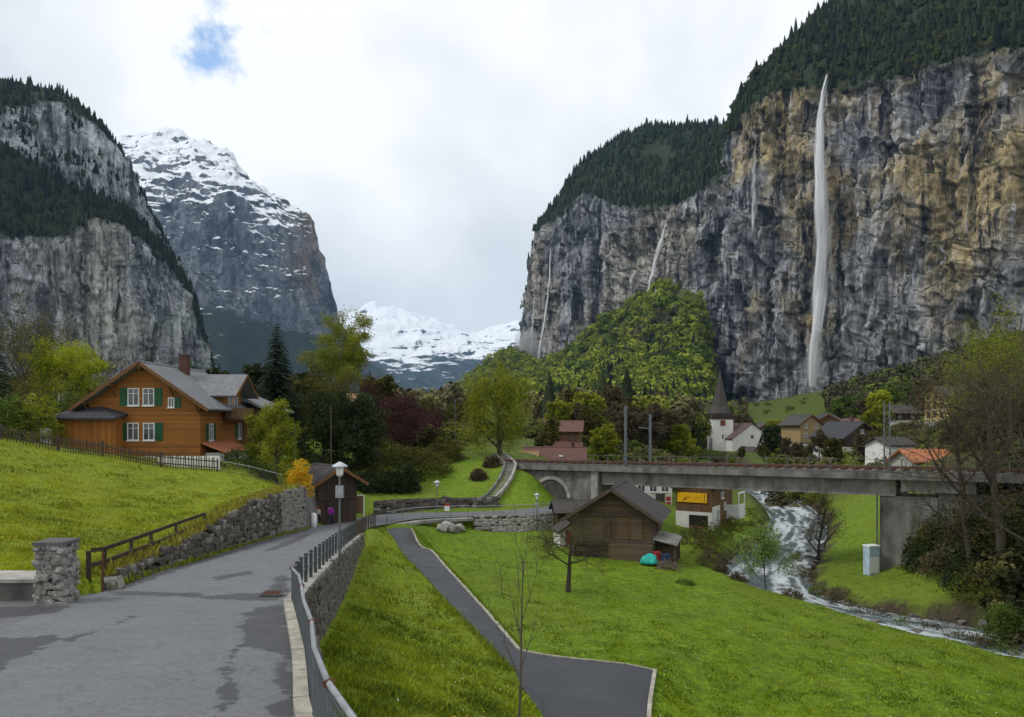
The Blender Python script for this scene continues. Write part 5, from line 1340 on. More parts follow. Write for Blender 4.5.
# roof of the small shed behind it, and the pale garden hut left of it
gable_house('wood_shed', 'low dark shed half hidden behind the left eave of the barn', 'shed', (XD(583, 67)[0], 67, gz(XD(583, 67)[0], 66.5)), math.radians(5), 4.6, 3.4, 2.1, .75, W_DARK, R_DARK, .4, .3, 'x')
r, ro = gable_house('garden_hut', 'small pale garden hut with a red door left of the barn', 'hut', (XD(570, 62)[0], 62, gz(XD(570, 62)[0], 62)), .25, 1.7, 1.8, 1.25, .55, PLASTER, R_DARK, .25, .2, 'y')
door(r, face('front', 1.7, 1.8), 0, .05, .6, 1.2, RED_P)

# ---- buildings under and behind the viaduct
r, ro = gable_house('banner_house', 'white and brown house with a yellow banner under the viaduct', 'house', (XD(694, 81)[0], 81, -12.2), math.radians(-32), 4.0, 7.6, 5.1, 1.3, W_MID, R_DARK, .6, .5, 'y', 2.35, None)
F = face('front', 4.0, 7.6); RT = face('right', 4.0, 7.6)
mb = MB(); fbox(mb, F, -2.02, -.55, 0, .06, -1.1, 2.3); fbox(mb, F, 1.55, 2.02, 0, .06, -1.1, 2.3); fbox(mb, F, -.55, 1.55, 0, .06, 1.95, 2.3); mb.build('ground_floor', PLASTER, r)
mb = MB(); fbox(mb, F, -.55, 1.55, .002, .02, -1.1, 1.94); g = mb.build('garage_opening_shade', simple('painted_interior_shade', (.018, .015, .012)), r)  # flat near-black sheet, shade inside the garage put into its colour
mb = MB(); fbox(mb, F, -.5, 1.5, .022, .06, -.9, .75); mb.build('timber_stack', simple('orange_timber', (.25, .10, .03), .8, .4), g)
mb = MB(); fbox(mb, RT, -.02, 2.6, .002, .06, -1.1, 2.9); mb.build('side_wall', PLASTER, r)
mb = MB()
for u in (1.5, 2.1): fbox(mb, RT, u, u + .1, .062, .1, -.4, 2.4)
mb.build('drain_pipe', STEEL_B, r)
window(r, RT, 3.6, 3.9, .9, .7); window(r, RT, 4.6, 2.6, .7, .8)
# its white framed balcony
b = MB(); fbox(b, RT, 5.2, 7.8, .0, 1.4, 1.1, 1.25); b = b.build('balcony', PLASTER, r)
mb = MB(); fbox(mb, RT, 5.2, 7.8, 1.32, 1.4, 1.251, 2.7); fbox(mb, RT, 5.2, 7.8, 1.32, 1.4, 3.9, 4.1); fbox(mb, RT, 5.2, 5.35, 1.32, 1.4, 2.7, 3.9); fbox(mb, RT, 7.65, 7.8, 1.32, 1.4, 2.7, 3.9); fbox(mb, RT, 5.2, 5.3, 0, 1.32, 1.251, 2.7)
mb.build('balcony_frame', WHITE_P, b)
# the banner: yellow cloth with a dark bird-like stroke and a thin margin line
bn = MB(); fbox(bn, F, -1.82, 1.45, .07, .09, 3.30, 4.35); bn = tag(bn.build('banner', YELLOW, None, r.location, r.rotation_euler[2]), 'yellow cloth banner on the upper wall of the house under the viaduct', 'banner')
mb = MB()
def fpoly(m, pts, o):
    n_ = len(pts); mb.add([m(u, o, z) for u, z in pts], [tuple(range(n_))])
fpoly(F, [(-1.25, 3.42), (-.98, 3.75), (-.82, 3.95), (-.90, 3.62), (-1.05, 3.45)], .094); fpoly(F, [(-.95, 3.66), (-.6, 3.86), (-.3, 3.9), (-.62, 3.76)], .094)
fpoly(F, [(.1, 3.78), (.7, 3.84), (.7, 3.88), (.1, 3.83)], .094); fpoly(F, [(1.14, 3.4), (1.2, 3.4), (1.2, 4.25), (1.14, 4.25)], .094)
mb.build('print', BLACK, bn)
r, ro = gable_house('white_house', 'white house behind the viaduct with red notices and a long red roof', 'house', (XD(643, 97)[0], 97, -11.6), math.radians(-4), 7.4, 6, 5.0, .85, PLASTER, R_RED, .4, .3, 'x')
F = face('front', 7.4, 6)
for u in (-1.8, -.2, 1.3, 2.8): window(r, F, u, 2.9, 1.0, 1.2)
door(r, F, 2.2, .0, 1.0, 2.0, STEEL_D)
for u, z in ((3.25, 1.45), (3.28, .75)):
    mb = MB(); fbox(mb, F, u - .3, u + .3, .01, .05, z - .28, z + .28); mb.build('notice', RED_P, r)

# red-roofed houses left of the viaduct
r, ro = gable_house('red_roof_house', 'house with a broad red tiled roof beside the end of the viaduct', 'house', (XD(553, 108)[0], 106, -9.0), math.radians(-6), 8.2, 6.5, 2.6, 2.3, W_DARK, R_RED, .8, .5, 'x', trim=W_TRIM)
for u in (-2.5, 0, 2.4): window(r, face('front', 8.2, 6.5), u, 1.6, .9, 1.0)
for x in (-2.9, 1.0): MB().box(x - .35, x + .35, 1.2, 1.7, 3.75, 3.95).build('skylight', WHITE_P, ro)
chimney(ro, 2.6, 3.4, 4.4, 5.7, .5)
r, ro = gable_house('tan_roof_house', 'small house with a tan roof under the big willow', 'house', (XD(520, 104)[0], 104, -8.8), math.radians(-6), 4.2, 5, 2.6, 1.6, W_MID, R_TAN, .5, .4, 'x')
window(r, face('front', 4.2, 5), 0, 1.6, .8, .9)
r, ro = gable_house('upper_chalet', 'brown chalet with a dull red roof above the red-roofed house', 'house', (XD(563, 128)[0], 128, -6.2), math.radians(-8), 5.8, 6, 4.4, 1.5, W_MID, R_RED, .7, .5, 'x', trim=W_TRIM)
for u in (-1.6, 1.4): window(r, face('front', 5.8, 6), u, 3.2, .9, .9, fr=W_TRIM)
mb = MB().slab([(-3.2, -2.6, 1.5), (3.4, -2.6, .9), (3.4, .02, 2.5), (-3.2, .02, 3.1)], .15); mb.build('porch_roof', R_RED, r)

# ---- church
cx_, cd_ = XD(720, 232)
r = thing('church', 'white village church with a dark pointed spire', 'church', (cx_, cd_, -11.5), 0); r.scale = (1.03, 1.03, 1.04)
MB().box(-3.05, 3.05, -3.05, 3.05, -1.5, 11.2).build('tower', PLASTER, r)
be = MB().box(-3.1, 3.1, -3.1, 3.1, 11.202, 13.0).build('belfry', W_DARK, r)
for m in (lambda u, o, z: (u, -3.05 - o, z), lambda u, o, z: (3.05 + o, u, z)):
    mb = MB(); fbox(mb, m, -.75, .75, .04, .12, 9.4, 11.0); w_ = mb.build('bell_opening', W_TRIM, r)
    for z in (9.7, 10.1, 10.5): mb = MB(); fbox(mb, m, -.65, .65, .121, .16, z, z + .12); mb.build('louvre', RED_P, w_)
    mb = MB(); fbox(mb, m, -.2, .2, .01, .05, 5.5, 6.8); mb.build('slit_window', GLASS, r)
s8 = [(math.cos(math.pi / 4 * k + math.pi / 8), math.sin(math.pi / 4 * k + math.pi / 8)) for k in range(8)]
mb = MB(); pr = [(3.45, 13.0), (2.3, 15.2), (1.7, 18.0), (.85, 22.0), (.06, 26.2)]
for q, z in pr: mb.v += [(q * c, q * s_, z) for c, s_ in s8]
for i in range(4): mb.f += [(i * 8 + k, i * 8 + (k + 1) % 8, i * 8 + 8 + (k + 1) % 8, i * 8 + 8 + k) for k in range(8)]
mb.f += [tuple(range(7, -1, -1)), tuple(32 + k for k in range(8))]
sp = mb.build('spire', tiled('spire_shingle', (.060, .055, .050)), r)
MB().tube([(0, 0, 26.1), (0, 0, 27.6)], .06, 5).bar((-.35, 0, 27.1), (.35, 0, 27.1), .08).build('cross', STEEL_D, sp)
nv, ro = gable_house('church_nave', 'white gabled nave of the church beside the tower', 'church', (XD(750, 226)[0], 224, -11.5), math.radians(4), 12.2, 17, 5.9, 4.5, PLASTER, tiled('nave_roof', (.090, .055, .045)), .4, .3, 'y')
for o in list(nv.children): pass
F = face('front', 12.2, 17); 
mb = MB(); fbox(mb, F, -.4, .4, .01, .06, 6.0, 7.0); mb.build('round_window', GLASS, nv)
mb = MB(); fbox(mb, F, -.7, .7, .01, .06, -.5, 2.2); mb.build('door', W_TRIM, nv)
for u in (4, 8, 12): window(nv, face('right', 12.2, 17), u, 3.0, .9, 2.2, sill=False)
nv.name = 'church_nave'
r, ro = gable_house('parish_house', 'low house with a brown hipped gable in front of the church nave', 'house', (XD(756, 205)[0], 205, -11.9), math.radians(14), 5.6, 7, 1.9, 2.4, GREY_PL, R_DARK, .7, .6, 'y', trim=W_TRIM)
for u in (-1.5, 1.5): window(r, face('front', 6, 7), u, 1.3, .8, 1.0)

# ---- houses of the village, right
def village(name, label, px, d, zb, rz, W, D, H, rise, wall, roof, axis='y', wins=(), plinth=None, base=0, ov=.8, trim=None, fr=None, ch=None, rw=()):
    x, y = XD(px, d); r, ro = gable_house(name, label, 'house', (x, y, zb), math.radians(rz), W, D, H, rise, wall, roof, ov, .6, axis, base, plinth, trim=trim)
    for u, z, w, h in wins: window(r, face('front', W, D), u, z, w, h, fr=fr)
    for u, z, w, h in rw: window(r, face('right', W, D), u, z, w, h, fr=fr)
    if ch: chimney(ro, *ch)
    return r
village('village_chalet', 'dark-roofed chalet with white ground floor behind the viaduct railing', 862, 150, -7.9, 18, 8.5, 9, 4.7, 2.7, W_DARK, R_BLACK, 'y', [(-2.6, 1.3, .9, 1.2), (-1.0, 1.3, .9, 1.2), (.6, 1.3, .9, 1.2), (2.4, 1.3, .9, 1.2), (-1.4, 3.6, .9, .9), (1.2, 3.6, .9, .9), (0, 5.6, .8, .8)], PLASTER, 2.5, 1.1, W_GREY, ch=(1.2, 4, 7, 8.8))
village('village_chalet', 'second dark-roofed chalet adjoining on the left of the white-based one', 846, 162, -8.0, -22, 8, 9, 5.2, 2.4, W_MID, R_BLACK, 'y', [(-2, 1.6, .9, 1.1), (1.6, 1.6, .9, 1.1), (0, 4.2, .9, .9)], None, 0, 1.0, W_GREY, ch=(1.5, 5, 7, 8.6))
village('village_chalet', 'small chalet with a yellowish gable under brown roofs near the cliff', 811, 195, -5.9, 16, 6.5, 8, 5.0, 2.2, simple('tan_plaster', (0.30, 0.215, 0.105), .85, .15), R_DARK, 'y', [(-1.5, 2, .8, 1.1), (1.5, 2, .8, 1.1), (-1.5, 4.4, .8, 1.0), (1.5, 4.4, .8, 1.0)], None, 0, 1.0, W_TRIM)
village('village_chalet', 'brown chalet beside the yellowish gable', 829, 205, -5.5, -30, 8, 8, 4.6, 2.4, W_MID, R_DARK, 'y', [(-1.5, 2, .8, 1.1), (1.5, 2, .8, 1.1)], None, 0, 1.0, W_TRIM)
village('low_house', 'long low house with a dark roof right of the church', 783, 205, -8.8, -6, 9, 6, 2.6, 2.0, GREY_PL, R_DARK, 'x', [(-2.5, 1.5, .9, 1.1), (0, 1.5, .9, 1.1), (2.5, 1.5, .9, 1.1)], None, 0, .7)
village('low_house', 'flat grey-roofed building among bushes left of the dark chalets', 806, 172, -9.2, 8, 5.5, 6, 2.8, .5, PLASTER, simple('metal_roof', (.16, .17, .19), .5, .2), 'x', [(-1.4, 1.4, .9, 1.0), (1.2, 1.4, .9, 1.0)], None, 0, .5)
village('village_chalet', 'dark chalet with white lower storey left of the yellow hotel', 906, 205, -2.3, 12, 9, 9, 4.4, 1.9, W_DARK, R_DARK, 'x', [(-3, 1.1, .9, 1.2), (-1, 1.1, .9, 1.2), (1, 1.1, .9, 1.2), (3, 1.1, .9, 1.2), (-2, 3.5, .9, .9), (2, 3.5, .9, .9)], PLASTER, 2.2, 1.0, W_TRIM)
village('white_outbuilding', 'white building with small windows just above the viaduct railing', 902, 118, -7.6, 10, 4.4, 6, 3.6, 1.1, PLASTER, R_DARK, 'x', [(-1.3, 2.3, .55, .8), (0, 2.3, .55, .8), (1.3, 2.3, .55, .8)], None, 0, .4)
village('orange_roof_house', 'low house with a bright orange roof behind the viaduct', 935, 98, -7.0, 6, 5.6, 5, 1.6, 1.3, GREY_PL, R_ORANGE, 'x', [(-1, .9, .7, .8), (1, .9, .7, .8)], None, 0, .5)
for k_, (px, d, zb, rz_, W_, wl, rf, lb) in enumerate([(790, 262, -8.2, 14, 9, PLASTER, R_DARK, 'white house with a brown roof on the pasture right of the church'), (858, 300, -1.5, 24, 9, W_MID, R_DARK, 'brown chalet high behind the dark-roofed pair'), (836, 262, -4.2, 10, 8, GREY_PL, R_BLACK, 'grey house with a black roof behind the yellowish gable'), (875, 176, -6.2, 28, 7, PLASTER, R_RED, 'white house with a dull red roof right of the dark chalets'), (768, 285, -7.5, 4, 8, W_DARK, R_DARK, 'dark timber house on the pasture behind the nave')]):
    village('village_house', lb, px, d, zb, rz_, W_, 8, 4.2, 2.3, wl, rf, 'y', [(-1.8, 1.6, .9, 1.1), (1.8, 1.6, .9, 1.1), (-1.6, 3.7, .8, .9), (1.6, 3.7, .8, .9)], None, 0, .9, W_TRIM)
# yellow hotel
hx, hy = XD(935, 222); r, ro = gable_house('hotel', 'yellow four-storey hotel with rows of dark windows below the cliff', 'hotel', (hx, hy, -2.6), math.radians(-68), 7.0, 24, 9.9, 2.6, CREAM, R_DARK, 1.5, 1.6, 'y', 0, None, .25, trim=W_TRIM)
F = face('front', 7.0, 24); RT = face('right', 7.0, 24)
for z in (1.4, 4.3, 7.0, 9.2):
    for u in (-2.2, 0, 2.2): window(r, F, u, z, 1.05, 1.55 if z < 9 else 1.2, fr=W_TRIM, fw=.1)
    for u in range(2, 24, 3): window(r, RT, u, z, 1.15, 1.55 if z < 9 else 1.2, fr=W_TRIM, fw=.1)
for z in (2.9, 5.6): mb = MB(); fbox(mb, F, -3.52, 3.52, .001, .12, z - .1, z + .1); mb.build('string_course', PLASTER, r)
o = MB().box(-1, 11, -.4, .4, -2, 1.2).box(-1.1, 11.1, -.5, .5, 1.201, 1.35)
tag(o.build('terrace_wall', PLASTER, None, (XD(921, 205)[0], 207, -2.0), -.1), 'white terrace wall in front of the yellow hotel', 'wall')

# houses among the trees on the left and up the valley
village('brown_house', 'brown house with a mossy roof behind the bushes left of the chalet', 47, 84, .2, 14, 8, 8, 3.6, 2.6, W_MID, R_MOSS, 'y', [(-1.6, 2.2, .9, 1.1), (1.6, 2.2, .9, 1.1)], None, 0, 1.0, W_TRIM)
village('tan_roof_chalet', 'chalet with a tan roof behind the tall green tree', 322, 112, -2.6, -12, 7.5, 7, 4.6, 1.8, W_MID, R_TAN, 'x', [(-2, 3.4, .9, 1.0), (1, 3.4, .9, 1.0)], None, 0, .9, W_TRIM)
village('white_cottage', 'white cottage peeping between the dark red trees', 377, 132, -3.4, 6, 4.2, 5, 2.2, 1.3, PLASTER, R_DARK, 'x', [(-1.1, 1.4, .7, .8), (.9, 1.4, .7, .8)], None, 0, .4)
village('red_cottage', 'low cottage with a dull red roof beyond the red-leaved tree', 443, 185, -4.2, -8, 5.5, 6, 2.0, 1.5, W_MID, R_RED, 'x', [(-1.2, 1.1, .8, .9), (1.2, 1.1, .8, .9)], None, 0, .5)

# ------------------------------------------------------------------ railway viaduct
BR, BL = Vector((XD(905, 62)[0], 62, 0)), Vector((XD(545, 84)[0], 84, 0))
ax = (BR - BL).normalized(); nx_ = Vector((ax.y, -ax.x, 0))          # nx_ points towards the camera side
if nx_.y > 0: nx_ = -nx_
Lb = (BR - BL).length
zd = lambda s: -5.0 + 0.62 * s / Lb                                 # deck top along the bridge
def bp(s, o, z): q = BL + ax * s + nx_ * o; return Vector((q.x, q.y, z))
root = thing('railway_viaduct', 'grey concrete railway viaduct crossing the stream on a wide pier', 'bridge')
def beam(name, s0, s1, o0, o1, dz0, dz1, mat, parent=root):
    return MB().hexa([bp(s0, o1, zd(s0) + dz0), bp(s1, o1, zd(s1) + dz0), bp(s1, o0, zd(s1) + dz0), bp(s0, o0, zd(s0) + dz0), bp(s0, o1, zd(s0) + dz1), bp(s1, o1, zd(s1) + dz1), bp(s1, o0, zd(s1) + dz1), bp(s0, o0, zd(s0) + dz1)]).build(name, mat, parent)
SL, SR = -14.0, Lb + 16
beam('deck_slab', SL, SR, -2.3, 2.3, -.32, 0, CONC_D)
beam('edge_beam', SL, SR, 2.3, 2.42, -.42, .12, CONC_D)
ns = 14
for k in range(ns):
    s0 = 8.2 + (Lb - 8.6) * k / ns; s1 = 8.2 + (Lb - 8.6) * (k + 1) / ns
    beam('girder_segment', s0 + .01, s1 - .01, .9, 1.45, -1.62, -.33, CONC_P); beam('girder_flange', s0 + .01, s1 - .01, .75, 1.6, -1.80, -1.625, CONC_P)
beam('back_girder', 8.2, Lb, -1.5, -.9, -1.75, -.33, CONC_D)
beam('bearing_block', Lb + .0, Lb + 5.2, -1.9, 1.75, -1.4, -.33, CONC_P)
s0, s1 = Lb - 1.6, Lb + 2.6
MB().hexa([bp(s0, 1.7, -14.5), bp(s1, 1.7, -14.5), bp(s1, -1.9, -14.5), bp(s0, -1.9, -14.5), bp(s0, 1.5, zd(s0) - 1.82), bp(s1, 1.5, zd(s1) - 1.82), bp(s1, -1.7, zd(s1) - 1.82), bp(s0, -1.7, zd(s0) - 1.82)]).build('pier', CONC_D, root)
MB().hexa([bp(Lb + 2.62, 1.5, -14.5), bp(Lb + 16, 1.5, -9), bp(Lb + 16, -1.9, -9), bp(Lb + 2.62, -1.9, -14.5), bp(Lb + 2.62, 1.4, zd(Lb) - 1.41), bp(Lb + 16, 1.4, zd(Lb) - 1.1), bp(Lb + 16, -1.7, zd(Lb) - 1.1), bp(Lb + 2.62, -1.7, zd(Lb) - 1.41)]).build('abutment', CONC_D, root)
# arch block over the lane: outline with the opening cut out, extruded through
a0, a1 = -3.2, 8.15; c0, rad, spring = 2.2, 2.05, -8.3
out = [(a0, zd(a0) - .33)] + [(a0, -11.5), (c0 - rad, -11.5), (c0 - rad, spring)] + [(c0 - rad * math.cos(t_), spring + rad * .92 * math.sin(t_)) for t_ in np.linspace(.15, math.pi - .15, 15)] + [(c0 + rad, spring), (c0 + rad, -11.5), (a1, -11.5), (a1, zd(a1) - .33)]
me = bpy.data.meshes.new('arch_block'); bm = bmesh.new()
fv = [bm.verts.new(bp(s, 1.9, z)) for s, z in out]; bv = [bm.verts.new(bp(s, -1.9, z)) for s, z in out]
f1 = bm.faces.new(fv); f2 = bm.faces.new(bv[::-1]); n = len(out)
for i in range(n): bm.faces.new((fv[i], fv[(i + 1) % n], bv[(i + 1) % n], bv[i]))
bmesh.ops.triangulate(bm, faces=[f1, f2]); bmesh.ops.recalc_face_normals(bm, faces=bm.faces[:]); bm.to_mesh(me); bm.free()
link('arch_block', me, CONC_D, root)
for t0, t1 in zip(np.linspace(.0, math.pi, 14)[:-1], np.linspace(.0, math.pi, 14)[1:]):      # ring of arch stones
    q = []
    for o in (1.902, 2.0):
        for rr, t_ in ((rad, t0), (rad, t1), (rad + .42, t1), (rad + .42, t0)): q.append(bp(c0 - rr * math.cos(t_), o, spring + rr * .92 * math.sin(t_)))
    MB().hexa(q).build('arch_stone', CONC_P if int(t0 * 9) % 2 else CONC, root)
beam('pilaster', 7.3, 8.1, 1.92, 2.15, -6.5, -.43, CONC_P)
MB().hexa([bp(SL, 1.9, -8), bp(a0 - .01, 1.9, -11.5), bp(a0 - .01, -1.9, -11.5), bp(SL, -1.9, -8), bp(SL, 1.9, zd(SL) - .33), bp(a0 - .01, 1.9, zd(a0) - .33), bp(a0 - .01, -1.9, zd(a0) - .33), bp(SL, -1.9, zd(SL) - .33)]).build('wing_wall', CONC_D, root)
# track on the deck
bal = beam('ballast', SL, SR, -1.7, 1.7, .004, .2, simple('ballast', (.11, .10, .09), .95, .5, 6, .8))
for o in (-.5, .5): beam('rail', SL, SR, o - .04, o + .04, .36, .5, RUST)
for k in range(70):
    s = SL + (SR - SL) * k / 70; beam('sleeper', s, s + .22, -1.0, 1.0, .205, .355, W_GREY)
rl = thing('viaduct_railing', 'thin steel railing along the near side of the viaduct', 'railing')
st = 1.8; n = int((SR - SL) / st); prev = None
pm = MB().box(-.03, .03, -.03, .03, 0, 1.1).mesh('post'); pm.materials.append(STEEL_B)
for k in range(n + 1):
    s = SL + st * k; p = bp(s, 2.34, zd(s) + .12); link('post', pm, None, rl, p)
    if prev:
        for h in (.55, 1.08): MB().bar(prev + Vector((0, 0, h)), p + Vector((0, 0, h)), .035).build('rail', STEEL_B, rl)
    prev = p
# overhead line masts
def mast(label, px, ytop, s, o, arm, lattice=False, h2=None):
    b = bp(s, o, zd(s) - .1); topz = (HZP - ytop) / FPX * b.y
    r = thing('catenary_mast', label, 'mast', b, math.atan2(ax.y, ax.x)); h = topz - b.z
    if lattice:
        mb = MB()
        for x in (-.2, .2): mb.box(x - .05, x + .05, -.08, .08, 0, h)
        k = 0.4
        while k < h - .5: mb.bar((-.15, 0, k), (.15, 0, k + .4), .03); k += .5
        mb.build('pole', STEEL_B, r)
    else: MB().box(-.11, .11, -.11, .11, 0, h).build('pole', STEEL_B, r)
    if arm: MB().tube([(0, 0, h * .72), (arm[0], arm[1], h * .74)], .045, 6).build('bracket_arm', STEEL_B, r); MB().tube([(0, 0, h * .92), (arm[0] * .8, arm[1] * .8, h * .75)], .02, 5).build('stay', STEEL_D, r)
    return r
def s_at(px):    # bridge station at an image column
    best = min(np.linspace(SL, SR, 400), key=lambda s: abs((bp(s, 2, 0).x / bp(s, 2, 0).y) * FPX + CXP - px)); return best
mast('slender grey overhead line mast above the barn roof', 627, 406, s_at(627), 2.2, None)
mast('overhead line mast with a side arm behind the slender one', 645, 414, s_at(645) - 1.5, -2.2, (-1.6, .4))
mast('tall lattice overhead line mast above the wide pier', 887, 402, s_at(887), 2.2, (.4, 1.6), True)
w_ = MB()
for o, h in ((-.1, 4.9), (-.1, 5.8)):
    prev = None
    for s in np.linspace(SL, SR, 40):
        p = bp(s, o, zd(s) + h - .35 * math.sin(math.pi * ((s - SL) % 20) / 20)); 
        if prev: w_.tube([prev, p], .010, 3, False)
        prev = p
tag(w_.build('overhead_wire', STEEL_D), 'thin overhead wires strung along the viaduct', 'wire')
# downpipe and white-blue cabin at the pier foot
p = bp(Lb - 1.75, 1.85, 0); tag(MB().tube([(0, 0, -13.0), (0, 0, -6.0)], .07, 6).build('drain_pipe', STEEL_B, None, (p.x, p.y, 0)), 'dark drain pipe down the corner of the wide pier', 'pipe')
p = bp(Lb - 2.0, 2.7, 0)
r = thing('service_cabinet', 'small white and blue cabinet standing on the grass at the pier', 'cabinet', (p.x, p.y, gz(p.x, p.y)), .3)
MB().box(-.5, .5, -.35, .35, 0, 2.3).build('body', simple('pale_blue_paint', (.36, .46, .55), .5, .25), r); MB().box(-.56, .56, -.4, .4, 2.301, 2.42).build('lid', WHITE_P, r)
MB().box(-.42, .42, -.37, -.352, .2, 1.5).build('door', WHITE_P, r)

# curved stair path on the green hill
root = thing('hill_stairs', 'curved pale stairway climbing the grassy hill to the willow', 'stairs')
ln_ = resample([P(486, 508, 74.5), P(496, 497, 76.5), P(506, 484, 79.5), P(510, 473, 83.5), P(506, 463, 88), P(499, 456, 92)], .45)
for k, (a, b) in enumerate(zip(ln_[:-1], ln_[1:])):
    d = Vector((b[0] - a[0], b[1] - a[1], 0)).normalized(); n_ = Vector((d.y, -d.x, 0)); z = gz(a[0], a[1]) + .12
    A = Vector((a[0], a[1], z)); 
    MB().hexa([A + n_ * .5 - Vector((0, 0, .5)), A + n_ * .5 + d * .5 - Vector((0, 0, .5)), A - n_ * .5 + d * .5 - Vector((0, 0, .5)), A - n_ * .5 - Vector((0, 0, .5)), A + n_ * .5, A + n_ * .5 + d * .46, A - n_ * .5 + d * .46, A - n_ * .5]).build('step', CONC_P, root)
for s_ in (-.62, .62):
    mb = MB()
    for a, b in zip(ln_[:-1], ln_[1:]):
        d = Vector((b[0] - a[0], b[1] - a[1], 0)).normalized(); n_ = Vector((d.y, -d.x, 0)) * s_
        mb.bar(Vector((a[0], a[1], gz(a[0], a[1]) + .2)) + n_, Vector((b[0], b[1], gz(b[0], b[1]) + .2)) + n_, .22, .4)
    mb.build('side_wall', CONC if s_ > 0 else CONC_D, root)

# ------------------------------------------------------------------ street furniture
def lamp(label, loc, h, head=.42, box=False):
    r = thing('street_lamp', label, 'street lamp', loc)
    MB().tube([(0, 0, -.1), (0, 0, h * .35)], .06, 8).tube([(0, 0, h * .35), (0, 0, h - .5)], .045, 8).build('pole', STEEL_B, r)
    MB().lathe([(.09, h - .52), (head * .42, h - .45), (head * .55, h - .1)], 12).build('glass', simple('lamp_glass', (.62, .63, .60), .3, .05), r, smooth=True)
    MB().lathe([(head * 1.05, h - .12), (head * .95, h - .05), (head * .3, h + .06), (.03, h + .1)], 14).build('shade', simple('lamp_shade', (.42, .45, .47), .4, .1), r, smooth=True)
    if box: MB().box(-.16, .16, -.1, .1, h * .66, h * .78).build('junction_box', STEEL, r)
    return r
x = np.interp(31.5, res[:, 1], res[:, 0]) + .55
lamp('grey mushroom-topped street lamp at the railing along the lane', (x, 31.5, float(road_z(31.5)) - .1), 4.15, .33, True)
x, y = XD(437, 70.6); lamp('small pale street lamp at the bend below the green hill', (x, y, float(road_z(y))), 2.95, .34)
x, y = XD(537, 68.3); lamp('white street lamp beside the rubble wall left of the barn', (x, y, gz(x, y)), 3.5, .26, True)
def pole(label, px, y0, d, h, r_=.07, mat=None):
    x, y = XD(px, d); z = gz(x, y); return tag(MB().tube([(0, 0, -.3), (0, 0, h)], [r_, r_ * .7], 7).build('utility_pole', mat or STEEL_B, None, (x, y, z)), label, 'pole')
pole('thin pale pole between the chalet and the dark spruce', 295, 0, 66, 6.2, .06)
pole('thin dark pole above the roof of the hut by the bend', 331, 0, 70, 8.8, .07, W_GREY)
pole('thin grey pole against the far valley left of the willow', 455, 0, 98, 6.5, .06)
r = thing('road_sign', 'small red and white sign on the railing of the bend', 'sign', (XD(447, 66.4)[0], 66.4, float(road_z(66.4)) + .3))
MB().tube([(0, .03, -.3), (0, .03, 1.0)], .02, 5).build('post', STEEL, r); MB().box(-.22, .22, -.02, .01, .3, .72).build('plate', WHITE_P, r); MB().box(-.22, .22, -.02, .01, .722, .95).build('red_plate', RED_P, r)

# ------------------------------------------------------------------ people
def body(name, label, loc, rz, h, jacket, trousers, hair, step=.16):
    """one skinned figure with jacket and trousers as colour regions of clothing over it"""
    r = thing(name, label, 'person', loc, rz)
    def skin(nm, verts, edges, rad, mat, root_i=0, sub=2):
        me = bpy.data.meshes.new(nm); me.from_pydata([tuple(c * h for c in v) for v in verts], edges, [])
        o = bpy.data.objects.new(nm, me); COL.objects.link(o); o.parent = r
        m = o.modifiers.new('skin', 'SKIN'); m.use_smooth_shade = True
        for i, v in enumerate(me.skin_vertices[0].data): v.radius = (rad[i][0] * h, rad[i][1] * h); v.use_root = i == root_i
        s_ = o.modifiers.new('sub', 'SUBSURF'); s_.levels = s_.render_levels = sub
        me.materials.append(mat); return o
    s = step
    V = [(0, 0, .52), (0, 0, .62), (0, .005, .72), (0, .01, .80), (0, .005, .855), (0, -.01, .90), (0, -.012, .955),
         (-.055, 0, .50), (-.06, -s * .45, .28), (-.06, -s * .75, .045), (-.06, -s * .75 - .07, .02),
         (.055, 0, .50), (.06, s * .25, .27), (.06, s * .8, .06), (.06, s * .8 - .06, .02),
         (-.105, .01, .79), (-.135, .03, .64), (-.13, -.03, .52), (-.125, -.05, .47), (.105, .01, .79), (.135, -.03, .64), (.13, -.09, .53), (.125, -.12, .49)]
    E = [(0, 1), (1, 2), (2, 3), (3, 4), (4, 5), (5, 6), (0, 7), (7, 8), (8, 9), (9, 10), (0, 11), (11, 12), (12, 13), (13, 14), (3, 15), (15, 16), (16, 17), (17, 18), (3, 19), (19, 20), (20, 21), (21, 22)]
    R_ = [(.085, .06), (.078, .055), (.09, .06), (.085, .055), (.032, .034), (.046, .056), (.04, .05), (.05, .055), (.038, .042), (.026, .028), (.018, .016), (.05, .055), (.038, .042), (.026, .028), (.018, .016),
          (.036, .038), (.028, .03), (.02, .022), (.016, .012), (.036, .038), (.028, .03), (.02, .022), (.016, .012)]
    skin('body', V, E, R_, simple('skin', (.42, .24, .17), .6, .1))
    skin('jacket', [V[0], V[1], V[2], V[3], (0, .005, .84), V[15], V[16], V[17], V[19], V[20], V[21]], [(0, 1), (1, 2), (2, 3), (3, 4), (3, 5), (5, 6), (6, 7), (3, 8), (8, 9), (9, 10)],
         [(.105, .08), (.098, .075), (.105, .075), (.098, .068), (.048, .048), (.048, .048), (.04, .042), (.032, .034), (.048, .048), (.04, .042), (.032, .034)], jacket)
    skin('trousers', [(0, 0, .515), V[7], V[8], V[9], V[11], V[12], V[13]], [(0, 1), (1, 2), (2, 3), (0, 4), (4, 5), (5, 6)], [(.09, .07), (.062, .065), (.05, .053), (.038, .04), (.062, .065), (.05, .053), (.038, .04)], trousers)
    skin('hair', [(0, .012, .915), (0, .008, .965), (0, .03, .87)], [(0, 1), (0, 2)], [(.052, .056), (.044, .05), (.036, .03)], hair)
    return r
DENIM = simple('dark_trousers', (.02, .022, .035), .8, .3)
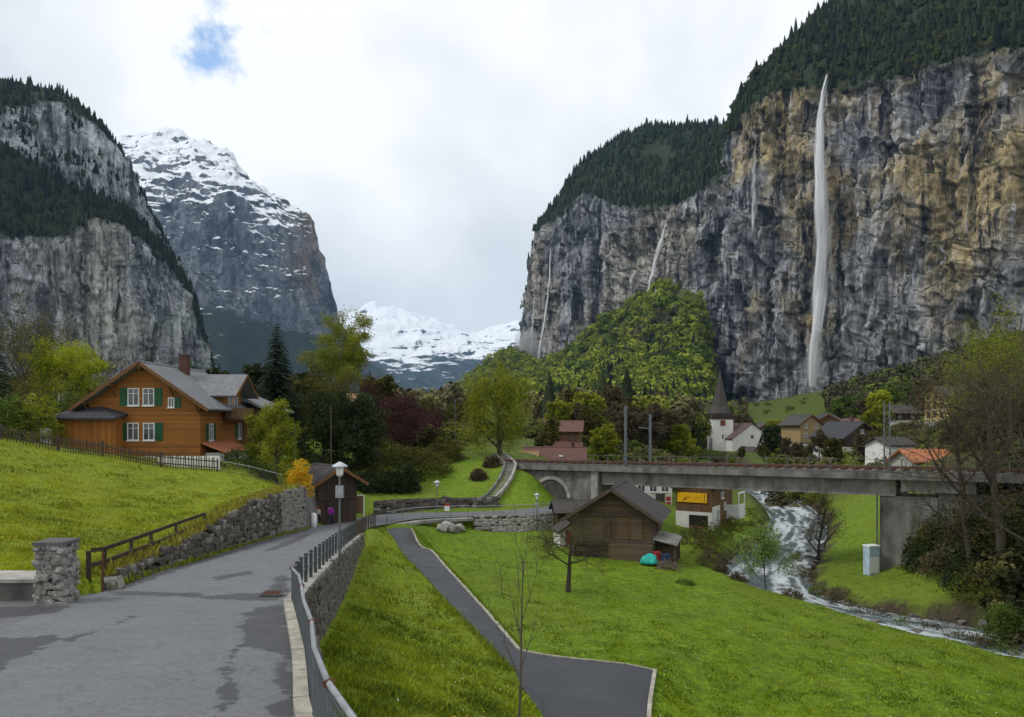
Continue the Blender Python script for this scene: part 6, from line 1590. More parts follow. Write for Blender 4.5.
x, y = XD(330.5, 58.6)
body('person', 'person in a purple jacket and dark trousers walking down the lane', (x, y, float(road_z(y)) - .02), math.pi, 1.68, simple('purple_cloth', (.27, .025, .30), .8, .25, 4), DENIM, simple('dark_hair', (.03, .02, .012), .7, .3))
x, y = XD(318, 61.0)
body('person', 'person in a pale top with a reddish cap near the dark hut', (x, y, float(road_z(y)) - .02), math.pi * .9, 1.45, simple('pale_cloth', (.50, .46, .44), .8, .2, 4), DENIM, simple('red_cap', (.28, .05, .04), .7, .2))
# ------------------------------------------------------------------ trees and shrubs
def leaf_mat(name, lo, hi, tr=0.35):
    t = NT(name)
    c = t.mix(t.attr('tint'), lo, hi)
    t.color(c).rough(0.7); t.b.inputs['Specular IOR Level'].default_value = 0.15
    ts = t.n('ShaderNodeBsdfTranslucent'); t.l(c, ts.inputs[0]); mx = t.n('ShaderNodeMixShader'); mx.inputs[0].default_value = tr
    t.l(t.b.outputs[0], mx.inputs[1]); t.l(ts.outputs[0], mx.inputs[2]); t.l(mx.outputs[0], t.out.inputs[0])
    MAT[name] = t.m; return t.m
LF_SPRING = leaf_mat('leaf_spring', (0.085, 0.115, 0.010), (0.310, 0.325, 0.022))
LF_LIME = leaf_mat('leaf_lime', (0.170, 0.225, 0.010), (0.420, 0.430, 0.020))
LF_GREEN = leaf_mat('leaf_green', (0.040, 0.080, 0.014), (0.130, 0.185, 0.026))
LF_FRESH = leaf_mat('leaf_fresh', (0.085, 0.150, 0.030), (0.260, 0.340, 0.090))
LF_DARK = leaf_mat('leaf_dark', (0.009, 0.018, 0.007), (0.048, 0.068, 0.018), 0.2)
LF_OLIVE = leaf_mat('leaf_olive', (0.040, 0.042, 0.010), (0.140, 0.130, 0.024))
LF_RED = leaf_mat('leaf_red', (0.034, 0.014, 0.015), (0.105, 0.040, 0.038))
LF_YELLOW = leaf_mat('leaf_yellow', (0.420, 0.250, 0.008), (0.800, 0.500, 0.020))
LF_BROWN = leaf_mat('leaf_brown', (0.045, 0.035, 0.019), (0.150, 0.118, 0.058))
LF_PINE = leaf_mat('needle', (0.004, 0.011, 0.006), (0.018, 0.034, 0.013), 0.1)
BARK = simple('bark', (0.060, 0.048, 0.036), 0.95, 0.45, 6, 0.6, stretch=(6, 6, 1.5))
BARK_G = simple('bark_grey', (0.095, 0.082, 0.062), 0.95, 0.4, 6, 0.5, stretch=(6, 6, 1.5))

def grow(rng, h, r0, trunk_frac=0.35, levels=3, kids=(7, 5, 4), ang=(50, 45, 40), lens=(0.55, 0.5, 0.5), up=0.25, wob=0.12, lean=(0, 0), twist=1.0):
    """limbs of a tree: list of (points, radii, sides) and the points along its twigs"""
    tubes = []; tips = []
    def limb(p, d, L, r, lev, sides):
        n = 5 if lev == 0 else 4; pts = [p.copy()]; rad = [r]; dd = d.copy()
        for i in range(n):
            dd = dd + rng.normal(0, wob * (0.5 if lev == 0 else 1.0), 3); dd[2] += up * (0.12 if lev == 0 else 0.22); dd /= np.linalg.norm(dd)
            p = p + dd * L / n; pts.append(p.copy()); rad.append(r * (1 - (i + 1) / n * (0.72 if lev == 0 else 0.8)))
        tubes.append((pts, rad, sides))
        if lev >= levels - 1:
            tips.extend(pts[1:]); return
        nk = kids[lev]; t0 = trunk_frac if lev == 0 else 0.25
        for k in range(nk):
            t = t0 + (1 - t0) * (k + rng.uniform(0.2, 0.9)) / nk; q = t * n; i = min(int(q), n - 1); f = q - i
            b = pts[i] * (1 - f) + pts[i + 1] * f; tg = pts[i + 1] - pts[i]; tg /= np.linalg.norm(tg)
            az = (k * 2.4 + rng.uniform(0, 0.9)) * twist; u = np.cross(tg, [0.3, 0.5, 0.81]); u /= np.linalg.norm(u); w = np.cross(tg, u)
            a = math.radians(ang[lev] * rng.uniform(0.75, 1.25)); nd = tg * math.cos(a) + (u * math.cos(az) + w * math.sin(az)) * math.sin(a)
            ll = L * lens[lev] * rng.uniform(0.7, 1.2) * (1.15 - 0.6 * (t - t0) if lev == 0 else 1.0)
            limb(b, nd, ll, max(rad[i] * 0.55, 0.012), lev + 1, max(3, sides - 2))
    limb(np.zeros(3), np.array([lean[0], lean[1], 1.0]), h * 0.82, r0, 0, 8)
    return tubes, np.array(tips)
def tubes_mesh(tubes, name='trunk'):
    mb = MB()
    for pts, rad, s in tubes: mb.tube(pts, [float(x) for x in rad], s, False)
    return mb.mesh(name, True)
def leaves_mesh(rng, centers, per, spread, size, name='crown', droop=0.0, flat=0.0):
    """leaf-sized faces in loose clumps round the twigs; the tint varies from clump to clump"""
    n = len(centers) * per
    c = np.repeat(centers, per, 0) + rng.normal(0, spread, (n, 3)) * np.array([1, 1, 0.8])
    if droop: c[:, 2] -= rng.exponential(droop, n)
    u = rng.normal(size=(n, 3)); u[:, 2] *= 0.6; u /= np.linalg.norm(u, axis=1)[:, None]
    w = np.cross(u, rng.normal(size=(n, 3))); w /= np.linalg.norm(w, axis=1)[:, None]
    s = size * rng.uniform(0.55, 1.3, (n, 1))
    v = np.stack([c - u * s, c - w * s * 0.5 + u * s * 0.1, c + u * s, c + w * s * 0.5 - u * s * 0.1], 1).reshape(-1, 3)
    me = mesh_np(name, v, np.arange(n * 4).reshape(n, 4))
    ct = np.repeat(rng.uniform(0, 1, len(centers)), per); tt = np.clip(0.65 * ct + 0.35 * rng.uniform(0, 1, n), 0, 1)
    attr(me, 'tint', np.repeat(tt, 4)); return me
def tree(name, label, loc, h, mat, seed, r0=None, per=14, spread=0.35, size=0.13, bark=None, cat='tree', rz=0.0, droop=0.0, width=1.0, group=None, **k):
    rng = np.random.default_rng(seed)
    tb, tips = grow(rng, h, r0 or h * 0.02, **k)
    r = thing(name, label, cat, loc, rz, group); r.scale = (width, width, 1)
    link('trunk', tubes_mesh(tb), bark or BARK, r)
    if per: link('crown', leaves_mesh(rng, tips, per, spread, size, droop=droop), mat, r)
    return r
def spruce(label, loc, h, seed, wid=0.17, mat=None, dens=1.0, group=None, name='spruce_tree'):
    """drooping tiers of needled boughs on a straight stem"""
    rng = np.random.default_rng(seed); r = thing(name, label, 'tree', loc, 0, group)
    MB().tube([(0, 0, -.3), (0, 0, h * .5), (0, 0, h)], [h * .016, h * .010, .01], 7, False).build('trunk', BARK, r)
    V = []; T = []; z = h * 0.06
    while z < h * 0.985:
        f = 1 - z / h; R = h * wid * (f ** 0.8) * 1.05 + 0.05; nb = int((7 + 7 * f) * dens)
        for k in range(nb):
            a = rng.uniform(0, 6.28); L = R * rng.uniform(0.7, 1.12); dr = -0.32 * L + rng.normal(0, .05); d = np.array([math.cos(a), math.sin(a), 0]); s = np.array([-d[1], d[0], 0]); tn = rng.uniform()
            n = max(3, int(L / 0.28))
            for i in range(n):
                t0, t1 = i / n, (i + 1.25) / n; w = (0.10 + 0.34 * (1 - t0)) * L * 0.42 + .03
                p0 = np.array([0, 0, z]) + d * L * t0 + np.array([0, 0, dr * t0 ** 1.3]); p1 = np.array([0, 0, z]) + d * L * t1 + np.array([0, 0, dr * t1 ** 1.3])
                dz = np.array([0, 0, -w * rng.uniform(.35, .8)])
                V += [p0, p1 + s * w * .7 + dz, p1 + d * w * .25, p0, p1 + d * w * .25, p1 - s * w * .7 + dz]; T += [tn] * 6
        z += h * 0.022 + 0.10 * f
    V = np.array(V); me = mesh_np('crown', V, np.arange(len(V)).reshape(-1, 3)); attr(me, 'tint', T); link('crown', me, mat or LF_PINE, r)
    return r
def bush(label, loc, w, h, mat, seed, n=420, size=0.10, name='shrub', group=None, stems=7, cat='shrub'):
    rng = np.random.default_rng(seed); r = thing(name, label, cat, loc, 0, group)
    c = rng.normal(size=(n // 6, 3)); c /= np.linalg.norm(c, axis=1)[:, None]; c *= rng.uniform(.45, 1, (len(c), 1)) ** .5
    c[:, 2] = np.abs(c[:, 2]); lob = 1 + .35 * fbm(c * 1.6 + seed, 2); c *= lob[:, None] * np.array([w / 2, w / 2, h]); 
    link('foliage', leaves_mesh(rng, c, 6 if n < 2400 else 9, .09 * w ** .5, size), mat, r)
    mb = MB()
    for k in range(stems):
        q = c[rng.integers(len(c))]; mb.tube([(rng.normal(0, .08 * w), rng.normal(0, .08 * w), -.15), (q[0] * .5, q[1] * .5, q[2] * .55), tuple(q)], [.025, .018, .006], 4, False)
    mb.build('stem', BARK, r); return r

# --- trees that stand out by themselves
def G(px, d, dz=-0.1): return on(px, d, dz)
# willow on the hill
rng = np.random.default_rng(41)
tb, tips = grow(rng, 12.2, .34, trunk_frac=.05, levels=4, kids=(17, 5, 4), ang=(62, 42, 45), lens=(.46, .5, .42), up=.16)
r = thing('willow_tree', 'large yellow-green weeping tree on the grassy hill in the middle', 'tree', G(500, 93)); r.scale = (.98, .98, .97)
link('trunk', tubes_mesh(tb), BARK, r); link('crown', leaves_mesh(rng, tips, 19, .36, .12, droop=.9), LF_SPRING, r)
spruce('tall dark spruce right of the orange chalet', G(277, 80), 13.8, 3, .25, dens=2.6)
spruce('smaller dark spruce behind the chalet roof', G(248, 88), 8.4, 4, .22, dens=2.0)
tree('birch_tree', 'tall airy light green tree behind the dark evergreens right of the chalet', G(346, 100), 14.4, LF_SPRING, 5, per=30, spread=.38, size=.12, levels=4, kids=(10, 5, 4), ang=(38, 40, 40), lens=(.40, .5, .5), up=.4)
tree('yew_tree', 'dense dark evergreen tree behind the hut by the bend', G(322, 78), 8.6, LF_DARK, 6, per=34, spread=.34, size=.15, levels=3, kids=(16, 7), trunk_frac=.08, ang=(55, 45), lens=(.42, .5))
tree('yew_tree', 'second dense dark tree right of the thin dark pole', G(360, 80), 8.8, LF_DARK, 7, per=34, spread=.36, size=.15, levels=3, kids=(16, 7), trunk_frac=.08, ang=(55, 45), lens=(.45, .5))
tree('maple_tree', 'yellowish-green bushy tree above the dark evergreens', G(338, 84), 9.8, LF_OLIVE, 8, per=22, spread=.4, size=.14, levels=3, kids=(14, 7), trunk_frac=.2, ang=(50, 45), lens=(.42, .5))
tree('larch_tree', 'slender feathery yellow-green tree at the right corner of the chalet', G(277, 60), 7.9, LF_SPRING, 9, per=26, spread=.20, size=.085, levels=3, kids=(24, 5), trunk_frac=.06, ang=(62, 45), lens=(.28, .45), up=.1)
tree('larch_tree', 'smaller feathery yellow-green tree beside the slender one', G(262, 63), 6.0, LF_SPRING, 10, per=24, spread=.20, size=.085, levels=3, kids=(18, 5), trunk_frac=.06, ang=(62, 45), lens=(.30, .45), up=.1)
bush('bright yellow flowering bush at the end of the stone wall', G(299, 56.3), 2.1, 2.5, LF_YELLOW, 11, 2600, .09, 'forsythia_bush')
bush('dark hedge bush below the porch of the chalet', G(236, 57.5), 3.4, 1.6, LF_DARK, 12, 1200, .09)
bush('low dark shrub between the chalet and the yellow bush', G(262, 56.5), 2.6, 1.2, LF_DARK, 13, 900, .09)
tree('copper_tree', 'wine-red leaved tree on the hill behind the bend', G(404, 90), 6.6, LF_RED, 14, per=17, spread=.42, size=.13, levels=3, kids=(18, 7), trunk_frac=.02, ang=(55, 45), lens=(.55, .5))
tree('copper_tree', 'smaller wine-red tree beside the tall green tree', G(374, 96), 7.4, LF_RED, 15, per=16, spread=.38, size=.12, levels=3, kids=(16, 6), trunk_frac=.02, ang=(45, 45), lens=(.42, .5))
tree('copper_tree', 'reddish bare-looking tree nearest to the willow', G(428, 97), 5.2, LF_RED, 16, per=9, spread=.45, size=.11, levels=3, kids=(16, 7), trunk_frac=.02, ang=(55, 45), lens=(.55, .5))
for k, (px, d, w, h, m, lb) in enumerate([(368, 76.5, 2.8, 2.0, LF_DARK, 'dark rounded shrub on the hill foot, first right of the hut'), (388, 77, 2.4, 2.2, LF_DARK, 'dark rounded shrub on the hill foot, second right of the hut'), (404, 77.5, 3.2, 2.6, LF_DARK, 'dark rounded shrub on the hill foot, third and largest'),
        (424, 83, 6.0, 3.0, LF_OLIVE, 'olive bush on the hill below the wine-red trees'), (444, 89, 5.0, 2.2, LF_OLIVE, 'olive bush on the hill left of the willow'), (384, 83, 7.0, 3.4, LF_OLIVE, 'olive bush on the slope above the dark shrubs'), (478, 80, 1.6, 1.0, LF_BROWN, 'small brown shrub beside the curved stairs'), (492, 84, 1.8, 1.1, LF_BROWN, 'brown shrub half-way up the curved stairs')]):
    bush(lb, G(px, d), w, h, m, 60 + k, 3000, .13)
# left edge
tree('bare_tree', 'bare grey-brown tree behind the bushes at the left edge', G(28, 74), 12.0, LF_OLIVE, 17, per=3, spread=.3, size=.10, bark=BARK_G, levels=4, kids=(9, 6, 5), ang=(38, 40, 42), lens=(.5, .5, .5), up=.4)
tree('bare_tree', 'second bare tree left of the lime-green tree', G(45, 78), 12.5, LF_OLIVE, 18, per=3, spread=.3, size=.10, bark=BARK_G, levels=4, kids=(9, 6, 5), ang=(36, 40, 42), lens=(.48, .5, .5), up=.4)
tree('lime_tree', 'lime-green young tree behind the house left of the chalet', G(66, 74), 9.8, LF_LIME, 19, per=18, spread=.36, size=.12, levels=4, kids=(9, 5, 4), ang=(44, 42, 42), lens=(.42, .5, .5), trunk_frac=.35)
tree('bare_tree', 'bare twiggy tree right above the chalet annex', G(103, 80), 8.0, LF_BROWN, 20, per=4, spread=.3, size=.09, bark=BARK_G, levels=4, kids=(8, 6, 4), ang=(42, 42, 42), lens=(.5, .5, .5), up=.35)
spruce('dark spruce at the very left edge', G(-4, 68), 10.5, 21, .2)
spruce('dark spruce beyond the left edge behind the fence', G(-50, 62), 12.0, 22, .2)
for k, (px, d, w, h, m, lb) in enumerate([(8, 56, 3.6, 3.4, LF_GREEN, 'green bush behind the picket fence at the left edge'), (32, 57, 4.2, 3.6, LF_SPRING, 'yellow-green bush behind the picket fence'), (30, 63, 5.4, 5.6, LF_OLIVE, 'tall olive bush in front of the house left of the chalet'), (62, 63, 4.6, 4.8, LF_GREEN, 'green bush left of the chalet annex'),
        (84, 68, 4.6, 5.4, LF_OLIVE, 'olive bush filling the gap behind the chalet annex'), (-20, 60, 5, 4.6, LF_DARK, 'dark bush just past the left edge'), (0, 66, 5.0, 6.2, LF_DARK, 'tall dark bush at the left edge below the bare trees')]):
    bush(lb, G(px, d), w, h, m, 80 + k, 2600, .12)
# right edge: big bare trees over a scrubby slope
tree('big_bare_tree', 'great dark bare tree with budding top at the right edge', G(1000, 50), 15.2, LF_BROWN, 23, r0=.34, per=4, spread=.28, size=.065, levels=4, kids=(11, 7, 5), ang=(48, 45, 45), lens=(.52, .55, .55), trunk_frac=.22, up=.3)
tree('big_bare_tree', 'forked bare tree leaning left beside the great bare tree', G(972, 52), 12.5, LF_BROWN, 24, r0=.22, per=5, spread=.26, size=.065, levels=4, kids=(10, 7, 5), ang=(45, 45, 45), lens=(.5, .55, .55), trunk_frac=.2, lean=(-.22, 0), up=.3)
tree('big_bare_tree', 'bare tree cut by the right edge of the picture', G(1032, 48), 14.0, LF_BROWN, 25, r0=.26, per=4, spread=.28, size=.065, levels=4, kids=(10, 7, 5), ang=(48, 45, 45), lens=(.52, .55, .55), trunk_frac=.2, up=.3)
tree('budding_tree', 'tree with sparse yellow-green leaves in front of the yellow hotel', G(974, 78), 12.6, LF_SPRING, 26, r0=.2, per=6, spread=.35, size=.085, levels=4, kids=(10, 6, 4), ang=(46, 45, 42), lens=(.44, .5, .5), trunk_frac=.3)
tree('budding_tree', 'budding yellow-green tree above the right end of the viaduct', G(1010, 76), 13.0, LF_SPRING, 27, r0=.2, per=8, spread=.35, size=.085, levels=4, kids=(10, 6, 4), ang=(46, 45, 42), lens=(.46, .5, .5), trunk_frac=.3)
rg = np.random.default_rng(90)
place = [(918, 57.5, 2.6, 2.2), (932, 58, 3.4, 3.4), (948, 57, 3.8, 3.6), (965, 55, 3.6, 3.0), (985, 54, 4.0, 3.6), (1008, 52, 4.2, 3.6), (1030, 50, 4.2, 3.4), (940, 54, 2.8, 1.8), (962, 51, 3.0, 2.0), (985, 49, 3.2, 2.4), (1010, 46.5, 3.4, 2.4), (1030, 44.5, 3.2, 2.2), (955, 60, 3.8, 3.6), (978, 59, 4.2, 3.6), (1004, 58, 4.4, 3.6), (1030, 57, 4.4, 3.8)]
ordn = ['first', 'second', 'third', 'fourth', 'fifth', 'sixth', 'seventh', 'eighth', 'ninth', 'tenth', 'eleventh', 'twelfth', 'thirteenth', 'fourteenth', 'fifteenth', 'sixteenth', 'seventeenth', 'eighteenth', 'nineteenth', 'twentieth', 'twenty-first', 'twenty-second', 'twenty-third', 'twenty-fourth']
order = sorted(range(len(place)), key=lambda i: place[i][0] + place[i][1] * .01)
for rank, i in enumerate(order):
    px, d, w, h = place[i]
    bush('scrub bush on the dark slope at the right, %s from the viaduct pier' % ordn[rank], G(px, d), w, h, (LF_DARK, LF_OLIVE, LF_DARK, LF_BROWN)[i % 4], 100 + i, 2000, .10, 'scrub_bush', 'scrub on the slope at the right')
tree('green_shrub_tree', 'pale green shrub low at the right edge by the stream', G(1006, 45), 2.8, LF_GREEN, 130, per=20, spread=.2, size=.07, levels=3, kids=(12, 6), trunk_frac=.1, ang=(50, 45), lens=(.55, .5), cat='shrub')
# meadow and stream
tree('river_birch', 'fresh green young tree growing at the near bank of the stream', G(766, 50.6), 4.2, LF_FRESH, 28, r0=.05, per=8, spread=.22, size=.085, levels=4, kids=(9, 5, 3), ang=(38, 40, 40), lens=(.5, .5, .5), trunk_frac=.12)
tree('apple_tree', 'gnarled bare apple tree on the meadow in front of the barn', G(568, 45.4), 4.6, LF_OLIVE, 33, r0=.15, per=3, spread=.12, size=.035, levels=4, kids=(9, 8, 6), ang=(72, 48, 45), lens=(.58, .5, .42), trunk_frac=.42, up=.10, wob=.20, width=1.12)
tree('bare_sapling', 'thin bare sapling in front of the sloping path', G(519, 22.5), 6.1, LF_BROWN, 30, r0=.045, per=0, levels=3, kids=(9, 3), ang=(24, 25), lens=(.38, .45), trunk_frac=.22, up=.5, wob=.05, bark=BARK_G)
tree('bare_sapling', 'very small bare sapling on the meadow near the apple tree', G(502, 42), 2.3, LF_BROWN, 31, r0=.03, per=0, levels=3, kids=(7, 3), ang=(40, 30), lens=(.4, .45), trunk_frac=.3, bark=BARK_G)
tree('alder_tree', 'many-stemmed bare alder between stream and meadow under the viaduct', G(818, 70), 6.2, LF_OLIVE, 32, r0=.15, per=3, spread=.22, size=.07, levels=4, kids=(9, 6, 5), ang=(40, 42, 42), lens=(.62, .5, .5), trunk_frac=.1)
bk = [(692, 70, 2.6, 1.8, LF_BROWN), (706, 64, 2.4, 1.9, LF_OLIVE), (706, 67, 2.0, 1.8, LF_OLIVE), (714, 71, 2.0, 1.9, LF_GREEN), (722, 76, 2.2, 2.0, LF_OLIVE), (734, 80, 2.0, 1.9, LF_OLIVE), (752, 86, 2.6, 2.6, LF_GREEN), (762, 92, 2.8, 2.6, LF_GREEN), (708, 58, 1.8, 1.2, LF_BROWN), (720, 56.5, 1.3, .9, LF_BROWN), (738, 53.2, 1.2, .7, LF_BROWN), (792, 49.5, 1.6, .9, LF_BROWN), (702, 76, 2.4, 1.6, LF_OLIVE)]
order = sorted(range(len(bk)), key=lambda i: bk[i][0] - bk[i][1] * .001)
for rank, i in enumerate(order):
    px, d, w, h, m = bk[i]; bush('brushy shrub on the left bank of the stream, %s from the left' % ordn[rank], G(px, d), w, h, m, 140 + i, 900, .085, 'bank_shrub', 'shrubs on the left bank')
bk = [(806, 62, 2.0, 1.2), (800, 70, 2.0, 1.5), (812, 80, 2.4, 2.0), (818, 57, 1.8, 1.0), (838, 54.5, 2.2, 1.4), (858, 52.5, 2.2, 1.2), (880, 51, 2.0, 1.0), (904, 49.5, 2.2, 1.1), (930, 48, 2.2, 1.2), (955, 46.5, 2.2, 1.2), (980, 45, 2.4, 1.3), (1004, 43.5, 2.4, 1.3)]
order = sorted(range(len(bk)), key=lambda i: bk[i][0])
for rank, i in enumerate(order):
    px, d, w, h = bk[i]; bush('low brown shrub on the right bank of the stream, %s from the left' % ordn[rank], G(px, d), w, h, (LF_BROWN, LF_OLIVE, LF_BROWN, LF_GREEN)[i % 4], 160 + i, 700, .08, 'bank_shrub', 'shrubs on the right bank')
heap_spots = [(685, 50, 1.3, .28), (664, 57.5, 1.0, .25)]
for k, (px, d, w, h) in enumerate(heap_spots): bush(('dark tuft of old grass on the meadow right of the barn', 'dark tuft of grass at the corner of the barn')[k], G(px, d, -.05), w, h, LF_GREEN, 180 + k, 500, .07, 'grass_tuft')

# stones along the stream: each near one an object of its own
rng = np.random.default_rng(77); spots = []
for s_ in range(len(RIV)):
    x, y, hwid = RIV[s_]
    if y > 100 or y < 36: continue
    tg = RIV[min(s_ + 1, len(RIV) - 1), :2] - RIV[max(s_ - 1, 0), :2]; tg /= np.linalg.norm(tg); nn = np.array([-tg[1], tg[0]])
    for side in (-1, 1):
        for _ in range(3):
            o = side * (hwid + rng.uniform(-.35, 1.1)); q = np.array([x, y]) + nn * o + tg * rng.uniform(-.6, .6); spots.append((q[0], q[1], rng.uniform(.18, .5) * (1.5 if rng.uniform() < .12 else 1)))
    if rng.uniform() < .3: q = np.array([x, y]) + nn * rng.uniform(-1.5, 1.5); spots.append((q[0], q[1], rng.uniform(.3, .7)))
spots.sort(key=lambda t_: t_[0] ** 2 + t_[1] ** 2)
root = thing('bank_stones', 'grey and brown stones lining both banks of the stream', 'stones')
t = NT('river_stone'); n = t.noise(3.0, 5, .65); rr = t.rand()
c = t.mix(rr, t.ramp(n, [(.3, (.045, .038, .032)), (.7, (.13, .115, .10))]), t.ramp(n, [(.3, (.09, .085, .08)), (.7, (.24, .225, .205))])); t.color(c).rough(.75).bump(t.noise(12, 3), .5, .03)
RSTONE = t.m; hs = height([s_[0] for s_ in spots], [s_[1] for s_ in spots])
for k, ((x, y, s_), z) in enumerate(zip(spots[:300], hs[:300])):
    o = bpy.data.objects.new('stone', STONES[k % 8]); COL.objects.link(o); o.parent = root; o.material_slots[0].link = 'OBJECT'; o.material_slots[0].material = RSTONE
    o.location = (x, y, max(z, float(river_z(y)) - .1) + s_ * .12); o.scale = (s_ * rng.uniform(.8, 1.5), s_ * rng.uniform(.8, 1.3), s_ * .75); o.rotation_euler = tuple(rng.uniform(0, 6.28, 3) * np.array([.08, .08, 1]))

# --- trees of the village and the valley: copies of a few kinds
def proto_broad(seed, mat, per=10, size=.035, bare=False, **k):
    rng = np.random.default_rng(seed); kw = dict(levels=3, kids=(16, 6), ang=(52, 45), lens=(.44, .5), trunk_frac=.07); kw.update(k)
    tb, tips = grow(rng, 1.0, .022, **kw)
    tm = tubes_mesh(tb); tm.materials.append(BARK_G if bare else BARK); cm = leaves_mesh(rng, tips, per, .035, size); cm.materials.append(mat); return tm, cm
def proto_spruce(seed):
    r = spruce('x', (0, 0, 0), 10.0, seed, .16, dens=.7); ms = [c.data for c in r.children]
    for c in list(r.children): bpy.data.objects.remove(c)
    bpy.data.objects.remove(r)
    for m in ms: m.transform(Matrix.Scale(.1, 4))
    return ms[0], ms[1]
KIND = {'fresh green': [proto_broad(200, LF_SPRING, 30), proto_broad(201, LF_SPRING, 30, lens=(.5, .5))], 'lime-green': [proto_broad(202, LF_LIME, 26)], 'green': [proto_broad(203, LF_GREEN, 32), proto_broad(204, LF_GREEN, 32, lens=(.5, .5))],
        'olive': [proto_broad(205, LF_OLIVE, 22), proto_broad(206, LF_OLIVE, 22)], 'brown half-bare': [proto_broad(207, LF_BROWN, 10, .028, True, levels=4, kids=(9, 5, 4), ang=(42, 42, 42), lens=(.45, .5, .5)), proto_broad(208, LF_BROWN, 10, .028, True, levels=4, kids=(9, 5, 4), ang=(40, 42, 42), lens=(.5, .5, .5))],
        'dark': [proto_broad(209, LF_DARK, 34, .04, trunk_frac=.06)], 'dark spruce': [proto_spruce(210), proto_spruce(211)], 'wine-red': [proto_broad(212, LF_RED, 20)]}
def row(phrase, group, items, seed):
    """items: (px, d, height, kind); labels count along the row from the left"""
    rng = np.random.default_rng(seed); items = sorted(items)
    for rank, (px, d, h, kind) in enumerate(items):
        tm, cm = KIND[kind][rng.integers(len(KIND[kind]))]
        r = thing('spruce_tree' if 'spruce' in kind else 'tree', '%s tree, %s from the left %s' % (kind, ordn[rank] if rank < len(ordn) else 'last', phrase), 'tree', G(px, d), rng.uniform(0, 6.28), group)
        w = h * rng.uniform(.9, 1.2); r.scale = (w, w, h)
        o = link('trunk', tm, None, r); o = link('crown', cm, None, r)
row('in the row between willow and church', 'trees between willow and church', [(548, 118, 5.5, 'olive'), (556, 150, 8, 'fresh green'), (578, 150, 8, 'brown half-bare'), (592, 140, 7.5, 'olive'), (604, 122, 6.2, 'fresh green'), (590, 175, 11, 'fresh green'), (618, 160, 9, 'brown half-bare'), (633, 150, 8, 'brown half-bare'), (640, 170, 9, 'olive'), (655, 150, 9, 'brown half-bare'), (668, 160, 9, 'olive'), (676, 190, 14, 'dark spruce'), (676, 150, 6.5, 'fresh green'), (686, 165, 5.0, 'lime-green'), (612, 185, 13, 'brown half-bare'), (660, 200, 13, 'brown half-bare'), (573, 180, 11, 'olive')], 1)
row('round the church', 'trees round the church', [(716, 186, 2.6, 'brown half-bare'), (731, 186, 2.8, 'fresh green'), (741, 180, 3.0, 'olive'), (773, 178, 6.8, 'dark'), (764, 170, 3.4, 'olive'), (786, 165, 4.2, 'brown half-bare'), (797, 150, 4.0, 'brown half-bare'), (741, 262, 12, 'brown half-bare'), (778, 262, 10, 'fresh green')], 2)
row('among the village chalets', 'trees among the chalets', [(802, 240, 9, 'olive'), (820, 150, 6, 'brown half-bare'), (834, 140, 5, 'olive'), (846, 235, 13, 'green'), (858, 250, 13, 'green'), (872, 230, 11, 'brown half-bare'), (884, 225, 12.5, 'lime-green'), (878, 175, 8, 'fresh green'), (896, 240, 13, 'green'), (908, 260, 15, 'green'), (900, 135, 3.5, 'dark'), (888, 128, 5, 'olive'), (950, 115, 4, 'brown half-bare'), (842, 265, 12, 'brown half-bare'), (862, 135, 4.5, 'brown half-bare'), (875, 140, 5, 'olive')], 3)
row('in front of the hotel and cliff', 'trees by the hotel', [(962, 170, 9, 'fresh green'), (976, 180, 11, 'green'), (990, 170, 15, 'brown half-bare'), (1006, 180, 17, 'green'), (1022, 170, 17, 'olive'), (1040, 180, 18, 'green'), (962, 120, 5, 'olive'), (982, 110, 7, 'brown half-bare'), (1002, 105, 10, 'olive'), (1024, 100, 10, 'brown half-bare'), (940, 250, 15, 'brown half-bare'), (965, 260, 18, 'green'), (992, 260, 20, 'brown half-bare'), (1016, 250, 20, 'green')], 4)
row('below the snowy peak', 'trees below the snowy peak', [(188, 150, 8, 'brown half-bare'), (205, 170, 11, 'dark spruce'), (218, 130, 9, 'dark'), (232, 110, 7.5, 'brown half-bare'), (246, 130, 9, 'dark spruce'), (258, 120, 9, 'dark'), (290, 105, 7.5, 'olive'), (302, 95, 5.5, 'dark'), (308, 125, 8, 'dark'), (300, 140, 8, 'brown half-bare'), (372, 118, 8.5, 'olive'), (392, 125, 6.5, 'wine-red'), (384, 110, 5, 'dark'), (410, 140, 6.5, 'brown half-bare'), (418, 118, 4.5, 'wine-red'), (432, 150, 5.0, 'olive'), (440, 130, 4.5, 'brown half-bare'), (452, 160, 5.5, 'olive'), (463, 140, 6, 'olive'), (470, 180, 9, 'brown half-bare'), (458, 220, 8, 'olive'), (424, 190, 7, 'olive')], 5)
# woods that read as one mass: the foot of the waterfall cliff and the far valley floor
rng = np.random.default_rng(8)
def scatter(n, px0, px1, d0, d1, keep=None):
    px = rng.uniform(px0, px1, n); d = d0 * (d1 / d0) ** rng.uniform(0, 1, n); x = (px - CXP) / FPX * d; z = fast_height(x, d)
    p = np.stack([x, d, z], 1); m = np.ones(n, bool) if keep is None else keep(px, d); return p[m]
pts = scatter(900, 830, 1140, 270, 560, lambda px, d: d > np.interp(px, [830, 870, 940, 1024], [420, 330, 290, 280])); h = rng.uniform(8, 17, len(pts)); k = rng.uniform(size=len(pts))
wood('woodland', pts[k < .45], h[k < .45], BROAD_N, leafmat('wood_dull_green', (0.030, 0.045, 0.010), (0.100, 0.125, 0.022)), 'dull green woodland at the foot of the waterfall cliff', .9, 31)
wood('woodland', pts[k >= .45], h[k >= .45], BROAD_N, leafmat('wood_dull_brown', (0.035, 0.032, 0.020), (0.090, 0.080, 0.042)), 'brown bare woodland mixed in at the foot of the waterfall cliff', .9, 32)
